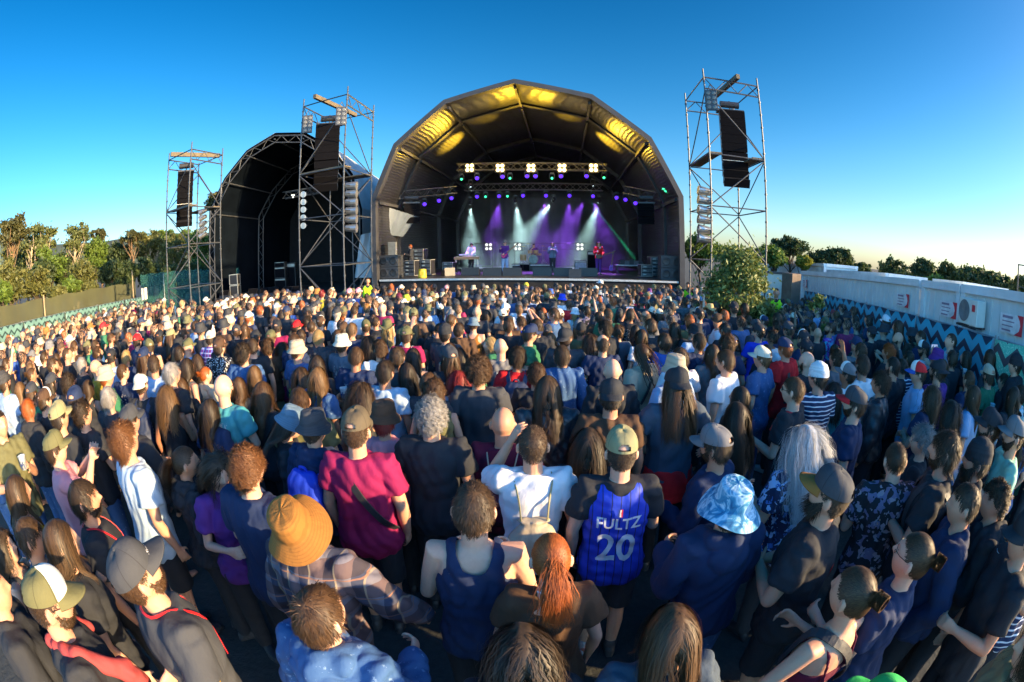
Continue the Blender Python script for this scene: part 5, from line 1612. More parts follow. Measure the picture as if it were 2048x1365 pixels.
# ------------------------------------------------------------------ hair: a scalp shell and many thin locks, in head space
def hairline(d):
    """1 where hair grows; d unit directions"""
    az = np.abs(np.arctan2(d[:, 0], d[:, 1]))          # 0 front, pi back
    lim = np.interp(az, [0, .5, .95, 1.25, 1.55, 1.9, 2.4, 3.15], [.50, .52, .42, .12, .02, -.28, -.50, -.56])
    return d[:, 2] > lim
STY = {  # n, length, lift, gravity, curl radius, turns, width, shell, jitter, clump
    'buzz': (3000, .010, .5, .1, 0, 0, .0022, .0015, .3, 0), 'short': (4400, .032, .28, .28, .001, .5, .0022, .002, .22, .4), 'mid': (4400, .060, .26, .48, .003, .8, .0024, .003, .24, .55),
    'curly': (3600, .060, .50, .34, .0095, 2.3, .0030, .004, .38, .72), 'afro': (4200, .078, .62, .2, .0105, 2.8, .0030, .005, .42, .66), 'long': (4200, .38, .03, .85, .005, 1.6, .0028, .003, .10, .65),
    'longcurly': (3800, .34, .16, .70, .0105, 6, .0034, .005, .18, .7), 'pony': (4200, .12, .03, .05, 0, 0, .0024, .0015, .06, .3), 'bun': (4200, .12, .03, .05, 0, 0, .0024, .0015, .06, .3),
    'balding': (2600, .03, .3, .3, 0, 0, .0022, .002, .3, .3), 'braids': (60, .36, .12, .5, .004, 9, .016, .004, .12, 0), 'silver': (5200, .44, .16, .60, .010, 3.0, .0026, .006, .22, .6),
}
def ribbons(P, width, seedv):
    """P (n,k,3) lock centre lines -> ribbon quads facing outwards"""
    n, k, _ = P.shape
    T_ = np.gradient(P, axis=1); T_ /= np.linalg.norm(T_, axis=2)[..., None] + 1e-9
    out = P - np.array([0, -.01, -.02]); out[..., 2] *= .4
    Sd = np.cross(T_, out); Sd /= np.linalg.norm(Sd, axis=2)[..., None] + 1e-9
    tt = np.linspace(0, 1, k)
    wv = width * (1 - .75 * tt ** 1.5)
    wv = wv[None, :, None] * (.6 + .8 * seedv[:, None, None])
    A, B = P - Sd * wv / 2, P + Sd * wv / 2
    V = np.stack([A, B], axis=2).reshape(-1, 3)
    base = (np.arange(n) * k * 2)[:, None] + (np.arange(k - 1) * 2)[None, :]
    F = np.stack([base, base + 1, base + 3, base + 2], axis=2).reshape(-1, 4)
    return V, F
def push_out(p, s=1.03):
    q = p / np.array([HW * s, HD * s, HH * s]); q[..., 1] = np.where(q[..., 1] < 0, q[..., 1] / 1.03, q[..., 1])
    r_ = np.linalg.norm(q, axis=-1)
    ins = r_ < 1
    p = np.where(ins[..., None], p / np.maximum(r_, .3)[..., None], p)
    z = p[..., 2]
    f = np.clip((-.095 - z) / .09, 0, 1)
    rx, ry = .075 + .135 * f, .072 + .074 * f
    xx, yy = p[..., 0], p[..., 1] + .02
    wall = ry * np.sqrt(np.clip(1 - (xx / rx) ** 2, 0, 1))
    hit = (z < -.095) & (np.abs(yy) < wall)
    yy = np.where(hit, np.where(yy < .05, -wall, wall), yy)
    return np.stack([xx, yy - .02, z], axis=-1)
def hair_mesh(style, lod, seed=0, under_hat=False):
    key = ('hair', style, lod, seed, under_hat)
    if key in _cache: return _cache[key]
    rng = np.random.default_rng(seed * 17 + len(style))
    n, L, lift, grav, cr, turns, wd, shell, jit, clump = STY[style]
    vr = random.Random(seed * 31 + len(style) * 7)
    if style in ('short', 'mid', 'curly', 'long', 'longcurly', 'afro'):      # no two heads of hair alike
        L *= vr.uniform(.72, 1.22); cr *= vr.uniform(.5, 2.0 if style in ('long', 'mid') else 1.25); jit *= vr.uniform(.8, 1.7); lift *= vr.uniform(.8, 1.35); clump *= vr.uniform(.8, 1.1)
    n = int(n * (1.0, .42, .13)[lod]); wd = wd * (1.0, 1.7, 3.2)[lod] if style != 'braids' else wd
    if style == 'braids': n = 60
    d = rng.normal(size=(n * 4, 3)); d /= np.linalg.norm(d, axis=1)[:, None]
    ok = hairline(d)
    if style == 'balding': ok &= ~((d[:, 2] > .45) & (d[:, 1] > -.62))
    if under_hat: ok &= d[:, 2] < .42
    d = d[ok][:n]; n = len(d)
    nrm = d / np.array([HW, HD, HH]); nrm /= np.linalg.norm(nrm, axis=1)[:, None]
    root = head_surf(d) + nrm * (.002 + .004 * rng.random((n, 1)) * (L > .02))
    tied = style in ('pony', 'bun')
    knot = np.array([0, -.108, .035 if style == 'pony' else .055])
    whorl = np.array([.012, -.055, .105])
    fl = (knot - root) if tied else (root - whorl)
    fl -= nrm * (fl * nrm).sum(1)[:, None]; fl /= np.linalg.norm(fl, axis=1)[:, None] + 1e-9
    if style in ('long', 'longcurly', 'silver', 'braids'):      # a parting, hair swept to the sides and back
        part = np.stack([np.sign(root[:, 0] + 1e-4) * .8, np.full(n, -.7), np.full(n, -.1)], axis=1)
        fl = fl * .35 + part; fl -= nrm * (fl * nrm).sum(1)[:, None]; fl /= np.linalg.norm(fl, axis=1)[:, None] + 1e-9
    dirv = nrm * lift + fl * (1 - lift) + rng.normal(size=(n, 3)) * jit
    dirv /= np.linalg.norm(dirv, axis=1)[:, None]
    K = {'buzz': 3, 'short': 4, 'balding': 4, 'mid': 6, 'curly': 9, 'afro': 10}.get(style, 12)
    if lod == 2: K = max(3, K // 2 + 1)
    if style == 'braids': K = 26
    ln = L * (.65 + .55 * rng.random(n))
    # swirls: locks near each other lean the same way
    sw = np.stack([np.sin(root @ (rng.normal(size=3) * 55) + 1), np.sin(root @ (rng.normal(size=3) * 55) + 3), np.sin(root @ (rng.normal(size=3) * 55))], axis=1)
    dirv += sw * (.25 if style in ('mid', 'short', 'curly') else .08) * (0 if tied else 1)
    p = root.copy(); pts = [p.copy()]
    for k in range(1, K):
        if tied:
            to = knot - p; dist = np.linalg.norm(to, axis=1)[:, None]
            dirv = to / (dist + 1e-6)
            p = p + dirv * np.minimum(dist, .19 / K + 0 * dist)
        else:
            dirv = dirv + np.array([0, 0, -1.0]) * grav * (1.6 / K * 4) + (np.array([0, -.10, 0]) if L > .3 else 0)
            dirv /= np.linalg.norm(dirv, axis=1)[:, None]
            p = p + dirv * (ln / (K - 1))[:, None]
        p = push_out(p, 1.04 if L > .3 else 1.03)
        pts.append(p.copy())
    P = np.stack(pts, axis=1)
    if clump and n > 30:
        g = max(8, n // 11); gi = rng.choice(n, g, replace=False)
        near = np.argmin(((root[:, None, :] - root[gi][None]) ** 2).sum(2), axis=1)
        tt = np.linspace(0, 1, K)[None, :, None] ** 1.2
        rel = P[gi][near] - P
        P = P + rel * tt * clump
    if cr:
        tt = np.linspace(0, 1, K)[None, :, None]
        ph = rng.random((n, 1, 1)) * 6.28
        e1 = nrm[:, None, :]; e2 = np.cross(nrm, [0.3, .2, .9]); e2 /= np.linalg.norm(e2, axis=1)[:, None]; e2 = e2[:, None, :]
        am = cr * np.clip(tt * 3, 0, 1)
        P = P + am * (np.sin(ph + tt * turns * 6.28) * e1 + np.cos(ph + tt * turns * 6.28) * e2)
    VV, FF = [], []; off = 0
    def put(V, F):
        nonlocal off
        VV.append(V); FF.append(F + off); off += len(V)
    sv = rng.random(n)
    V, F = ribbons(P, wd, sv); put(V, F)
    if style == 'braids':      # thick round ropes
        V, F = ribbons(P[:, :, :] + nrm[:, None, :] * .004, wd * .8, sv); put(V, F)
    if tied:
        if style == 'pony':
            m_ = int(900 * (1.3, .5, .2)[lod]); t0 = rng.normal(size=(m_, 3)) * np.array([.012, .008, .012]) + knot
            pp = [t0]; dv = np.array([0, -1.0, -.1]) + rng.normal(size=(m_, 3)) * .28
            lm = .20 + .10 * rng.random(m_)
            for k in range(1, 10):
                dv = dv + np.array([0, .02, -.42]); dv /= np.linalg.norm(dv, axis=1)[:, None]
                q = push_out(pp[-1] + dv * (lm / 9)[:, None], 1.12); pp.append(q)
            Pq = np.stack(pp, axis=1)
            tt = np.linspace(0, 1, 10)[None, :, None]
            Pq = Pq + .010 * tt * np.sin(rng.random((m_, 1, 1)) * 6.28 + tt * 14) * np.array([1, .3, .2])
            V, F = ribbons(Pq, wd * 1.1, rng.random(m_)); put(V, F)
        else:
            m_ = int(700 * (1.3, .5, .2)[lod]); aa = rng.random((m_, 1)) * 6.28; bb = rng.random((m_, 1)) * 6.28; tt = np.linspace(0, 2.4, 9)[None, :]
            r0 = .036 * (.75 + .25 * rng.random((m_, 1)))
            x = r0 * np.cos(aa + tt) ; z = r0 * np.sin(aa + tt); y = .028 * np.sin(bb + tt * .8)
            Pq = np.stack([x, y, z], axis=2) + knot + np.array([0, -.022, .0])
            V, F = ribbons(Pq, wd * 1.2, rng.random(m_)); put(V, F)
    # scalp shell
    D, Fs = sphere_dirs(40 if lod < 2 else 24, 26 if lod < 2 else 14)
    hl = hairline(D * np.array([1, 1, 1]) - np.array([0, 0, .03]))
    if style == 'balding': hl &= ~((D[:, 2] > .40) & (D[:, 1] > -.65))
    if under_hat: hl &= D[:, 2] < .5
    nz = np.sin(D @ np.array([9, 5, 3.])) * np.sin(D @ np.array([-4, 8, 7.]))
    Vs = head_surf(D) * (1 + (shell * (1 + .3 * nz) + .001)[:, None] / .1)
    Fs = np.array([f for f in Fs if all(hl[i] for i in f)])
    if len(Fs): put(Vs, Fs)
    V, F = np.concatenate(VV), np.concatenate(FF)
    me = fast_mesh('hair', V, F, HAIRM, False, True)
    _cache[key] = me
    return me
def beard_mesh(L, lod, seed=0):
    key = ('beard', L, lod)
    if key in _cache: return _cache[key]
    rng = np.random.default_rng(5)
    n = int(900 * (1.2, .7, .4)[lod])
    d = rng.normal(size=(n * 5, 3)); d /= np.linalg.norm(d, axis=1)[:, None]
    def reg(d):
        az = np.abs(np.arctan2(d[:, 0], d[:, 1]))
        up = np.interp(az, [0, .30, .45, .9, 1.35, 1.6], [-.30, -.32, -.42, -.40, -.05, 0.05])
        lip = (az < .26) & (d[:, 2] > -.56) & (d[:, 2] < -.40)
        return (d[:, 2] < up) & (az < 1.5) & ~lip & (d[:, 2] > -.985)
    d = d[reg(d)][:n]; n = len(d)
    root = head_surf(d); nrm = d / np.array([HW, HD, HH]); nrm /= np.linalg.norm(nrm, axis=1)[:, None]
    dirv = nrm * .5 + np.array([0, .15, -.8]) + rng.normal(size=(n, 3)) * .35
    pts = [root]; ln = L * (.5 + .8 * rng.random(n))
    for k in range(1, 5): pts.append(pts[-1] + dirv / np.linalg.norm(dirv, axis=1)[:, None] * (ln / 4)[:, None]); dirv = dirv + np.array([0, 0, -.15])
    V, F = ribbons(np.stack(pts, axis=1), .004 * (1, 1.3, 2)[lod], rng.random(n))
    D, Fs = sphere_dirs(44, 30); hl = reg(D)
    Vs = head_surf(D) + D * (.0025 + L * .12)
    Fs = np.array([f for f in Fs if all(hl[i] for i in f)])
    me = fast_mesh('beard', np.concatenate([V, Vs]), np.concatenate([F, Fs + len(V)]), HAIRM, False, True)
    _cache[key] = me
    return me
# ------------------------------------------------------------------ hats, glasses, bags, cups (head space: origin mid-head, +y the face)
def pat_seam(t, v, base, c):
    s = sep(t, v)
    a = math_node(t, 'FRACT', math_node(t, 'ADD', math_node(t, 'DIVIDE', math_node(t, 'ARCTAN2', s[0], s[1]), math.pi / 3), 10))
    k = math_node(t, 'GREATER_THAN', math_node(t, 'ABSOLUTE', math_node(t, 'SUBTRACT', a, .5)), .478)
    return mixc(t, math_node(t, 'MULTIPLY', k, .55), base, mixc(t, .75, c, (0, 0, 0)))
def cap_meshes(front=False):
    key = ('cap', front)
    if key in _cache: return _cache[key]
    nu, nv = 48, 12
    V, F, mi = [], [], []
    W_, D_, T_ = .090, .113, .100
    rim = lambda a: .040 + .012 * math.cos(a)
    for j in range(nv + 1):
        t = j / nv
        for i in range(nu):
            a = 2 * math.pi * i / nu
            ph = t * math.pi / 2
            r_ = math.cos(ph) ** .72 if t < 1 else 0.0
            seam = 1 - .018 * max(0, 1 - abs(((a / (math.pi / 3)) % 1) - .5 + .0) * 0 - min((a % (math.pi / 3)), math.pi / 3 - a % (math.pi / 3)) / .07) * (1 if t > .05 else 0)
            pk = 1 + .05 * math.cos(a) * math.sin(ph)
            z = rim(a) + T_ * math.sin(ph) ** .95 * (1 + .07 * math.cos(a) * math.sin(2 * ph))
            V.append((W_ * r_ * math.sin(a) * seam, D_ * r_ * math.cos(a) * seam * pk - .004, z))
    for j in range(nv):
        for i in range(nu):
            am = 2 * math.pi * (i + .5) / nu
            back = abs(am - math.pi)
            if back < .46 and 1 <= j < 1 + round(3.2 * math.sqrt(max(0, 1 - (back / .46) ** 2))): continue
            F.append((j * nu + i, j * nu + (i + 1) % nu, (j + 1) * nu + (i + 1) % nu, (j + 1) * nu + i))
            mi.append(1 if (front and (am < 1.05 or am > 2 * math.pi - 1.05)) else 0)
    n0 = len(V)
    D2, F2 = sphere_dirs(8, 6)
    V += [tuple(v * np.array([.008, .008, .005]) + np.array([0, -.002, T_ + .043])) for v in D2]
    F += [tuple(i + n0 for i in f) for f in F2]; mi += [0] * len(F2)
    me = bpy.data.meshes.new('cap'); me.from_pydata(V, [], F)
    me.materials.append(fabric('cap_panels', pat_seam, .8)); me.materials.append(mat('cap_front_white', (.70, .70, .66), .8))
    me.polygons.foreach_set('material_index', mi); me.polygons.foreach_set('use_smooth', [True] * len(F)); me.update()
    Vb, Fb = [], []
    na, nr = 24, 8
    for s_ in (0, 1):
        for j in range(nr + 1):
            r_ = j / nr
            for i in range(na + 1):
                u = -1 + 2 * i / na; a = u * 1.08
                x0, y0 = W_ * math.sin(a), D_ * math.cos(a) - .004
                y1 = y0 + r_ * .078 * math.sqrt(max(0, 1 - abs(u) ** 2.6)); x1 = x0 * (1 + .05 * r_)
                z1 = rim(a) + .003 - .014 * r_ - .020 * u * u * (.3 + r_) + .004
                Vb.append((x1, y1, z1 - s_ * .004))
    m_ = (nr + 1) * (na + 1)
    for j in range(nr):
        for i in range(na):
            a = j * (na + 1) + i
            Fb.append((a, a + 1, a + na + 2, a + na + 1)); Fb.append((m_ + a + na + 1, m_ + a + na + 2, m_ + a + 1, m_ + a))
    for i in range(na):
        a = nr * (na + 1) + i; Fb.append((a, a + 1, m_ + a + 1, m_ + a))
    mb = bpy.data.meshes.new('brim'); mb.from_pydata(Vb, [], Fb); mb.materials.append(fabric('cap_cotton', None, .8))
    mb.polygons.foreach_set('use_smooth', [True] * len(Fb)); mb.update()
    _cache[key] = (me, mb)
    return me, mb
def hat_mesh(kind):
    """bucket, wide bucket, straw, fedora, beanie as one soft shape"""
    key = ('hat', kind)
    if key in _cache: return _cache[key]
    prof = {'bucket': [(.80, .142), (.93, .132), (1.02, .085), (1.10, .045), (1.30, .022), (1.52, -.002)], 'wide': [(.76, .142), (.92, .132), (1.02, .085), (1.09, .048), (1.40, .026), (1.86, -.014)],
            'straw': [(.72, .155), (.90, .142), (1.02, .085), (1.07, .052), (1.35, .040), (1.72, .044)], 'fedora': [(.66, .165), (.86, .155), (1.0, .09), (1.05, .054), (1.35, .046), (1.66, .058)],
            'beanie': [(.55, .142), (.84, .125), (1.03, .08), (1.07, .04), (1.085, .025), (1.09, .017)]}[kind]
    nu = 56; V, F = [], []
    rs = []
    for i in range(len(prof) - 1):
        st_ = 5
        for k in range(st_): t = k / st_; rs.append((prof[i][0] * (1 - t) + prof[i + 1][0] * t, prof[i][1] * (1 - t) + prof[i + 1][1] * t))
    rs.append(prof[-1])
    zt = prof[0][1] + (.006 if kind != 'beanie' else .018)
    rs = [(prof[0][0] * f, zt - (zt - prof[0][1]) * f ** 2.5) for f in (.02, .3, .6, .85)] + rs
    for j, (r_, z) in enumerate(rs):
        for i in range(nu):
            a = 2 * math.pi * i / nu
            br = max(0, r_ - 1.04)
            cr_ = 1 - .10 * (kind == 'fedora') * math.exp(-((j - 4) / 3) ** 2) * abs(math.cos(a)) ** 2
            wob = (.030 * math.sin(2 * a + .6) + .016 * math.sin(3 * a + 1)) * br
            cn = .004 * mnoise.noise(Vector((math.cos(a) * 2.5, math.sin(a) * 2.5, z * 40))) * (r_ < 1.1)
            if kind in ('straw', 'fedora'): wob += .05 * br * math.cos(2 * a + math.pi) * 1.2
            V.append((.084 * r_ * math.sin(a) * cr_ + cn, .106 * r_ * math.cos(a) * (1 if r_ < 1.05 else (.106 - .018 * (min(r_, 1.5) - 1.05)) / .106) * cr_, z + wob + cn))
    for j in range(len(rs) - 1):
        for i in range(nu): F.append((j * nu + i, (j + 1) * nu + i, (j + 1) * nu + (i + 1) % nu, j * nu + (i + 1) % nu))
    F.append(tuple(range(nu)))
    me = bpy.data.meshes.new('hat'); me.from_pydata(V, [], F)
    def ringstitch(t, v, base, c):
        s = sep(t, v); r_ = math_node(t, 'SQRT', math_node(t, 'ADD', math_node(t, 'MULTIPLY', s[0], s[0]), math_node(t, 'MULTIPLY', math_node(t, 'MULTIPLY', s[1], .72), math_node(t, 'MULTIPLY', s[1], .8))))
        return mixc(t, math_node(t, 'MULTIPLY', band(t, r_, .0085, .3), .35), base, mixc(t, .55, c, (0, 0, 0)))
    me.materials.append(fabric('hat_cotton', ringstitch, .85))
    me.polygons.foreach_set('use_smooth', [True] * len(F)); me.update()
    _cache[key] = me
    return me
def glasses_mesh(dark=True):
    key = ('gl', dark)
    if key in _cache: return _cache[key]
    mb = MB()
    for sx in (-1, 1):
        pts = []
        for k in range(14):
            a = 2 * math.pi * k / 14
            pts.append((sx * .031 + .027 * math.cos(a), .101 - .010 * abs(math.cos(a)) * (1 if math.cos(a) * sx > 0 else 0), .010 + .019 * math.sin(a)))
        mb.cur = 1 if not dark else 0
        if dark: mb.add(pts + [(x, y - .003, z) for x, y, z in pts], [tuple(range(14)), tuple(range(27, 13, -1))] + [(i, (i + 1) % 14, 14 + (i + 1) % 14, 14 + i) for i in range(14)])
        mb.cur = 0
        for i in range(14): mb.tube(pts[i], pts[(i + 1) % 14], .0016, 4)
        mb.path([(sx * .058, .092, .014), (sx * .077, .06, .014), (sx * .081, .0, .012), (sx * .078, -.015, .0)], .0018, 4)
    mb.path([(-.006, .102, .014), (.006, .102, .014)], .002, 4)
    o = mb.build('sunglasses', mat('dark_lens', (.012, .012, .014), .15, 0, .1, 5, 0, .6)); me = o.data; bpy.data.objects.remove(o)
    _cache[key] = me
    return me
def eye_mesh():
    if 'eye' in _cache: return _cache['eye']
    mb = MB()
    V, F = sphere_dirs(12, 8); mb.add(V * .0125, F)
    mb.cur = 1; V2, F2 = sphere_dirs(10, 6); mb.add(V2 * np.array([.0062, .004, .0062]) + np.array([0, .0098, 0]), F2)
    o = mb.build('eye', [mat('eye_white', (.6, .58, .55), .2), mat('eye_dark', (.03, .018, .01), .15)], smooth=True); me = o.data; bpy.data.objects.remove(o)
    _cache['eye'] = me
    return me
def strap_path(pts, wd, th, col_mat, name, parent, seg=4):
    """flat webbing through points, as one mesh"""
    P = [Vector(p) for p in pts]
    Q = []
    for i in range(len(P) - 1):
        p0, p1, p2, p3 = P[max(0, i - 1)], P[i], P[i + 1], P[min(len(P) - 1, i + 2)]
        for k in range(seg):
            t = k / seg
            Q.append(.5 * ((2 * p1) + (p2 - p0) * t + (2 * p0 - 5 * p1 + 4 * p2 - p3) * t * t + (3 * p1 - p0 - 3 * p2 + p3) * t ** 3))
    Q.append(P[-1])
    vs, fs = [], []
    for i, q in enumerate(Q):
        d = (Q[min(i + 1, len(Q) - 1)] - Q[max(i - 1, 0)]).normalized()
        out = Vector((q.x, q.y * 1.5, (q.z - 1.33) * 1.2)).normalized()
        s_ = d.cross(out).normalized() * wd / 2; o_ = d.cross(s_).normalized() * th / 2
        if o_.dot(out) < 0: o_ = -o_
        vs += [q - s_ - o_, q + s_ - o_, q + s_ + o_, q - s_ + o_]
    for i in range(len(Q) - 1):
        a = i * 4
        for k in range(4): fs.append((a + k, a + (k + 1) % 4, a + 4 + (k + 1) % 4, a + 4 + k))
    fs += [(3, 2, 1, 0), tuple(len(vs) - 4 + k for k in range(4))]
    mb = MB(); mb.add(vs, fs)
    return mb.build(name, col_mat, parent, smooth=False)
def back_y(z, off): return -(np.interp(z, [.95, 1.1, 1.27, 1.35, 1.42, 1.47], [.115, .105, .118, .118, .098, .07]) + off)
def backpack(root_xf, col, label, kind='pack', name='backpack', strap=None):
    """two shoulder straps and a soft bag on the back; a thing of its own at the wearer's place"""
    r = empty(name, (0, 0, 0), label, 'backpack')
    r.matrix_world = root_xf
    fm = fabric('bag_nylon', None, .6)
    sh = Shells()
    if kind == 'pack':
        sh.loft([((0, -.20, .98), (.115, 0, 0), (0, .05, 0)), ((0, -.215, 1.02), (.15, 0, 0), (0, .075, 0)), ((0, -.215, 1.2), (.148, 0, 0), (0, .078, 0)), ((0, -.20, 1.34), (.135, 0, 0), (0, .06, 0)), ((0, -.185, 1.40), (.09, 0, 0), (0, .035, 0))], 20, .75)
        sh.loft([((0, -.275, 1.02), (.10, 0, 0), (0, .03, 0)), ((0, -.285, 1.1), (.11, 0, 0), (0, .03, 0)), ((0, -.28, 1.19), (.10, 0, 0), (0, .025, 0))], 16, .7)
    else:
        sh.loft([((0, -.175, .93), (.09, 0, 0), (0, .03, 0)), ((0, -.19, .99), (.16, 0, 0), (0, .055, 0)), ((0, -.185, 1.12), (.155, 0, 0), (0, .05, 0)), ((0, -.175, 1.2), (.10, 0, 0), (0, .035, 0)), ((0, -.17, 1.225), (.06, 0, 0), (0, .03, 0)), ((0, -.17, 1.25), (.10, 0, 0), (0, .035, 0))], 20, .85)
    me = sh.fuse(.012, 3, 'bag'); folds(me, .010, 3); me.materials.append(fm)
    o = link_mesh('bag', me, r); o.color = (*col, 1)
    wd = .05 if kind == 'pack' else .008
    for side in (-1, 1):
        x = side * .105
        s = strap_path([(x * 1.1, .10, 1.12), (x * 1.1, .135, 1.25), (x, .115, 1.39), (x, .03, 1.475), (x, -.075, 1.452), (x * .8, -.155, 1.36), (x * .7, -.185, 1.24 if kind != 'pack' else 1.33)], wd, .012 if kind == 'pack' else .008, fm, 'strap', r)
        s.color = (*(strap or col), 1)
    if kind == 'pack':
        h = strap_path([(-.03, -.19, 1.40), (-.02, -.20, 1.43), (.02, -.20, 1.43), (.03, -.19, 1.40)], .02, .008, fm, 'handle', r); h.color = (*col, 1)
    return r
CUPM = None
def cup_mat():
    m, t, b = nodes_of('clear_cup')
    b.inputs['Base Color'].default_value = (.75, .80, .84, 1); b.inputs['Roughness'].default_value = .25
    b.inputs['Transmission Weight'].default_value = .55; b.inputs['IOR'].default_value = 1.2
    return m
CUPM = cup_mat()
def cup(loc, rz, label, drink=(.10, .02, .02), name='plastic_cup'):
    r = empty(name, loc, label, 'cup', None, rz)
    mb = MB(); mb.lathe([(.030, -.055), (.043, .062), (.045, .064), (.0425, .066), (.041, .06), (.029, -.050)], (0, 0, 0), 24); mb.build('cup_wall', CUPM, r, smooth=True)
    mb = MB(); mb.lathe([(.029, -.05), (.036, .01), (.002, .0105)], (0, 0, 0), 20); mb.build('drink', mat('drink_%d' % int(drink[0] * 100 + drink[1] * 1000), drink, .1, 0, .1, 4, 0), r, smooth=True)
    mb = MB()
    for k in range(9):
        a = -1.2 + k * .3
        mb.box((.0385 * math.sin(a), -.0385 * math.cos(a), -.005 + .016 * math.sin(k * 2.1)), (.010, .003, .02 + .012 * (k % 3)), a)
    mb.build('print', mat('cup_print', (.03, .06, .16), .5), r)
    return r
# ------------------------------------------------------------------ people: assembly
STAGE_AT = Vector((0.8, 27, 0))
PEOPLE = []
HAIR_WORD = {'buzz': 'cropped', 'short': 'short', 'mid': 'tousled', 'curly': 'curly', 'afro': 'big curly', 'long': 'long', 'longcurly': 'long curly', 'pony': 'ponytailed', 'bun': 'tied-up', 'balding': 'balding', 'braids': 'braided', 'silver': 'long wavy'}
HC_WORD = {'b': 'black', 'd': 'dark', 'm': 'brown', 'l': 'light brown', 'g': 'ginger', 'c': 'copper', 'y': 'blonde', 'w': 'grey', 'r': 'red', 's': 'silver'}
HAT_WORD = {'cap': 'cap', 'capb': 'backwards cap', 'trucker': 'white-fronted cap', 'bucket': 'bucket hat', 'wide': 'wide-brimmed hat', 'straw': 'brimmed straw hat', 'fedora': 'fedora', 'beanie': 'beanie'}
TOP_WORD = {'tee': 't-shirt', 'long': 'long-sleeved top', 'hoodie': 'hoodie', 'jacket': 'jacket', 'shirt': 'shirt', 'vest': 'sleeveless vest', 'tank': 'tank top', 'bra': 'strappy crop top', 'jersey': 'jersey', 'wrap': 'off-shoulder top'}
PAT_WORD = {'plaid': 'plaid', 'stripes': 'striped', 'bluefloral': 'blue floral', 'darkfloral': 'dark floral', 'redfloral': 'red floral', 'dots': 'dotted', 'tie': 'tie-dye', 'denim': 'denim', 'leo': 'leopard print', 'leather': 'leather', 'lime': 'lime print', 'marble': 'purple marbled', 'check': 'purple checked', 'pin': 'blue pinstripe'}
def split(s, d=None):
    a = s.split(':'); return a[0], (a[1] if len(a) > 1 else d)
def col_of(name, rng=None):
    pat = 'plain'
    if name in PAT_WORD:
        pat = name
        base = {'plaid': 'grey', 'stripes': 'navy', 'pin': 'royal', 'bluefloral': 'navy', 'darkfloral': 'black', 'redfloral': 'black', 'dots': 'black', 'tie': 'blue', 'denim': 'denim', 'leo': 'khaki', 'leather': 'black', 'lime': 'lime', 'marble': 'purple', 'check': 'purple'}[name]
        return C[base], pat
    return C[name], pat
def part(name, me, root, color, mats=None, xf=None):
    o = link_mesh(name, me, root)
    o.color = (*color, 1)
    if mats is not None:
        for i, m in enumerate(mats):
            if i >= len(o.data.materials): o.data.materials.append(m)
            o.material_slots[i].link = 'OBJECT'; o.material_slots[i].material = m
    if xf is not None: o.matrix_local = xf
    return o
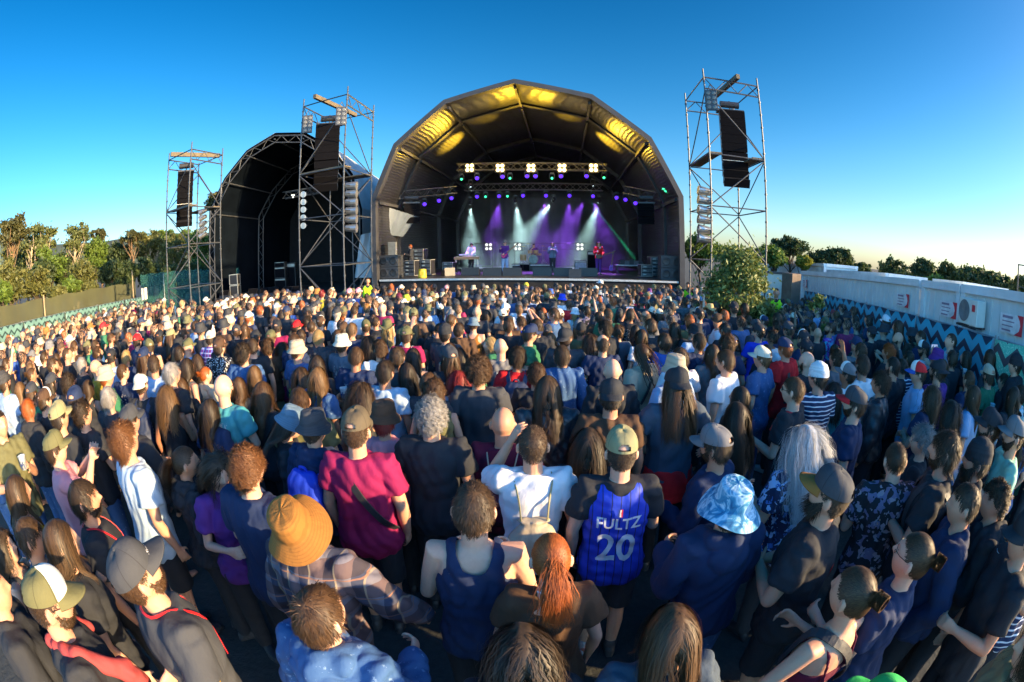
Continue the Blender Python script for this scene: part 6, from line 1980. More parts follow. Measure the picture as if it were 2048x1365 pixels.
def person(pos, rz, s=1.0, sex='m', wd=1.0, hair='short:d', hat=None, top='tee:black', under=None, bot='trousers:black', aL='down', aR='down', hy=0.0, hp=0.0, beard=None, glasses=None, lod=1, skin=0, seed=0, label=None, group=None, stance='stand', lanyard=None, hat_yaw=0.0, hat_col2=None, eyes=False, name='person', top_mat=None, shoes=False, tilt=0.0, printed=False):
    hy, hp = R(hy), R(hp)
    root = link_mesh(name, body_mesh(sex, wd, aL, aR, hy, hp, lod, stance))
    root.location = pos; root.rotation_euler = (0, 0, rz); root.scale = (s, s, s)
    if tilt: root.rotation_euler = (R(tilt), 0, rz)
    root.color = (*SKINS[skin % len(SKINS)], 1)
    tag(root, label, 'person', group)
    M = head_frame(hy, hp)
    tk, tc = split(top); tcol, pat = col_of(tc)
    if pat == 'plain' and printed and tk == 'tee': pat = 'print'
    if under:
        uk, uc_ = split(under); ucol, upat = col_of(uc_)
        part(TOP_NAME[uk], top_mesh(uk, sex, wd, aL, aR, lod, seed), root, ucol, [FABS[upat]()])
    t_ = part(TOP_NAME[tk], top_mesh(tk, sex, wd, aL, aR, lod, seed), root, tcol, [top_mat or FABS[pat]()])
    bk, bc = split(bot)
    part(bk, bottom_mesh(bk, sex, wd, lod, stance, seed), root, col_of(bc)[0], [FABS[col_of(bc)[1]]()])
    if lod == 0 or shoes:
        for sd_ in (-1, 1): part('shoe', shoe_mesh(stance, sd_, sex), root, random.choice([C['black'], C['ltgrey'], C['black'], C['darkgrey']]))
    hs, hc = split(hair, 'd')
    if hs != 'bald':
        st_ = hs
        if hat and hs in ('mid', 'curly', 'balding'): st_ = 'short'
        part('hair', hair_mesh(st_, lod, seed % (2 if lod else 5), bool(hat)), root, HC[hc], None, M)
    if hat:
        hk, hcol = split(hat); hcol = C.get(hcol, C['black'])
        if hk in ('cap', 'capb', 'trucker'):
            cm, bm_ = cap_meshes(hk == 'trucker')
            hm = M @ Matrix.Rotation((math.pi if hk == 'capb' else 0) + R(hat_yaw), 4, 'Z') @ Matrix.Rotation(R(-6), 4, 'X')
            o = part('cap', cm, root, hcol, None, hm)
            b_ = part('brim', bm_, o, hat_col2 or hcol)
        else:
            hm = M @ Matrix.Translation((0, -.006, .0)) @ Matrix.Rotation(R(hat_yaw), 4, 'Z') @ Matrix.Rotation(R(-5), 4, 'X')
            part({'wide': 'sun_hat', 'bucket': 'bucket_hat', 'straw': 'straw_hat', 'fedora': 'fedora', 'beanie': 'beanie'}[hk], hat_mesh(hk), root, hcol, [top_mat_hat[hat_col2]] if hat_col2 in top_mat_hat else None, hm)
    if beard: part('beard', beard_mesh(.05 if beard[0] == 'L' else .014, lod), root, HC[beard[1]], None, M)
    if glasses: part('sunglasses' if glasses == 's' else 'glasses', glasses_mesh(glasses == 's'), root, (0, 0, 0), None, M)
    if eyes and glasses != 's':
        for sx in (-1, 1): part('eye', eye_mesh(), root, (1, 1, 1), None, M @ Matrix.Translation((sx * .031, .0735, .009)))
    if lanyard:
        m = fabric('webbing', None, .6)
        o = strap_path([(-.02, .17, 1.10), (-.07, .14, 1.36), (-.084, .03, 1.484), (-.052, -.080, 1.484), (.052, -.080, 1.484), (.084, .03, 1.484), (.07, .14, 1.36), (.02, .17, 1.10)], .011, .004, m, 'lanyard', root)
        o.color = (*C[lanyard], 1)
    PEOPLE.append((root, dict(s=s, M=M, sex=sex, top=t_)))
    return root, t_, M
TOP_NAME = {'tee': 't_shirt', 'long': 'sweater', 'base': 'undershirt', 'hoodie': 'hoodie', 'jacket': 'jacket', 'shirt': 'shirt', 'vest': 'vest', 'tank': 'tank_top', 'bra': 'crop_top', 'jersey': 'jersey', 'wrap': 'blouse'}
top_mat_hat = {}
TAKEN = []          # (x, y) of everyone standing on the field
def stand(px, py, s, hzoff=0.0):
    """foot point of a person of scale s whose head centre is seen at the pixel"""
    p = at_ground(px, py, 1.64 * s + hzoff)
    return p
def place(px, py, s=1.0, dmin=.36, turn=0.0, tall=0.0, **k):
    """put a person where the photograph shows the head; slide along the sight line if someone already stands there"""
    best = None
    for ds in (0, .02, -.02, .04, -.04, .06, -.06, .08, -.08):
        q = at_ground(px, py, 1.64 * (s + ds))
        if q.y < -3 or (q - EYE).length > 60: continue
        dm = min([math.hypot(q.x - a, q.y - b) for a, b in TAKEN] or [9])
        if best is None or dm > best[0] + .03: best = (dm, q, s + ds)
        if dm > dmin: break
    _dm, q, s = best
    TAKEN.append((q.x, q.y))
    d = STAGE_AT - q
    rz = math.atan2(d.y, d.x) - math.pi / 2 + R(turn)
    return person((q.x, q.y, gz(q.x, q.y)), rz, s, **k), q
def lettering(top_obj, rows, m, name='lettering', ycast=-1):
    """rows of (text, size, x, z, tilt, squeeze) laid on the back of a garment"""
    me = top_obj.data
    bv = BVHTree.FromPolygons([v.co.copy() for v in me.vertices], [tuple(p.vertices) for p in me.polygons])
    mb = MB()
    for (txt, size, x0, z0, tilt, sx) in rows:
        V, F = text_mesh(txt, size, 0, sx, size * .018)
        bm = bmesh.new()              # fine enough to follow the cloth
        bvs = [bm.verts.new(v) for v in V]
        for f_ in F:
            try: bm.faces.new([bvs[i] for i in f_])
            except ValueError: pass
        bmesh.ops.triangulate(bm, faces=bm.faces[:])
        for _k in range(4):
            le = [e for e in bm.edges if e.calc_length() > .018]
            if not le: break
            bmesh.ops.subdivide_edges(bm, edges=le, cuts=1)
            bmesh.ops.triangulate(bm, faces=bm.faces[:])
        bm.verts.index_update()
        V = [tuple(v.co) for v in bm.verts]; F = [tuple(v.index for v in f_.verts) for f_ in bm.faces]; bm.free()
        out = []
        ca, sa = math.cos(R(tilt)), math.sin(R(tilt))
        for (x, y, z) in V:
            X, Z = x * ca - y * sa + x0, x * sa + y * ca + z0
            hit = bv.ray_cast(Vector((X, ycast * .6, Z)), Vector((0, -ycast, 0)))
            yy = hit[0].y if hit[0] is not None else ycast * .14
            out.append((X, yy + ycast * .004, Z))
        if ycast > 0: out = [(x, y, z) for x, y, z in out]
        mb.add(out, [f if ycast < 0 else f[::-1] for f in F])
    return mb.build(name, m, top_obj)
WHITE_INK = mat('white_print', (.72, .72, .74), .6)
# ------------------------------------------------------------------ the people nearest the camera, one by one
UNIQ = {}     # label -> landmark phrase
def near(px, py, label, s=1.0, turn=0.0, lod=0, **k):
    k.setdefault('seed', len(PEOPLE))
    (r, t_, M), q = place(px, py, s, .3, turn, lod=lod, label='person ' + label, shoes=True, **k)
    return r, t_, M, q
def world_of(root):
    return Matrix.LocRotScale(root.location, root.rotation_euler.to_quaternion(), root.scale)
def in_hand(root, sex, kind, side, label, drink=(.10, .02, .02)):
    e, w_, c_ = ARMS[kind]
    s_, e, w_, c_ = arm_pts(sex, kind, side)
    d = (w_ - e) / np.linalg.norm(w_ - e)
    p = w_ + d * .075 + np.array([-side * .045, .025, .03])
    return cup(world_of(root) @ Vector(p), 0, label, drink)
BLUEX = FABS['tie']()
top_mat_hat['tie'] = BLUEX
# --- front row
r, t_, M, q = near(92, 1205, 'in white-fronted dark cap and glasses with red scarf at the shoulders', 1.04, -28, hair='buzz:d', hat='trucker:olive', beard='sd', glasses='g', top='tee:black', aL='down', aR='front', skin=4, hp=-3)
sc_ = Shells(); sc_.limb([(-.14, .10, 1.38), (-.11, .02, 1.475), (0, -.085, 1.47), (.12, .02, 1.475), (.13, .13, 1.38), (.10, .20, 1.28), (.07, .21, 1.18)], [.018, .026, .028, .03, .036, .04, .03], 10)
sc_.ell((.11, .185, 1.33), (.05, .04, .05)); me = sc_.fuse(.01, 2, 'scarf'); folds(me, .018, 8, 1.8); part('scarf', me, r, C['brick'], [FABS['plain']()])
r, t_, M, q = near(290, 1140, 'in black cap with white lettering, mustard sleeves and a red lanyard', 1.05, -20, hair='buzz:m', hat='cap:charcoal', beard='sm', top='tee:charcoal', under='base:mustard', lanyard='red', aL='down', aR='pocket', skin=0, hp=24, wd=1.1)
mb = MB(); V, F = text_mesh('SONS', .034, 0, 1.0)
cob = [c for c in r.children if c.name.startswith('cap')][0]
bv = BVHTree.FromPolygons([v.co.copy() for v in cob.data.vertices], [tuple(p.vertices) for p in cob.data.polygons])
def on_cap(V):
    out = []
    for (x, y, z) in V:
        h = bv.ray_cast(Vector((-x, .4, .098 + y * .8)), Vector((0, -1, -.12)))
        out.append(tuple((h[0] if h[0] is not None else Vector((-x, .08, .098 + y))) + Vector((0, .0025, .001))))
    return out
mb.add(on_cap(V), F); mb.add(on_cap([(-.05, -.022, 0), (.05, -.022, 0), (.05, -.016, 0), (-.05, -.016, 0)]), [(0, 1, 2, 3)]); mb.build('lettering', WHITE_INK, cob)
near(606, 1040, 'in wide tan brimmed hat and plaid flannel shirt', 1.02, -6, hair='mid:m', hat='wide:tan', hat_yaw=35, top='jacket:plaid', bot='trousers:black', aR='wide', skin=0, hp=30)
r, t_, M, q = near(640, 1228, 'with short brown hair in blue jacket over light hood, at the bottom edge', 1.0, -14, hair='short:m', top='hoodie:denim', skin=2, aR='front', hp=6)
r, t_, M, q = near(947, 1020, 'with short dark hair in loose navy tank top', 1.04, 2, hair='short:d', top='tank:navy', bot='trousers:black', aL='front', aR='front', skin=2, wd=1.02, hp=-2)
r, t_, M, q = near(1103, 1122, 'with ginger ponytail and brown off-shoulder top', .96, 4, sex='f', hair='pony:g', top='wrap:brown', skin=2, aL='front', aR='down', hp=-6)
o = strap_path([(-.06, .05, 1.44), (-.055, -.03, 1.487), (0, -.068, 1.497), (.055, -.03, 1.487), (.06, .05, 1.44)], .007, .005, WHITE_INK, 'necklace', r)
near(1045, 1312, 'with loose dark wavy hair at the bottom edge, behind the ginger ponytail', .95, 8, sex='f', hair='longcurly:b', top='tee:black', skin=1, hp=-4, aR='front')
near(1345, 1272, 'with long loose brown hair at the bottom edge, behind the blue tie-dye hat', .97, -2, sex='f', hair='long:m', top='tee:steel', skin=0, hp=-4)
r, t_, M, q = near(1706, 1188, 'with low brown bun, bare back and wine red strappy top', .99, 14, sex='f', hair='bun:m', top='bra:wine', bot='trousers:denim', aL='wide', aR='front', skin=0, hp=3)
o = strap_path([(-.12, .13, 1.22), (-.10, .06, 1.445), (-.06, -.06, 1.455), (.03, -.115, 1.36), (.12, -.118, 1.2), (.17, -.07, 1.06)], .045, .006, fabric('webbing', None, .6), 'shoulder_strap', r); o.color = (*C['black'], 1)
near(1822, 1112, 'with messy bun and glasses in dark top, seen in profile', 1.0, 22, sex='f', hair='bun:m', glasses='g', top='tee:navy', skin=2, hp=10, eyes=True, aL='front')
r, t_, M, q = near(2110, 1010, 'in navy striped shirt holding a cup, cut by the frame edge', 1.05, 60, hair='short:d', top='tee:stripes', bot='trousers:black', aL='hold', aR='down', skin=0, wd=1.12)
in_hand(r, 'm', 'hold', -1, 'clear cup held by the person in the striped shirt', (.3, .2, .1))
near(2075, 1290, 'in pale yellow top with arms forward, at the bottom corner', 1.0, 40, sex='f', hair='long:d', top='tee:khaki', aL='front', aR='front', skin=2)
near(1757, 1438, 'in bright green cap at the bottom edge', .98, 6, hair='short:d', hat='cap:kelly', top='tee:black', skin=0)
near(-18, 1180, 'in black jacket at the frame edge behind the white-fronted cap', 1.0, -20, hair='short:d', top='jacket:black', skin=0, aL='front', lod=1)
near(60, 1075, 'with dark hair in dark teal t-shirt between the two profiles at the edge', .97, -30, hair='mid:d', top='tee:slate', skin=1, aR='hold', lod=1)
near(1992, 1000, 'with dark curls in black hoodie near the striped shirt', 1.0, 44, hair='curly:d', top='hoodie:black', skin=4, aL='front', lod=1)
near(2052, 1075, 'in dark cap and black t-shirt cut by the frame edge', 1.02, 50, hair='short:d', hat='cap:black', top='tee:black', skin=0, aL='front', lod=1)
near(1930, 1010, 'with short dark hair in dark blue jacket behind the messy bun', 1.02, 36, hair='short:d', top='jacket:navy', skin=0, aL='pocket', lod=1)
near(120, 1085, 'with brown hair in black top behind the black cap with lettering', .96, -22, sex='f', hair='long:d', top='tee:black', skin=2, lod=1)
# --- jersey
r, t_, M, q = near(1243, 905, 'in olive cap and blue basketball jersey lettered FULTZ 20', 1.03, -4, hair='buzz:d', hat='cap:khaki', top='jersey:pin', under='tee:black', bot='shorts:charcoal', skin=2, aL='down', aR='front', wd=1.0)
lettering(t_, [('FULTZ', .100, 0, 1.262, 0, .88), ('20', .25, 0, 1.085, 0, .92)], WHITE_INK)
mb = MB()
for (x0, x1, m_) in ((-.013, .0, 0), (.0, .013, 1)):
    mb.cur = m_; mb.add([(x0, -.165, 1.318), (x1, -.165, 1.318), (x1, -.163, 1.368), (x0, -.163, 1.368)], [(0, 1, 2, 3)])
mb.cur = 2; mb.add([(-.004, -.1665, 1.320), (.006, -.1665, 1.320), (.003, -.1655, 1.345), (.006, -.1645, 1.366), (-.003, -.1645, 1.366), (-.005, -.1655, 1.345)], [(0, 1, 2, 3, 4, 5)])
mb.build('league_badge', [mat('badge_blue', (.03, .08, .35), .5), RED, WHITE_INK], t_)
# --- white t-shirt with drawstring bag
r, t_, M, q = near(1066, 892, 'with short dark hair in white t-shirt wearing a cream drawstring bag', 1.03, 3, hair='buzz:d', top='tee:white', skin=0, aL='face', aR='down', bot='trousers:charcoal')
backpack(world_of(r), C['beige'], 'cream drawstring bag on the back of the white t-shirt', 'draw', 'drawstring_bag', C['khaki'])
r, t_, M, q = near(712, 862, 'in brown cap, maroon t-shirt and black shorts with a crossbody strap', 1.05, 4, hair='buzz:m', hat='cap:taupe', top='tee:maroon', bot='shorts:black', aL='down', aR='down', skin=0, wd=1.16)
o = strap_path([(-.15, .11, 1.34), (-.12, .02, 1.475), (-.07, -.105, 1.42), (.03, -.165, 1.28), (.14, -.155, 1.12), (.20, -.06, 1.0)], .045, .008, fabric('webbing', None, .6), 'crossbody_strap', r); o.color = (*C['black'], 1)
near(862, 832, 'with grey-brown curls in black t-shirt, jacket over one shoulder', 1.05, 0, hair='curly:w', top='tee:black', skin=0, aL='cross', aR='down', wd=1.06)
r, t_, M, q = near(1006, 848, 'with bald head in wine red t-shirt and a thin drawstring bag', 1.0, -2, hair='bald', top='tee:wine', skin=1, aR='front')
backpack(world_of(r), C['wine'], 'thin dark drawstring bag worn by the bald person in wine red', 'draw', 'drawstring_bag', C['beige'])
near(1457, 1008, 'in blue tie-dye bucket hat and navy hoodie', 1.0, 4, hair='short:d', hat='wide:blue', hat_col2='tie', top='hoodie:navy', bot='trousers:denim', skin=0, hp=14, aL='front', aR='front')
near(1434, 893, 'in grey cap and sunglasses turned to the side, navy sweater', 1.0, 42, hair='short:d', hat='cap:grey', glasses='s', beard='sd', top='long:navy', skin=1, aL='front', aR='down', wd=1.06)
near(1612, 888, 'with long silver hair in blue floral shirt', 1.02, 10, hair='silver:s', top='shirt:bluefloral', skin=2, aL='front', bot='trousers:charcoal')
r, t_, M, q = near(1652, 988, 'in black cap with tan brim and long beard, red bag strap on black t-shirt', 1.05, 38, hair='buzz:d', hat='cap:charcoal', hat_col2=C['tan'], beard='Ld', top='tee:black', skin=0, hp=14, aL='cross', aR='cross', wd=1.1, bot='shorts:black')
o = strap_path([(-.12, .13, 1.30), (-.10, .03, 1.475), (-.05, -.095, 1.43), (.04, -.155, 1.26), (.15, -.13, 1.08)], .022, .006, fabric('webbing', None, .6), 'bag_strap', r); o.color = (*C['red'], 1)
near(1794, 924, 'with cropped hair and sunglasses in dark floral shirt, looking down', 1.0, -30, hair='buzz:d', glasses='s', top='shirt:darkfloral', skin=2, hp=-16, aL='front', aR='front')
r, t_, M, q = near(1890, 902, 'tall with dark quiff and beard in black t-shirt with small backpack', 1.09, 32, hair='mid:d', beard='sd', top='tee:black', skin=4, aL='cross', aR='cross', hp=4, eyes=True)
backpack(world_of(r), C['black'], 'small black backpack on the tall bearded person', 'pack', 'backpack')
near(1952, 922, 'in dark beanie with full beard and red collar, black jacket', 1.06, 36, hair='short:d', hat='beanie:black', beard='Ld', top='jacket:black', lanyard='red', skin=4, hp=6)
r, t_, M, q = near(2026, 872, 'in pale mint t-shirt with cup, at the frame edge', 1.06, 40, hair='buzz:d', hat='cap:grey', beard='sd', top='tee:mint', aL='hold', skin=0, hp=8)
in_hand(r, 'm', 'hold', -1, 'clear cup held by the person in mint', (.35, .25, .1))
near(1845, 882, 'with dark curly bob and glasses beside the tall bearded person', .97, 34, sex='f', hair='curly:w', glasses='g', top='tee:black', skin=2, aL='front', eyes=True, lod=1)
# --- left group
near(254, 878, 'with curly brown hair looking up in pale blue t-shirt', 1.06, -16, hair='curly:c', top='tee:paleblue', skin=0, hp=16, eyes=True, wd=1.04, bot='shorts:black')
near(368, 925, 'with dark ponytail in black hoodie, turned away, holding a drink', .95, -34, sex='f', hair='pony:d', top='hoodie:black', skin=1, aL='front', eyes=True)
r, t_, M, q = near(432, 935, 'smiling with wild black curls in purple top, head tipped down', .97, -120, sex='f', hair='longcurly:b', top='tee:purple', skin=2, hp=-14, aL='hold', aR='front', eyes=True)
in_hand(r, 'f', 'hold', -1, 'clear cup of red drink held by the person with wild black curls')
near(494, 935, 'with copper curls in navy t-shirt, denim jacket on the arm', 1.05, -4, hair='curly:c', top='tee:navy', skin=2, aL='front', aR='front', hp=2)
r, t_, M, q = near(172, 998, 'with wavy black hair in black t-shirt and red lanyard, profile view', 1.0, -40, hair='mid:b', top='tee:black', lanyard='red', skin=1, hp=8, eyes=True, beard='sb')
near(34, 985, 'with long dark hair and mustard halter top, bare back', .98, -14, sex='f', hair='long:d', top='tank:mustard', skin=0, lod=1)
near(12, 1095, 'with black wavy hair in profile at the frame edge', .98, -46, sex='f', hair='longcurly:b', top='tank:black', skin=2, eyes=True, hp=10)
near(112, 898, 'in olive cap clapping with raised hands, pale pink t-shirt', 1.0, -22, hair='mid:d', hat='cap:olive', top='tee:pink', skin=2, aL='clap', aR='clap', hp=8)
near(571, 845, 'in greenish blue bucket hat looking down', .97, -60, sex='f', hair='long:b', hat='bucket:greyblue', top='tee:black', skin=2, hp=-22, eyes=True)
r, t_, M, q = near(627, 858, 'in black bucket hat and navy hoodie with bright blue backpack', 1.0, -8, hair='buzz:d', hat='bucket:charcoal', top='hoodie:navy', skin=0)
backpack(world_of(r), C['royal'], 'bright blue backpack worn over the navy hoodie', 'pack')
near(768, 838, 'in brown felt bucket hat and dusty pink t-shirt with white print', .99, 0, sex='f', hair='curly:r', hat='bucket:brown', top='tee:pink', skin=0)
near(1176, 890, 'with long black hair and black t-shirt beside the FULTZ jersey', .97, -10, sex='f', hair='long:b', top='tee:black', skin=1)
near(1222, 792, 'in black backwards cap and dark brown t-shirt', 1.05, -8, hair='short:b', hat='capb:black', top='tee:brown', skin=1, wd=1.05, lod=1)
r, t_, M, q = near(1353, 770, 'in black backwards cap over brown curls, washed navy t-shirt, red top at waist', 1.09, 4, hair='longcurly:m', hat='capb:black', top='tee:steel', skin=2, wd=1.1, aL='wide', aR='wide')
sw = Shells(); sw.loft([((0, -.02, .74), (.22, 0, 0), (0, .17, 0)), ((0, -.02, .90), (.21, 0, 0), (0, .165, 0)), ((0, -.01, 1.0), (.185, 0, 0), (0, .145, 0))], 22); sw.ell((0, .15, .95), (.06, .05, .06)); me = sw.fuse(.012, 3, 'sweater'); folds(me, .014, 4); part('tied_sweater', me, r, C['red'], [FABS['plain']()])
near(1095, 782, 'with long brown hair in black leather jacket', 1.05, -2, hair='long:d', top='jacket:leather', skin=0, wd=1.1)
near(957, 742, 'with big brown curls in charcoal t-shirt', 1.06, 0, hair='afro:m', top='tee:charcoal', skin=0, wd=1.06)
r, t_, M, q = near(1035, 716, 'with dark curly hair in red t-shirt wearing a navy backpack', 1.0, -3, hair='curly:d', top='tee:red', skin=3, wd=.98)
backpack(world_of(r), C['navy'], 'navy backpack on the back of the red t-shirt', 'pack')
near(1124, 712, 'with tall dark hair in speckled blue denim jacket', 1.03, 0, hair='mid:d', top='jacket:denim', skin=0)
near(1225, 742, 'with bald head in black jacket, behind the black backwards cap', 1.03, 4, hair='bald', top='jacket:black', skin=2, lod=1)
r, t_, M, q = near(1284, 708, 'with braided hair in beige shirt and dark crossbody strap', 1.03, 34, hair='braids:m', top='shirt:beige', skin=1, eyes=True)
o = strap_path([(.12, .11, 1.34), (.10, .02, 1.485), (.06, -.10, 1.42), (-.03, -.16, 1.28), (-.14, -.14, 1.10)], .04, .008, fabric('webbing', None, .6), 'crossbody_strap', r); o.color = (*C['black'], 1)
near(1452, 722, 'with short brown hair in plain white t-shirt, facing sideways', 1.06, 36, hair='short:m', top='tee:white', skin=0, wd=1.06)
near(1473, 832, 'with long black hair and dark crop top, arms folded', .97, 20, sex='f', hair='long:b', top='tee:black', skin=0)
r, t_, M, q = near(1571, 698, 'in navy cap and bright red t-shirt with black strap', 1.06, 14, hair='mid:g', hat='cap:navy', top='tee:red', skin=0, wd=1.08)
o = strap_path([(-.12, .12, 1.34), (-.10, .02, 1.48), (-.06, -.10, 1.43), (-.07, -.16, 1.28), (-.09, -.16, 1.0)], .04, .008, fabric('webbing', None, .6), 'shoulder_strap', r); o.color = (*C['black'], 1)
r, t_, M, q = near(1588, 782, 'with brown hair and sunglasses in black t-shirt with thin red strap', 1.05, 34, hair='short:m', glasses='s', top='tee:black', skin=2, aL='front')
o = strap_path([(-.12, .13, 1.30), (-.10, .03, 1.475), (-.05, -.095, 1.43), (.04, -.155, 1.26), (.15, -.13, 1.08)], .02, .006, fabric('webbing', None, .6), 'bag_strap', r); o.color = (*C['red'], 1)
near(1708, 808, 'in black cap with red brim and navy t-shirt, bearded', 1.04, 40, hair='short:d', hat='cap:charcoal', hat_col2=C['red'], beard='sd', glasses='s', top='tee:navy', skin=2, hp=8)
near(1762, 768, 'with big dark curls in shiny black leather jacket', 1.02, 30, hair='afro:d', top='jacket:leather', skin=1, lod=1)
r, t_, M, q = near(1838, 748, 'in red and white cap with blue brim, light blue t-shirt', 1.05, 34, hair='mid:d', hat='trucker:red', hat_col2=C['blue'], top='tee:ltblue', skin=0, lod=1)
r, t_, M, q = near(770, 745, 'with short black hair in pale grey-blue t-shirt', 1.03, -10, hair='short:b', top='tee:paleblue', skin=1)
near(525, 788, 'with long straight brown hair over black top, left of the bucket hats', .99, -8, sex='f', hair='long:m', top='tee:black', skin=0)
near(722, 790, 'with wild dark curls behind the brown felt hat', .98, -4, sex='f', hair='longcurly:d', top='tank:black', skin=0)
near(868, 785, 'with brown hair and olive sheen vest in front of the grey curls', 1.0, 4, sex='f', hair='curly:m', top='vest:olive', skin=0, lod=1)
r, t_, M, q = near(812, 672, 'in brown cap and maroon t-shirt wearing a pale grey backpack', 1.03, 2, hair='short:m', hat='cap:olive', top='tee:maroon', skin=0, lod=1)
backpack(world_of(r), C['ltgrey'], 'pale grey backpack on the maroon t-shirt further back', 'pack')
near(1205, 688, 'with balding dark hair in navy t-shirt', 1.03, 2, hair='balding:d', top='tee:navy', skin=0, lod=1)

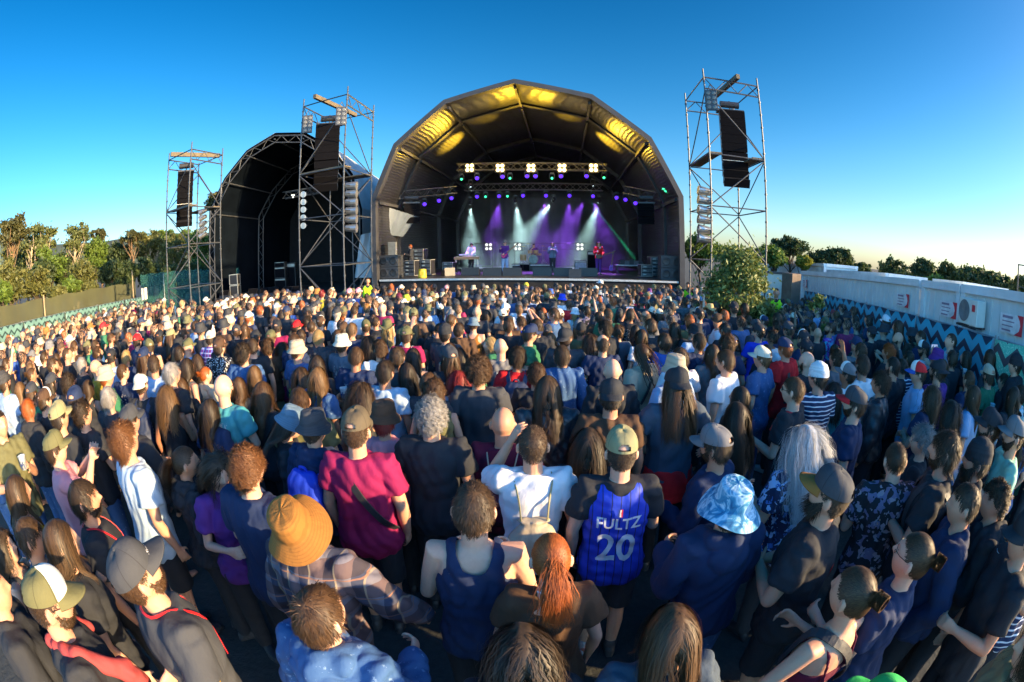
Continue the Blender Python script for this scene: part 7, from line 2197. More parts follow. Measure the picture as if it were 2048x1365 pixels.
# ------------------------------------------------------------------ the rest of the crowd one can tell apart: (crop origin, scale), then x y hair hat top extras
CROPS = [((0, 550), 3.9, '''225 1050 short:g - hoodie:black s|345 985 short:d trucker:brown tee:black g|470 1110 short:b cap:khaki tee:black|590 990 short:d cap:navy tee:black|650 1080 curly:b - tee:black|850 960 mid:w - tee:charcoal
1105 860 buzz:d capb:cream tee:black pg|755 725 bald - tee:mustard Bl|640 700 mid:w - tee:black|455 720 short:m - tee:denim s|530 850 afro:b - tee:black|240 740 long:l - tank:cream sf|245 640 short:d cap:grey tee:black|40 840 short:d beanie:darkgrey tee:ltblue B
50 700 short:d - tee:black Bu|960 760 short:m - tee:navy s|985 640 mid:y - tee:navy B|870 640 short:b trucker:black long:ltblue|1140 630 pony:d - tank:white f|1070 520 short:d trucker:red tee:navy|1340 770 mid:w - tee:black p|1300 950 longcurly:l - tank:black f
1460 720 long:b - tank:charcoal f|1540 680 long:d - tee:black f|1605 780 bun:g - hoodie:beige f|1640 500 short:d cap:cream shirt:check|1710 570 short:d cap:brown shirt:dots|1880 640 curly:m - tee:navy p|1430 470 short:d cap:brown tee:orange|1330 480 longcurly:m cap:khaki tee:black
1745 880 bald - tee:teal sB|1640 1060 long:b - tee:navy f|1860 870 long:m - tee:black sf|365 450 mid:l beanie:tan tee:brown|520 380 short:d - tee:white s|295 420 short:d - tee:black B|210 445 short:d - tee:charcoal s|615 318 short:m - tee:black|900 300 curly:m - tee:grey s|1000 295 short:d - jacket:black s
828 325 short:d cap:white tee:black|805 415 short:d cap:red tee:green|705 420 short:d cap:tan tee:black|610 400 short:d cap:khaki tee:teal|930 400 curly:w - tee:grey|865 500 short:m - tee:black sB|745 555 short:d - tee:denim s|580 560 short:m - tee:brown B|470 535 short:d - tee:grey B|285 575 short:d - tee:white B
390 565 buzz:d beanie:grey tee:black|345 645 mid:d - tee:black B|445 650 long:d - tee:black f|560 610 buzz:m - tee:charcoal|60 520 short:d - tee:black|110 620 short:d cap:green tee:blue B|1280 245 mid:y - tee:navy|1225 310 long:l cap:wine tee:brown f|1165 300 mid:d - tee:black|1105 385 long:d - tee:charcoal f
1040 390 long:d - tee:maroon f|1195 470 long:m - tee:black f|1245 490 short:d cap:black tee:black|1465 365 short:d beanie:olive tee:black|1530 400 short:d - tee:ltblue|1735 390 mid:r - tee:orange u|1505 290 buzz:l - tee:black|1580 310 short:d - tee:grey|1830 260 bald - tee:ltblue|1870 285 bald - tee:blue
1810 200 short:d cap:white tee:black|1605 205 short:d cap:cream tee:black|1420 225 mid:y - tee:black|1910 430 long:m - tee:black f|1950 340 long:y - tee:black f|690 880 long:d - tank:black f|160 900 long:l - tank:cream f|1420 870 long:m - tee:black f|1200 700 short:d - tee:ltblue|640 480 short:d - tee:brown s'''),
((480, 550), 3.9, '''80 450 long:m - tee:black f|60 340 mid:y - tee:navy|160 280 curly:g - tee:black|285 260 short:w trucker:ltgrey tee:white p|390 270 longcurly:m - tee:blue f|485 230 mid:g - tee:black|100 210 short:d straw:rust tee:navy|240 210 buzz:d cap:white tee:black|290 170 short:m - tee:black|350 190 short:m cap:brown tee:maroon
290 410 short:d cap:black tee:maroon s|445 410 short:d cap:red tee:blue|530 370 curly:b - tee:black|630 370 buzz:d trucker:brown tee:black B|615 490 buzz:y - jacket:charcoal sB|800 540 short:m bucket:cream tee:slate|420 520 buzz:m - tee:navy|220 560 curly:m - tee:brown|100 560 short:d - tee:black B|30 610 curly:b - tee:denim
335 580 longcurly:d - tee:maroon f|480 790 longcurly:d - tee:lime f|600 700 long:b - tee:black f|900 640 mid:m - tee:navy d|1300 760 long:b - tee:black f|1090 580 curly:m - tee:white|1000 530 longcurly:b - tee:black f|870 430 mid:l - tee:navy|800 360 mid:g - tee:black f|1060 370 short:d - tee:black
890 280 short:d - tee:white|990 270 short:l cap:tan tee:black h|1150 410 long:y straw:olive shirt:denim f|1265 260 short:d capb:black shirt:redfloral|1170 250 short:d trucker:black tee:black|1090 220 short:d cap:cream tee:maroon|1300 190 mid:d bucket:lime tee:black|1540 420 mid:b - tee:black d|1710 430 short:d - hoodie:brown|1820 390 short:m bucket:greyblue tank:tan
1470 270 mid:d bucket:olive tee:ltblue|1650 360 buzz:m - tee:navy|1920 310 long:d - tank:black f|1950 545 long:y - hoodie:green fb|1640 590 long:m - tank:black f|1710 630 longcurly:b - tank:black f|1700 830 longcurly:r - tee:white f|470 990 short:m - tee:olive d|820 150 short:d cap:olive tee:black|730 150 short:m - tee:black
680 220 mid:d - tee:olive s|880 140 short:d cap:olive tee:grey|1140 160 short:m beanie:brown tee:pink|1240 180 short:d cap:wine tee:black|1310 140 short:m cap:tan tee:grey|1410 210 mid:l - tee:black|1590 200 short:m - tee:grey|1680 270 long:l - tee:black hf|1790 220 bun:m - tee:black f|1610 110 short:d cap:pink tee:white
1360 80 buzz:m - tee:black|1520 100 short:d capb:black tee:maroon|1440 90 long:d - tee:black f|1180 40 long:g - tee:black f|700 60 short:m - tee:grey|850 80 short:d cap:pink tee:ltblue|920 70 short:m cap:pink tee:blue|600 60 short:m straw:tan tee:white|530 80 short:m - tee:black|640 140 curly:r - tee:yellow
340 110 curly:d - tee:black|280 70 short:m cap:brown tee:brown|200 140 buzz:m - tee:black|1350 640 long:b - tank:black f|120 770 long:l - tee:black f|1480 850 short:m - tee:charcoal|760 480 mid:m - tee:black|1230 640 mid:d - tee:charcoal'''),
((950, 550), 3.9, '''80 310 longcurly:d - tank:black f|240 270 mid:d capb:white tee:white|260 370 mid:d capb:black tee:brown|360 370 curly:m - tee:royal|530 290 long:g - tee:beige pf|780 300 long:y bucket:white tee:white f|590 140 short:d bucket:blue tank:yellow|680 190 short:d bucket:royal tee:white|345 190 short:d - tee:black u|730 230 mid:m - tee:red
890 150 buzz:d cap:brown tee:grey|870 280 mid:d - shirt:darkfloral u|1040 310 short:m - tee:green|1115 445 afro:m - tee:slate|900 520 longcurly:d - tee:dots f|710 490 short:m capb:black tee:charcoal|805 410 long:l beanie:grey tee:purple f|590 500 long:l - jacket:denim f|1210 310 mid:d - tee:black h|1330 330 balding:m - tee:grey
1370 400 mid:m - tee:black|1440 310 long:d cap:cream jacket:stripes f|1530 250 mid:d - jacket:navy|1410 200 mid:d - tee:black|1370 170 long:w cap:ltblue tee:ltblue|1470 130 short:d beanie:teal tee:white|1510 200 long:w bucket:sage tee:white f|1470 520 mid:d - tee:blue|1600 650 mid:d - tee:white|1740 520 mid:d - tee:navy p
1690 430 mid:d - tee:black|1750 310 short:d trucker:black tee:navy|1830 280 short:d straw:straw tee:navy|1890 370 short:d fedora:brown shirt:white b|1950 430 mid:b - tee:black|1850 610 long:m - tee:grey f|1960 540 curly:m - tee:navy|980 70 short:d cap:white tee:black|1090 100 long:y - tee:black f|970 150 short:d bucket:cream tee:grey
1030 210 long:w - tee:white f|1100 200 mid:m - tee:black u|1290 160 long:r - tee:maroon f|1360 130 mid:d bucket:purple tee:black|450 160 mid:l - tee:black|200 100 long:m - tee:khaki f|80 130 mid:g - tee:sage|640 100 short:d - tee:black|400 90 short:d cap:yellow tee:black|1200 120 mid:b - tee:black h|1610 150 short:d cap:darkgrey tee:black|1640 210 mid:d - tee:grey
1720 230 mid:m - tee:black|1250 440 long:b - tee:black f|960 330 mid:d - tee:brown|1300 480 long:m - tee:white f|1010 420 curly:b - tee:black|1560 420 long:d - tee:black f|1150 290 longcurly:b - tee:black f|480 400 mid:d - tee:black'''),
((1450, 500), 3.413, '''80 345 buzz:l - tee:black|60 400 short:d cap:black tee:black|130 400 mid:d - tee:black|200 520 short:d capb:darkgrey tee:charcoal|270 490 short:d trucker:navy tee:black|360 470 mid:d - tee:black|230 560 short:d cap:black tee:royal|320 600 curly:d - tee:white|350 520 afro:d - tee:black|490 390 short:d - tee:denim
530 350 mid:d - tee:black|640 420 short:d beanie:black hoodie:black|740 440 short:d cap:brick tee:black|800 400 mid:b - tee:black|880 420 mid:m - tee:charcoal|770 500 mid:d - jacket:black|890 480 long:d - tee:denim|980 480 long:d - jacket:navy|1100 495 short:d cap:white tee:sage|1190 490 long:d - tank:black f
1180 610 bald - tee:grey B|1000 570 short:d capb:black tee:black|600 530 short:d - tee:black Bs|710 540 short:d - tee:marble B|530 610 short:d trucker:black tee:navy|550 680 short:d cap:black shirt:leo|750 690 long:m - tee:black f|910 640 buzz:m - tee:black|920 690 mid:m - tee:black|1110 700 curly:g - tee:black
940 790 short:d - tee:white|830 850 short:b trucker:grey tee:white u|1150 800 short:b - tee:black B|1210 800 short:d - tee:stripes|1360 680 short:d trucker:black tee:white B|1540 600 short:d - tee:paleblue|1440 740 mid:d bucket:purple tee:black|1550 740 mid:d - tee:black h|1640 740 long:d - tee:black f|1810 740 long:d - tee:charcoal
1450 830 short:d capb:black tee:purple B|1660 890 short:m - jacket:navy|1800 860 short:d cap:beige tee:green B|1980 790 short:b beanie:black hoodie:black|1400 1000 longcurly:m - tee:navy|1530 1110 longcurly:b - tee:black f|1690 1000 long:m - tee:ltblue B|1970 1010 long:d - tee:black|1800 1210 short:d cap:black tee:black B
740 970 longcurly:b - tee:teal f|640 870 short:b beanie:white tee:stripes|100 1010 long:b - tee:black f|420 400 mid:d - tee:grey|160 480 mid:m - tee:black|420 640 mid:l - tee:white|1250 740 mid:d - tee:black|1340 600 short:d - jacket:navy|1900 900 mid:d - hoodie:black|60 620 longcurly:m - tee:grey f''')]
MID = []
for (ox, oy), sc, txt in CROPS:
    for e in txt.replace('\n', '|').split('|'):
        f = e.split()
        if len(f) >= 5: MID.append((ox + float(f[0]) / sc, oy + float(f[1]) / sc, f[2], None if f[3] == '-' else f[3], f[4], f[5] if len(f) > 5 else ''))
rngm = random.Random(21)
MIDREC = []
def mid_person(px, py, hair, hat, top, ex, pos=None):
    fem = 'f' in ex
    arms = [rngm.choice(['down', 'down', 'front', 'cross', 'down', 'pocket', 'hold']), rngm.choice(['down', 'down', 'cross', 'down', 'front', 'pocket'])]
    if arms.count('cross') == 1: arms = ['cross', 'cross']
    if 'u' in ex: arms[1] = 'up'
    if 'h' in ex: arms = ['phone', 'phone']
    hy = rngm.choice([-24, -10, 0, 0, 8, 14, 26])
    if 'b' in ex: hy = 60
    hp = rngm.choice([0, 5, 10]) if 'd' not in ex else -25
    wd = rngm.choice([1.0, 1.0, 1.1]) if not fem else 1.0
    s = rngm.uniform(.97, 1.07) * (.94 if fem else 1.0)
    beard = ('s' + (split(hair)[1] or 'd')) if ('B' in ex and not fem) else (('L' + (split(hair)[1] or 'd')) if 'B' in ex else None)
    if split(hair)[0] == 'bald' and beard: beard = 'sd'
    gl = 's' if 's' in ex else ('g' if 'g' in ex else None)
    kw = dict(sex='f' if fem else 'm', wd=wd, hair=hair if hair != 'bald' else 'bald', hat=hat, top=top, bot=rngm.choice(['trousers:black', 'trousers:denim', 'trousers:charcoal', 'shorts:khaki', 'shorts:black']), aL=arms[0], aR=arms[1], hy=hy, hp=hp, beard=beard, glasses=gl, printed=(rngm.random() < .28), skin=rngm.choice([0, 0, 1, 2, 2, 4, 4, 3, 5] if rngm.random() < .5 else [0, 1, 2, 4]), seed=rngm.randint(0, 9))
    if kw['hat'] and kw['hat'].startswith('capb') and False: pass
    return s, kw
def base_label(hair, hat, top, ex=''):
    tk, tc = split(top)
    tw = PAT_WORD.get(tc, {'ltblue': 'light blue', 'paleblue': 'pale blue', 'ltgrey': 'light grey', 'darkgrey': 'dark grey', 'greyblue': 'blue-grey', 'royal': 'bright blue', 'steel': 'dark blue', 'wine': 'wine red', 'sage': 'sage green', 'slate': 'slate grey', 'kelly': 'green', 'hivis': 'high-visibility'}.get(tc, tc))
    hs, hc = split(hair, 'd')
    if hat:
        hk, hcol = split(hat)
        hcw = {'ltblue': 'light blue', 'greyblue': 'blue-grey', 'darkgrey': 'dark grey', 'ltgrey': 'light grey', 'royal': 'bright blue', 'straw': 'yellow'}.get(hcol, hcol)
        h = 'in %s %s and' % (hcw, HAT_WORD[hk])
    elif hs == 'bald': h = 'with bald head in'
    elif hs == 'balding': h = 'with balding %s hair in' % HC_WORD[hc]
    else: h = 'with %s %s hair in' % (HAIR_WORD[hs], HC_WORD[hc])
    return 'person %s %s %s' % (h, tw, TOP_WORD[tk])
def inside(x, y):
    if y < -1.0 or y > 20.6: return False
    sL = (y - LH0[1]) / (LH1[1] - LH0[1]); xl = LH0[0] + (LH1[0] - LH0[0]) * sL + 1.5
    sR_ = (y - RH0[1]) / (RH1[1] - RH0[1]); xr = RH0[0] + (RH1[0] - RH0[0]) * sR_ - .45
    if not (xl < x < xr): return False
    for (ax, ay, rr) in ((-7.0, 18.3, 2.2), (7.9, 15.9, 2.1), (-14, 17.2, 2.1), (6.2, 11.0, 1.25)):
        if math.hypot(x - ax, y - ay) < rr: return False
    if x < -10 and y > 19: return False
    return True
bp = at_r(1478, 560, 12.6)
for (px, py, hair, hat, top, ex) in MID:
    s, kw = mid_person(px, py, hair, hat, top, ex)
    q = at_ground(px, py, 1.64 * s)
    D = math.hypot(q.x, q.y)
    # faces at the sides tip a little; the far ones may not stand beyond the fences
    if D > 24 or not inside(q.x, q.y):
        ok = False
        for f in (.9, .8, .7, .6, .5, .42):
            x, y = q.x * f, q.y * f
            if inside(x, y) and math.hypot(x, y) < 24:
                ok = True; break
        if not ok: continue
        d = ray(px, py); zt = CAM_H + d.z / math.hypot(d.x, d.y) * math.hypot(x, y)
        s = max(.9, min(1.16, (zt - gz(x, y)) / 1.64)); q = Vector((x, y, 0))
    MIDREC.append([px, py, s, kw, q, base_label(hair, hat, top, ex), ex, False])
# fill up with more people, seeded away from those read off the photograph, until 300 stand as individuals; the rest is one mass
pts = list(TAKEN) + [(m[4].x, m[4].y) for m in MIDREC]
grid = {}
def gput(x, y): grid.setdefault((int(x // 1), int(y // 1)), []).append((x, y))
for p in pts: gput(*p)
def gmin(x, y):
    best = 9
    cx, cy = int(x // 1), int(y // 1)
    for i in (-1, 0, 1):
        for j in (-1, 0, 1):
            for (a, b) in grid.get((cx + i, cy + j), ()): best = min(best, math.hypot(a - x, b - y))
    return best
rngf = random.Random(5)
FILL = []
tries = 0
while tries < 34000:
    tries += 1
    y = rngf.uniform(1.5, 20.6); x = rngf.uniform(-23, 12)
    D = math.hypot(x, y)
    if D < (3.0 if abs(math.atan2(x, y)) < R(42) else 2.3) or not inside(x, y): continue
    if abs(math.atan2(x, y)) > R(72): continue
    rmin = .56 if D < 9 else (.56 if y < 12 else .50)
    if D < 4.6: rmin = .62
    if gmin(x, y) < rmin: continue
    if len(FILL) > 800: break
    FILL.append((x, y)); gput(x, y)
HAIRS = ['short:d', 'short:m', 'mid:d', 'mid:m', 'curly:d', 'curly:m', 'long:d', 'short:d', 'longcurly:d', 'short:b', 'short:l', 'buzz:d', 'mid:l', 'bald', 'long:b', 'mid:g', 'short:w', 'long:l', 'bun:m', 'pony:d', 'mid:b', 'buzz:m']
TOPS_ = ['tee:black'] * 9 + ['tee:charcoal', 'tee:navy', 'tee:white', 'tee:grey', 'tee:maroon', 'tee:olive', 'tee:denim', 'hoodie:black', 'jacket:black', 'tee:brown', 'tee:ltblue', 'tank:black', 'tee:green', 'jacket:denim']
HATS_ = [None] * 10 + ['cap:black', 'cap:navy', 'cap:olive', 'cap:cream', 'bucket:black', 'beanie:black', 'cap:brown', 'cap:charcoal', 'bucket:beige']
for (x, y) in FILL:
    hair = rngf.choice(HAIRS); hat = rngf.choice(HATS_); top = rngf.choice(TOPS_)
    if hat and split(hair)[0] in ('bun', 'pony'): hair = 'long:m'
    ex = 'f' if split(hair)[0] in ('long', 'longcurly', 'bun', 'pony') and rngf.random() < .8 else ''
    if rngf.random() < .06: ex += 'u'
    elif rngf.random() < .05: ex += 'h'
    if rngf.random() < .2 and 'f' not in ex: ex += 'B'
    if rngf.random() < .15: ex += 's'
    s, kw = mid_person(0, 0, hair, hat, top, ex)
    if y > 16: s *= 1.03
    MIDREC.append([0, 0, s, kw, Vector((x, y, 0)), base_label(hair, hat, top, ex), ex, True])
def seen_score(m):
    D = math.hypot(m[4].x, m[4].y)
    return D + (2.0 if m[7] else 0)
MIDREC.sort(key=seen_score)
N_SINGLE = 300 - len(PEOPLE) - 8
SINGLE, MASS = MIDREC[:N_SINGLE], MIDREC[N_SINGLE:]
SINGLE_OBJ = []; PHONES = []; PACKS = []
for m in SINGLE:
    px, py, s, kw, q, lab, ex, fill = m
    D = math.hypot(q.x, q.y)
    lod = 1 if D < 7.5 else 2
    TAKEN.append((q.x, q.y))
    d = STAGE_AT - q
    rz = math.atan2(d.y, d.x) - math.pi / 2 + R(rngm.uniform(-26, 26) + (8 if q.x < -3 else 0) + rngm.choice([0] * 11 + [75, -75]) * fill)
    if 'b' in ex: rz += R(50)
    (root, t_, M) = person((q.x, q.y, gz(q.x, q.y)), rz, s, lod=lod, eyes=(lod == 1 and (q.x < -1.2 or q.x > 3)), label=lab, group='people standing in the crowd', **kw)
    SINGLE_OBJ.append((root, lab, q))
    if 'p' in ex: PACKS.append((root, backpack(world_of(root), C[rngm.choice(['black', 'navy', 'darkgrey'])], 'backpack worn by the ' + lab, 'pack')))
    if 'h' in ex:
        s_, e, w_, c_ = arm_pts(kw['sex'], 'phone', 1)
        ph = empty('phone', (0, 0, 0), 'phone held up by the ' + lab, 'phone', 'phones held up in the crowd'); PHONES.append((ph, root)); ph.matrix_world = world_of(root) @ Matrix.Translation((0, .47, 1.70))
        mb = MB(); mb.box((0, .006, 0), (.15, .008, .074)); mb.build('case', BLACK, ph)
        mb = MB(); mb.box((0, -.0005, 0), (.142, .003, .066)); mb.build('screen', mat('phone_screen', (.2, .25, .35), .1, 0, .4, 9, 0, emit=(.3, .4, .6), es=.35), ph)
CUPS = []
for (root, lab, q), m in zip(SINGLE_OBJ, SINGLE):
    for side, a in ((-1, m[3]['aL']), (1, m[3]['aR'])):
        if a == 'hold' and len(CUPS) < 12 and math.hypot(q.x, q.y) < 8: CUPS.append((root, in_hand(root, m[3]['sex'], 'hold', side, '', rngm.choice([(.10, .02, .02), (.35, .2, .05)]))))
for r_, k in PEOPLE:
    if 'group' not in r_: r_['group'] = 'people standing in the crowd'

# every label has to single out one person: say whose neighbour it is where clothes alone do not
LAND = []      # people recognisable at a glance: (phrase, position)
def land_add(root, phrase): LAND.append((phrase, Vector(root.location)))
lands = [('wide tan', 'the wide tan hat'), ('FULTZ', 'the FULTZ jersey'), ('maroon t-shirt and black shorts', 'the maroon t-shirt with shorts'), ('navy backpack', 'the navy backpack'), ('denim jacket', 'the speckled denim jacket'), ('leather jacket', None), ('silver', 'the silver hair'), ('braided', 'the braids'), ('plain white', 'the plain white t-shirt'), ('bright red t-shirt with black', 'the red t-shirt with strap'), ('charcoal t-shirt', None), ('purple top', 'the purple top'), ('pale blue t-shirt', 'the pale blue t-shirt'), ('grey curls', None), ('big dark curls in shiny', 'the shiny leather jacket'), ('clapping', 'the clapping hands'), ('pale grey backpack', 'the pale grey backpack'), ('blue brim', 'the red-white cap'), ('red brim', 'the red-brimmed cap'), ('tall bearded', None), ('mint', 'the mint t-shirt'), ('big brown curls', 'the big brown curls')]
for r_, k in PEOPLE:
    lab = r_.get('label', '')
    for key, ph in lands:
        if ph and key in lab: land_add(r_, ph); break
from collections import Counter
cnt = Counter(l for _r, l, _q in SINGLE_OBJ)
for r_, l, q in SINGLE_OBJ:
    if cnt[l] == 1 and not l.endswith(('black t-shirt', 'charcoal t-shirt', 'navy t-shirt', 'grey t-shirt')) and len(LAND) < 70:
        ph = 'the ' + l.replace('person with ', '').replace('person in ', '')
        if len(ph.split()) <= 7: land_add(r_, ph)
LAND += [('the round bush', Vector((6.2, 11, 0))), ('the pale chevron banners', Vector((-18.5, 10, 0))), ('the first white cabin', Vector((10, 12, 0))), ('the middle scaffold tower', Vector((-7, 18, 0))), ('the smallest scaffold tower', Vector((-14, 17, 0))), ('the right scaffold tower', Vector((7.9, 15.9, 0))), ('the cooling unit', Vector((8, 7, 0)))]
def relation(q, L):
    azq, azl = math.atan2(q.x, q.y), math.atan2(L.x, L.y)
    dq, dl = math.hypot(q.x, q.y), math.hypot(L.x, L.y)
    lat = (azq - azl) * dq
    if abs(lat) > abs(dq - dl): return 'to the right of' if lat > 0 else 'to the left of'
    return 'beyond' if dq > dl else 'in front of'
used = set(r_.get('label') for r_, k in PEOPLE if r_.get('label') not in cnt)
for r_, l, q in SINGLE_OBJ:
    if cnt[l] == 1:
        r_['label'] = l; used.add(l); continue
    done = False
    for ph, L in sorted(LAND, key=lambda a: (a[1].xy - q.xy).length):
        if (L.xy - q.xy).length < .2: continue
        c_ = '%s, %s %s' % (l, relation(q, L), ph)
        if len(c_.split()) > 16: c_ = c_.replace('to the right of', 'right of').replace('to the left of', 'left of').replace('in front of', 'before')
        if c_ not in used and len(c_.replace('-', ' ').split()) <= 16:
            r_['label'] = c_; used.add(c_); done = True; break
    if not done: r_['label'] = l + ' in the far rows'

for o_, r_ in PHONES: o_['label'] = ' '.join(('phone of the ' + r_['label']).split()[:16])
for r_, o_ in PACKS: o_['label'] = ' '.join(('backpack of the ' + r_['label']).split()[:16])
for r_, o_ in CUPS: o_['label'] = ' '.join(('clear cup held by the ' + r_['label']).split()[:16])
# ------------------------------------------------------------------ the far rows as one mass
def mass():
    rng = random.Random(3)
    V, F, MI = [], [], []
    def low(me, ratio):
        o = bpy.data.objects.new('tmp', me); COL.objects.link(o)
        md = o.modifiers.new('d', 'DECIMATE'); md.ratio = ratio
        out = bpy.data.meshes.new_from_object(o.evaluated_get(bpy.context.evaluated_depsgraph_get()))
        bpy.data.objects.remove(o)
        tri = []
        for p in out.polygons:
            v = p.vertices
            for i in range(1, len(v) - 1): tri.append((v[0], v[i], v[i + 1]))
        return me_co(out).astype(float), np.array(tri)
    protos = []
    for sex, aL, aR, hy in (('m', 'down', 'down', 0), ('m', 'front', 'down', .3), ('f', 'down', 'front', -.3), ('m', 'up', 'down', 0), ('f', 'down', 'down', .2), ('m', 'phone', 'phone', 0)):
        b = low(body_mesh(sex, 1.0, aL, aR, hy, .1, 2), .22); t_ = low(top_mesh('tee', sex, 1.0, aL, aR, 2), .3); bo = low(bottom_mesh('trousers', sex, 1.0, 2), .22)
        protos.append((sex, b, t_, bo, head_frame(hy, .1)))
    hairs = {}
    for st_ in ('short', 'mid', 'curly', 'long', 'longcurly'):
        me = hair_mesh(st_, 2, 1)
        co = me_co(me).astype(float)
        fs = np.array([tuple(p.vertices) for p in me.polygons])
        keep = np.concatenate([fs[:len(fs)][::2]])
        tri = np.concatenate([keep[:, [0, 1, 2]], keep[:, [0, 2, 3]]])
        hairs[st_] = (co, tri)
    capm, brm = cap_meshes(False)
    def tris(me):
        out = []
        for p in me.polygons:
            v = p.vertices
            for i in range(1, len(v) - 1): out.append((v[0], v[i], v[i + 1]))
        return me_co(me).astype(float), np.array(out)
    cap_g = [tris(capm), tris(brm)]; buck = tris(hat_mesh('bucket'))
    cols = {}
    mats = []
    def slot(kind, col):
        k = (kind, tuple(round(c, 3) for c in col))
        if k in cols: return cols[k]
        m, t, b = nodes_of('crowd_' + kind)
        v = coords(t); f = noise_fac(t, v, 20, 3)
        t.links.new(ramp(t, f, [(.3, tuple(c * .7 for c in col)), (.7, tuple(min(1, c * 1.2) for c in col))]), b.inputs['Base Color'])
        b.inputs['Roughness'].default_value = .6 if kind == 'hair' else .75
        cols[k] = len(mats); mats.append(m); return cols[k]
    off = 0
    for rec in MASS:
        px, py, s, kw, q, lab, ex, fill = rec
        pr_ = rng.choice([p for p in protos if p[0] == kw['sex']][:2]) if 'u' not in ex or rng.random() < .6 else protos[3]
        if 'h' in ex and rng.random() < .5: pr_ = protos[5]
        sex, b, t_, bo, M = pr_
        d = STAGE_AT - q
        rz = math.atan2(d.y, d.x) - math.pi / 2 + rng.uniform(-.3, .3)
        X = Matrix.LocRotScale(Vector((q.x, q.y, gz(q.x, q.y))), Matrix.Rotation(rz, 3, 'Z').to_quaternion(), Vector((s, s, s)))
        A = np.array(X.to_3x3()); T_ = np.array(X.translation)
        def put(g, mi, loc=None):
            nonlocal off
            co, tri = g
            if loc is not None: co = co @ np.array(loc.to_3x3()).T + np.array(loc.translation)
            V.append(co @ A.T + T_); F.append(tri + off); MI.append(np.full(len(tri), mi)); off += len(co)
        put(b, slot('skin', tuple(c * .85 for c in SKINS[kw['skin'] % 6]))); put(bo, slot('cloth', C['black'] if rng.random() < .6 else C['denim']))
        tk, tc = split(kw['top']); put(t_, slot('cloth', col_of(tc)[0]))
        hs, hc = split(kw['hair'], 'd')
        if hs != 'bald': put(hairs.get(hs, hairs['short'] if hs in ('buzz', 'balding') else hairs['mid']), slot('hair', tuple(c * .8 for c in HC[hc])), M)
        if kw['hat']:
            hk, hcol = split(kw['hat']); hcol = C.get(hcol, C['black'])
            if hk in ('bucket', 'straw', 'fedora', 'wide', 'beanie'): put(buck, slot('cloth', hcol), M)
            else:
                hm = M @ Matrix.Rotation(math.pi if hk == 'capb' else 0, 4, 'Z')
                for g in cap_g: put(g, slot('cloth', hcol), hm)
    if not V: return
    o = fast_mesh('crowd', np.concatenate(V), np.concatenate(F), mats, None, True, None, np.concatenate(MI))
    tag(o, 'far rows of the audience packed up to the front of the main stage', 'crowd', kind='stuff')
mass()
# ------------------------------------------------------------------ the band and its gear on the main stage
def sp(px, py, d, z=None):
    a, _d, zz = on_stage(px, py, d)
    return S(a, d, FLOOR if z is None else z)
def faced(extra=0.0):
    """turn towards the crowd"""
    return math.pi + math.atan2(AX.y, AX.x) - math.pi / 2 + R(extra)
BAND = 'band members on the main stage'
GUITAR = {}
def guitar(p, rz, tilt, col, label, bass=False, name='guitar'):
    """body with cutaway and waist, neck, headstock, pickups, strings; p is the middle of the body, neck up to the player's left"""
    r = empty(name, p, label, 'guitar'); r.rotation_euler = (0, 0, rz)
    M = Matrix.Rotation(R(tilt), 3, 'Y')
    out = []
    for k in range(28):
        t = 2 * math.pi * k / 28
        x = .20 * math.cos(t); z = (.135 + .03 * math.cos(2 * t) - .03 * math.cos(t)) * math.sin(t)
        out.append((x, z))
    mb = MB()
    for th in (-.02, .02): mb.v += [tuple(M @ Vector((x, th, z))) for x, z in out]; mb.n += 28
    mb.f = [list(range(28)), list(range(55, 27, -1))] + [[i, i + 28, (i + 1) % 28 + 28, (i + 1) % 28] for i in range(28)]; mb.mi = [0] * 30
    mb.build('body', mat('guitar_' + label.split()[0], col, .25, 0, .1, 4, 0), r, bevel=.006)
    L = .72 if bass else .60
    mb = MB(); mb.beam(M @ Vector((.12, -.026, 0)), M @ Vector((.16 + L, -.022, 0)), .055, .022, (0, 1, 0)); mb.build('neck', mat('guitar_neck', (.25, .13, .06), .5), r)
    mb = MB(); mb.beam(M @ Vector((.16 + L, -.02, 0)), M @ Vector((.32 + L, -.012, .015)), .085, .018, (0, 1, 0)); mb.build('headstock', mat('guitar_head', (.06, .03, .02), .4), r)
    mb = MB(); mb.beam(M @ Vector((.0, -.026, -.06)), M @ Vector((.0, -.026, .05)), .03, .012, (0, 1, 0)); mb.beam(M @ Vector((-.08, -.026, -.06)), M @ Vector((-.08, -.026, .05)), .03, .012, (0, 1, 0)); mb.build('pickup', BLACK, r)
    return r
def mic_stand(p, h, label, boom=0.25):
    r = empty('microphone_stand', p, label, 'microphone stand')
    mb = MB()
    for k in range(3): mb.tube((0, 0, .06), (.30 * math.cos(k * 2.1), .30 * math.sin(k * 2.1), .01), .010, 5)
    mb.tube((0, 0, .05), (0, 0, h), .012, 6); mb.build('stand', DARK_STEEL, r)
    mb = MB(); mb.tube((0, 0, h), (.0, boom, h + .04), .009, 5); mb.build('boom', DARK_STEEL, r)
    mb = MB(); mb.tube((0, boom, h + .04), (0, boom + .15, h + .06), .018, 8, .022); mb.tube((0, boom + .15, h + .06), (0, boom + .20, h + .065), .03, 8, .02); mb.build('microphone', BLACK, r)
    return r
# singer
d = 5.2; p = sp(1105, 545, d)
person(p, faced(0), 1.0, hair='long:d', top='jacket:greyblue', bot='trousers:black', aL='hold', aR='hold', skin=2, lod=1, hp=6, label='singer in washed denim shirt and black trousers holding the microphone in both hands', group=BAND)
mic_stand(p + Vector((0, -.48, 0)), 1.42, 'microphone stand in front of the singer', .16)
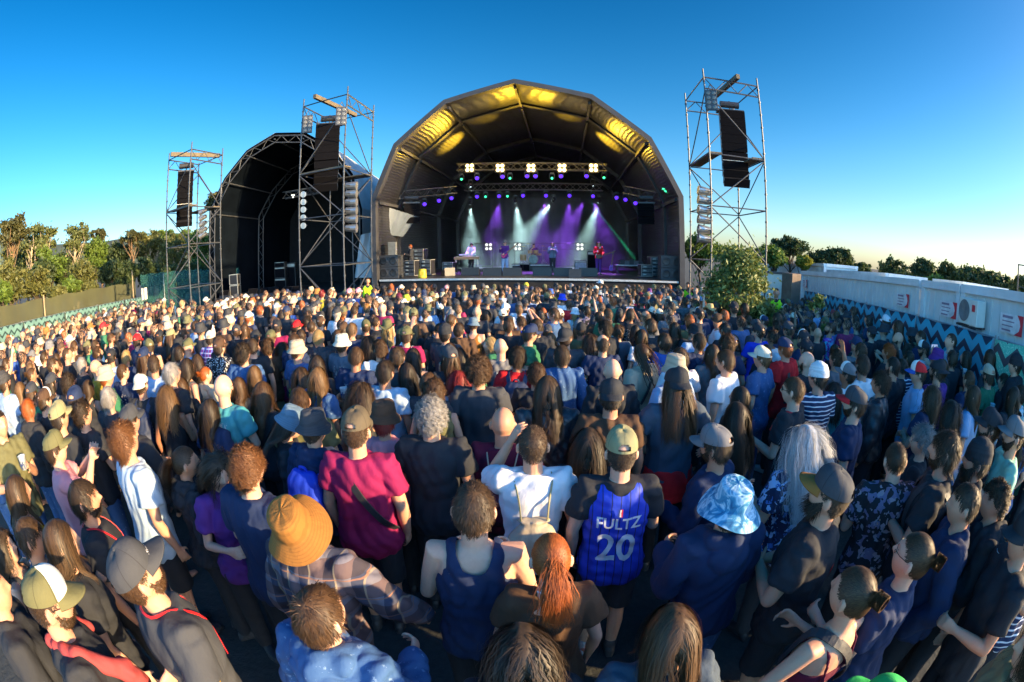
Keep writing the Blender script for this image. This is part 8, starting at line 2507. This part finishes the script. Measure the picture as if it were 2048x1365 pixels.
# bassist
d = 4.2; p = sp(1010, 549, d)
person(p, faced(-18), 1.04, hair='short:d', hat='beanie:grey', glasses='s', top='long:purple', bot='trousers:ltblue', aL='keys', aR='hold', skin=2, lod=1, label='bass player in grey beanie, sunglasses, purple top and pale jeans', group=BAND, stance='step')
guitar(p + Vector((-.02, -.27, 1.05)), faced(-10) + math.pi, -38, (.62, .04, .22), 'pink bass guitar held by the player in the grey beanie', True, 'bass_guitar')
mic_stand(p + Vector((.55, -.35, 0)), 1.45, 'microphone stand beside the bass player', .2)
# guitarist in red
d = 4.6; p = sp(1197, 548, d)
person(p, faced(6), 1.02, hair='longcurly:l', top='jacket:red', bot='trousers:purple', aL='keys', aR='front', skin=2, lod=1, hp=-4, label='guitarist with long light brown curls in red shirt and dark trousers', group=BAND)
o = strap_path([(.16, .10, 1.02), (.10, .14, 1.25), (-.06, .10, 1.44), (-.10, .02, 1.49), (-.11, -.12, 1.36), (.02, -.18, 1.16)], .06, .006, WHITE_INK, 'guitar_strap', PEOPLE[-1][0])
guitar(p + Vector((0, -.27, 1.0)), faced(8) + math.pi, -18, (.05, .03, .03), 'dark guitar held by the guitarist in red')
# keyboard player
d = 5.6; p = sp(942, 548, d)
person(p, faced(-10), 1.0, hair='mid:b', top='jacket:white', bot='trousers:charcoal', aL='keys', aR='keys', skin=1, lod=1, hp=-22, label='keyboard player in open white shirt bowed over the keyboards', group=BAND, tilt=6)
k0 = p + Vector((-.10, -.62, 0))
r = empty('electric_piano', k0, 'wooden-sided electric piano in front of the player in white', 'keyboard')
mb = MB(); mb.box((-.08, 0, .86), (1.45, .42, .16)); mb.build('case', mat('piano_wood', (.40, .20, .09), .5, 0, .2, 4, stretch=(.4, 3, 3)), r, bevel=.01)
mb = MB(); mb.box((-.08, .10, .945), (1.25, .16, .012)); mb.cur = 1
for k in range(18): mb.box((-.66 + k * .068, .13, .957), (.022, .09, .014))
mb.build('keys', [mat('piano_keys', (.7, .68, .62), .4), BLACK], r)
for x in (-.72, .56):
    for y in (-.15, .15): mb = MB(); mb.tube((x, y, 0), (x, y, .78), .02, 6); mb.build('leg', PALE_STEEL, r)
r = empty('synthesizer', k0 + Vector((-.05, .12, 1.0)), 'pale synthesizer resting on top of the wooden electric piano', 'keyboard')
mb = MB(); mb.box((0, 0, .05), (.95, .26, .08)); mb.build('case', mat('synth_case', (.55, .57, .6), .4), r)
mb = MB(); mb.box((0, .05, .094), (.85, .12, .008)); mb.build('keys', mat('synth_keys', (.75, .75, .72), .4), r)
# drum kit on its riser
d = 8.0; p = sp(1066, 546, d)
dr = empty('drum_riser', p + Vector((0, .2, 0)), 'low black riser under the drum kit', 'riser')
mb = MB(); mb.box((0, 0, .2), (2.6, 2.2, .38)); mb.build('platform', BLACK, dr); mb = MB(); mb.box((0, -1.11, .36), (2.6, .03, .05)); mb.build('edge', PALE_STEEL, dr)
kz = p + Vector((0, .1, .39))
SHELL = mat('drum_shell_wood', (.52, .30, .14), .3, 0, .2, 5); SKIN_D = mat('drum_head', (.62, .62, .58), .5); BRASS = mat('cymbal_brass', (.62, .45, .16), .28, .9, .2, 7)
kit = empty('drum_kit', kz, 'drum kit with pale bass drum head, wooden toms and brass cymbals', 'drum kit')
mb = MB(); mb.lathe([(.30, -.22), (.31, -.2), (.31, .2), (.30, .22)], (0, -.30, .31), 28, 'y'); mb.build('bass_drum', SHELL, kit, smooth=False)
mb = MB(); mb.lathe([(.295, -.222), (.28, -.228), (.01, -.23)], (0, -.30, .31), 28, 'y'); mb.build('bass_drum_head', mat('bass_head', (.20, .27, .25), .5, 0, .4, 5), kit)
for nm, c, r_, h in (('tom', (-.18, -.30, .78), .15, .2), ('tom', (.18, -.30, .78), .16, .22), ('floor_tom', (-.62, -.05, .42), .20, .38), ('snare_drum', (.38, .12, .62), .18, .14)):
    mb = MB(); mb.lathe([(r_, -h / 2), (r_ + .008, -h / 2 + .02), (r_, -h / 2 + .03), (r_, h / 2 - .03), (r_ + .008, h / 2 - .02), (r_, h / 2)], c, 22); q_ = mb.build(nm, SHELL, kit)
    mb = MB(); mb.lathe([(r_ - .004, 0), (.01, .004)], (c[0], c[1], c[2] + h / 2 + .001), 22); mb.build('drum_head', SKIN_D, q_)
for c in ((-.62, -.10, 1.12), (.62, -.12, 1.15), (-.30, -.05, 1.28), (.72, .25, .85)):
    mb = MB(); mb.lathe([(.22, -.012), (.12, .006), (.04, .014), (.035, .03), (.005, .036)], c, 26); y_ = mb.build('cymbal', BRASS, kit, smooth=True)
    mb = MB(); mb.tube((c[0], c[1], 0), (c[0], c[1], c[2]), .011, 6)
    for k in range(3): mb.tube((c[0], c[1], .3), (c[0] + .22 * math.cos(k * 2.1), c[1] + .22 * math.sin(k * 2.1), .01), .009, 5)
    mb.build('cymbal_stand', PALE_STEEL, kit)
person(kz + Vector((.08, .42, -.42)), faced(4), .98, hair='mid:d', top='tee:purple', bot='trousers:black', aL='keys', aR='clap', skin=2, lod=1, label='drummer in violet light behind the drum kit', group=BAND)
# people at the side of the stage and guards in front
p = sp(822, 548, 2.6)
person(p, faced(-70), .98, hair='mid:g', top='hoodie:black', bot='trousers:black', aL='front', aR='front', skin=2, lod=1, label='technician in black with ginger hair beside the racks at the left leg', group='stage crew')
for (px, py, D, lab, hat) in ((735, 562, 20.2, 'guard in yellow high-visibility vest by the left leg of the main arch', None), (1376, 571, 20.4, 'guard in high-visibility vest by the right leg of the main arch', None), (1553, 586, 15.5, 'guard with cropped hair in high-visibility vest by the pale gate', None)):
    q = at_r(px, py, D); d_ = -Vector((q.x, q.y, 0))
    s = max(.9, min(1.25, (q.z - gz(q.x, q.y)) / 1.64))
    person((q.x, q.y, gz(q.x, q.y) + (0 if s < 1.25 else q.z - gz(q.x, q.y) - 1.64 * s)), math.atan2(d_.y, d_.x) - math.pi / 2, s, hair='buzz:d', top='vest:hivis', under='tee:black', bot='trousers:black', lod=1, skin=1, label=lab, group='guards in high-visibility vests')
# loudspeakers, monitors, amplifiers, racks
def sub(p, label, w_=1.05, h_=.60, d_=.8):
    r = empty('bass_cabinet', p, label, 'loudspeaker', 'stacked bass cabinets', faced() + math.pi)
    mb = MB(); mb.box((0, 0, h_ / 2), (w_, d_, h_ - .01)); mb.build('cabinet', mat('cabinet_grey', (.028, .030, .034), .55, 0, .2, 8), r, bevel=.015)
    for x in (-.25, .25):
        mb = MB(); mb.lathe([(.20, -d_ / 2 - .004), (.17, -d_ / 2 - .02), (.05, -d_ / 2 - .008), (.01, -d_ / 2 - .012)], (x * w_, 0, h_ / 2), 20, 'y'); mb.build('driver', BLACK, r)
    for z in (.2, .8): mb = MB(); mb.box((0, -d_ / 2 - .005, h_ * z), (.14, .012, .05)); mb.build('handle', BLACK, r)
    return r
for i in range(2):
    sub(sp(783, 550, .9) + Vector((0, 0, i * .60)), ['lower bass cabinet stacked beside the left leg of the main arch', 'upper bass cabinet stacked beside the left leg of the main arch'][i])
    sub(sp(1339, 551, .9) + Vector((0, 0, i * .60)), ['lower bass cabinet stacked beside the right leg of the main arch', 'upper bass cabinet stacked beside the right leg of the main arch'][i])
r = empty('loudspeaker', sp(786, 550, 1.0) + Vector((0, 0, 1.2)), 'small grey loudspeaker on top of the left bass cabinets', 'loudspeaker', None, faced(8) + math.pi)
mb = MB(); mb.box((0, 0, .33), (.40, .38, .66)); mb.build('cabinet', mat('speaker_grey', (.14, .15, .15), .6), r, bevel=.01); mb = MB(); mb.box((0, -.193, .33), (.36, .01, .6)); mb.build('grille', mat('grille_grey', (.09, .10, .10), .7), r)
def wedge(p, label, w_=.95, rz=0):
    r = empty('floor_monitor', p, label, 'monitor', 'wedge monitors along the front of the main stage', faced(rz))
    mb = MB(); x = w_ / 2
    mb.add([(-x, -.28, 0), (x, -.28, 0), (x, .26, 0), (-x, .26, 0), (-x, -.24, .14), (x, -.24, .14), (x, .22, .42), (-x, .22, .42)], [(3, 2, 1, 0), (4, 5, 6, 7), (0, 1, 5, 4), (1, 2, 6, 5), (2, 3, 7, 6), (3, 0, 4, 7)]); mb.build('case', BLACK, r)
    mb = MB(); mb.add([(-x * .92, -.20, .170), (x * .92, -.20, .170), (x * .92, .19, .412), (-x * .92, .19, .412)], [(0, 1, 2, 3)]); mb.build('grille', GRILLE, r)
for i, (px, d, lab) in enumerate(((942, 2.6, 'in front of the keyboards'), (986, 2.0, 'left of the bass player'), (1025, 2.0, 'at the feet of the bass player'), (1085, 2.2, 'left of the singer'), (1126, 2.2, 'right of the singer'), (1176, 2.4, 'at the feet of the guitarist in red'), (896, 2.4, 'small one turned inwards near the left racks'), (1150, .9, 'at the very front edge of the deck'))):
    wedge(sp(px, 551, d), 'black wedge monitor ' + lab, .95 if i < 6 else .6, 40 if i == 6 else 0)
def rack(p, w_, n, label, rz=0, name='equipment_rack'):
    r = empty(name, p, label, 'rack', 'equipment racks at the sides of the stage', faced(rz) + math.pi)
    h = .2 * n
    mb = MB(); mb.box((0, 0, h / 2 + .05), (w_, .55, h)); mb.build('case', BLACK, r)
    for k in range(n):
        mb = MB(); mb.box((0, -.285, .15 + .2 * k), (w_ * .86, .03, .15)); u_ = mb.build('rack_unit', mat('rack_face', (.20, .21, .22), .4, .5, .4, 6), r)
        mb = MB(); mb.box((-w_ * .2, -.303, .15 + .2 * k), (.16, .01, .06)); mb.build('meter', mat('meter_pale', (.5, .55, .5), .4), u_)
    mb = MB()
    for x in (-w_ / 2, w_ / 2):
        for z in (.05, h + .05): mb.beam((x, -.28, z), (x, .28, z), .03, .03)
        mb.beam((x, -.28, .05), (x, -.28, h + .05), .03, .03)
    for z in (.05, h + .05): mb.beam((-w_ / 2, -.283, z), (w_ / 2, -.283, z), .03, .03)
    mb.build('edge_frame', GL, r)
for i, (px, d, n, lab) in enumerate(((842, 3.6, 7, 'tall rack with pale faces by the technician'), (824, 2.2, 4, 'low mixing rack in front of the technician'), (856, 3.0, 4, 'rack right of the tall one at the keyboard side'), (900, 4.4, 3, 'small rack left of the keyboards'), (1308, 3.6, 5, 'rack near the right bass cabinets'), (1290, 2.6, 3, 'low rack left of the right bass cabinets'))):
    rack(sp(px, 550, d), .62, n, lab, -12 if px < 1000 else 12)
amp(sp(1161, 548, 6.4), 'grey combo amplifier between the singer and the guitarist in red', .72, .68, .35, None, faced() + math.pi, face=mat('amp_cloth_grey', (.30, .32, .33), .8))
amp(sp(1186, 546, 7.2), 'black amplifier cabinet behind the guitarist in red', .72, 1.25, .4, None, faced() + math.pi)
amp(sp(1050, 546, 6.9), 'low black amplifier left of the drum kit', .6, .5, .4, None, faced() + math.pi)
guitar(sp(1222, 549, 5.6) + Vector((0, 0, .34)), faced() + math.pi, -82, (.22, .08, .45), 'violet guitar standing upright right of the guitarist in red')
mic_stand(sp(985, 549, 6.0), 1.5, 'thin microphone stand left of the bass player')
mic_stand(sp(1046, 547, 6.6), 1.2, 'microphone stand at the edge of the drum kit', .3)
r = empty('workbench', sp(1262, 549, 5.4), 'low pale bench with gear at the guitar side of the stage', 'bench')
mb = MB(); mb.box((0, 0, .5), (1.9, .6, .06)); mb.build('top', PALE_STEEL, r)
for x in (-.85, .85): mb = MB(); mb.box((x, 0, .24), (.06, .5, .47)); mb.build('leg', DARK_STEEL, r)
rr_ = random.Random(4)
for k in range(5):
    mb = MB(); h = rr_.uniform(.2, .5); mb.box((0, 0, h / 2), (.28, .3, h)); mb.box((0, -.155, h * .5), (.2, .012, h * .6))
    o = mb.build('gear_box', mat('gear_box_%d' % (k % 2), ((.03, .03, .035), (.10, .10, .11))[k % 2], .5)); o.location = sp(1244 + k * 9, 549, 5.4) + Vector((0, 0, .532))
    tag(o, 'gear box on the low pale bench, ' + ['first from the guitar end', 'second along', 'middle one', 'fourth along', 'last by the arch leg'][k], 'box', 'gear boxes on the bench')
o_ = sp(845, 552, .5); mb = MB(); mb.lathe([(.20, 0), (.22, .05), (.19, .42), (.17, .45)], (0, 0, 0), 20); mb.box((0, -.2, .25), (.2, .02, .18))
o = mb.build('warning_sign', mat('sign_yellow', (.70, .45, .02), .5)); o.location = o_
tag(o, 'yellow barrel-shaped marker at the front edge near the left racks', 'marker')
for px, tx in ((960, 942), (1030, 1010), (1105, 1105), (1180, 1197)):
    lamp('SPOT', 'front_key', q3(px, 337, D1 - .6), 420, (1.0, .92, .85), q3(tx, 520, 4.6), R(22), .6, .1)

for i, (px, d, lab) in enumerate(((823, 3.4, 'three small dark cabinets hung inside the left leg of the main arch'), (1293, 3.4, 'three small dark cabinets hung inside the right leg of the main arch'))):
    line_array(q3(px, 408, d), 3, .9, .36, .5, R(20 if i == 0 else -26), lab, -1.1)
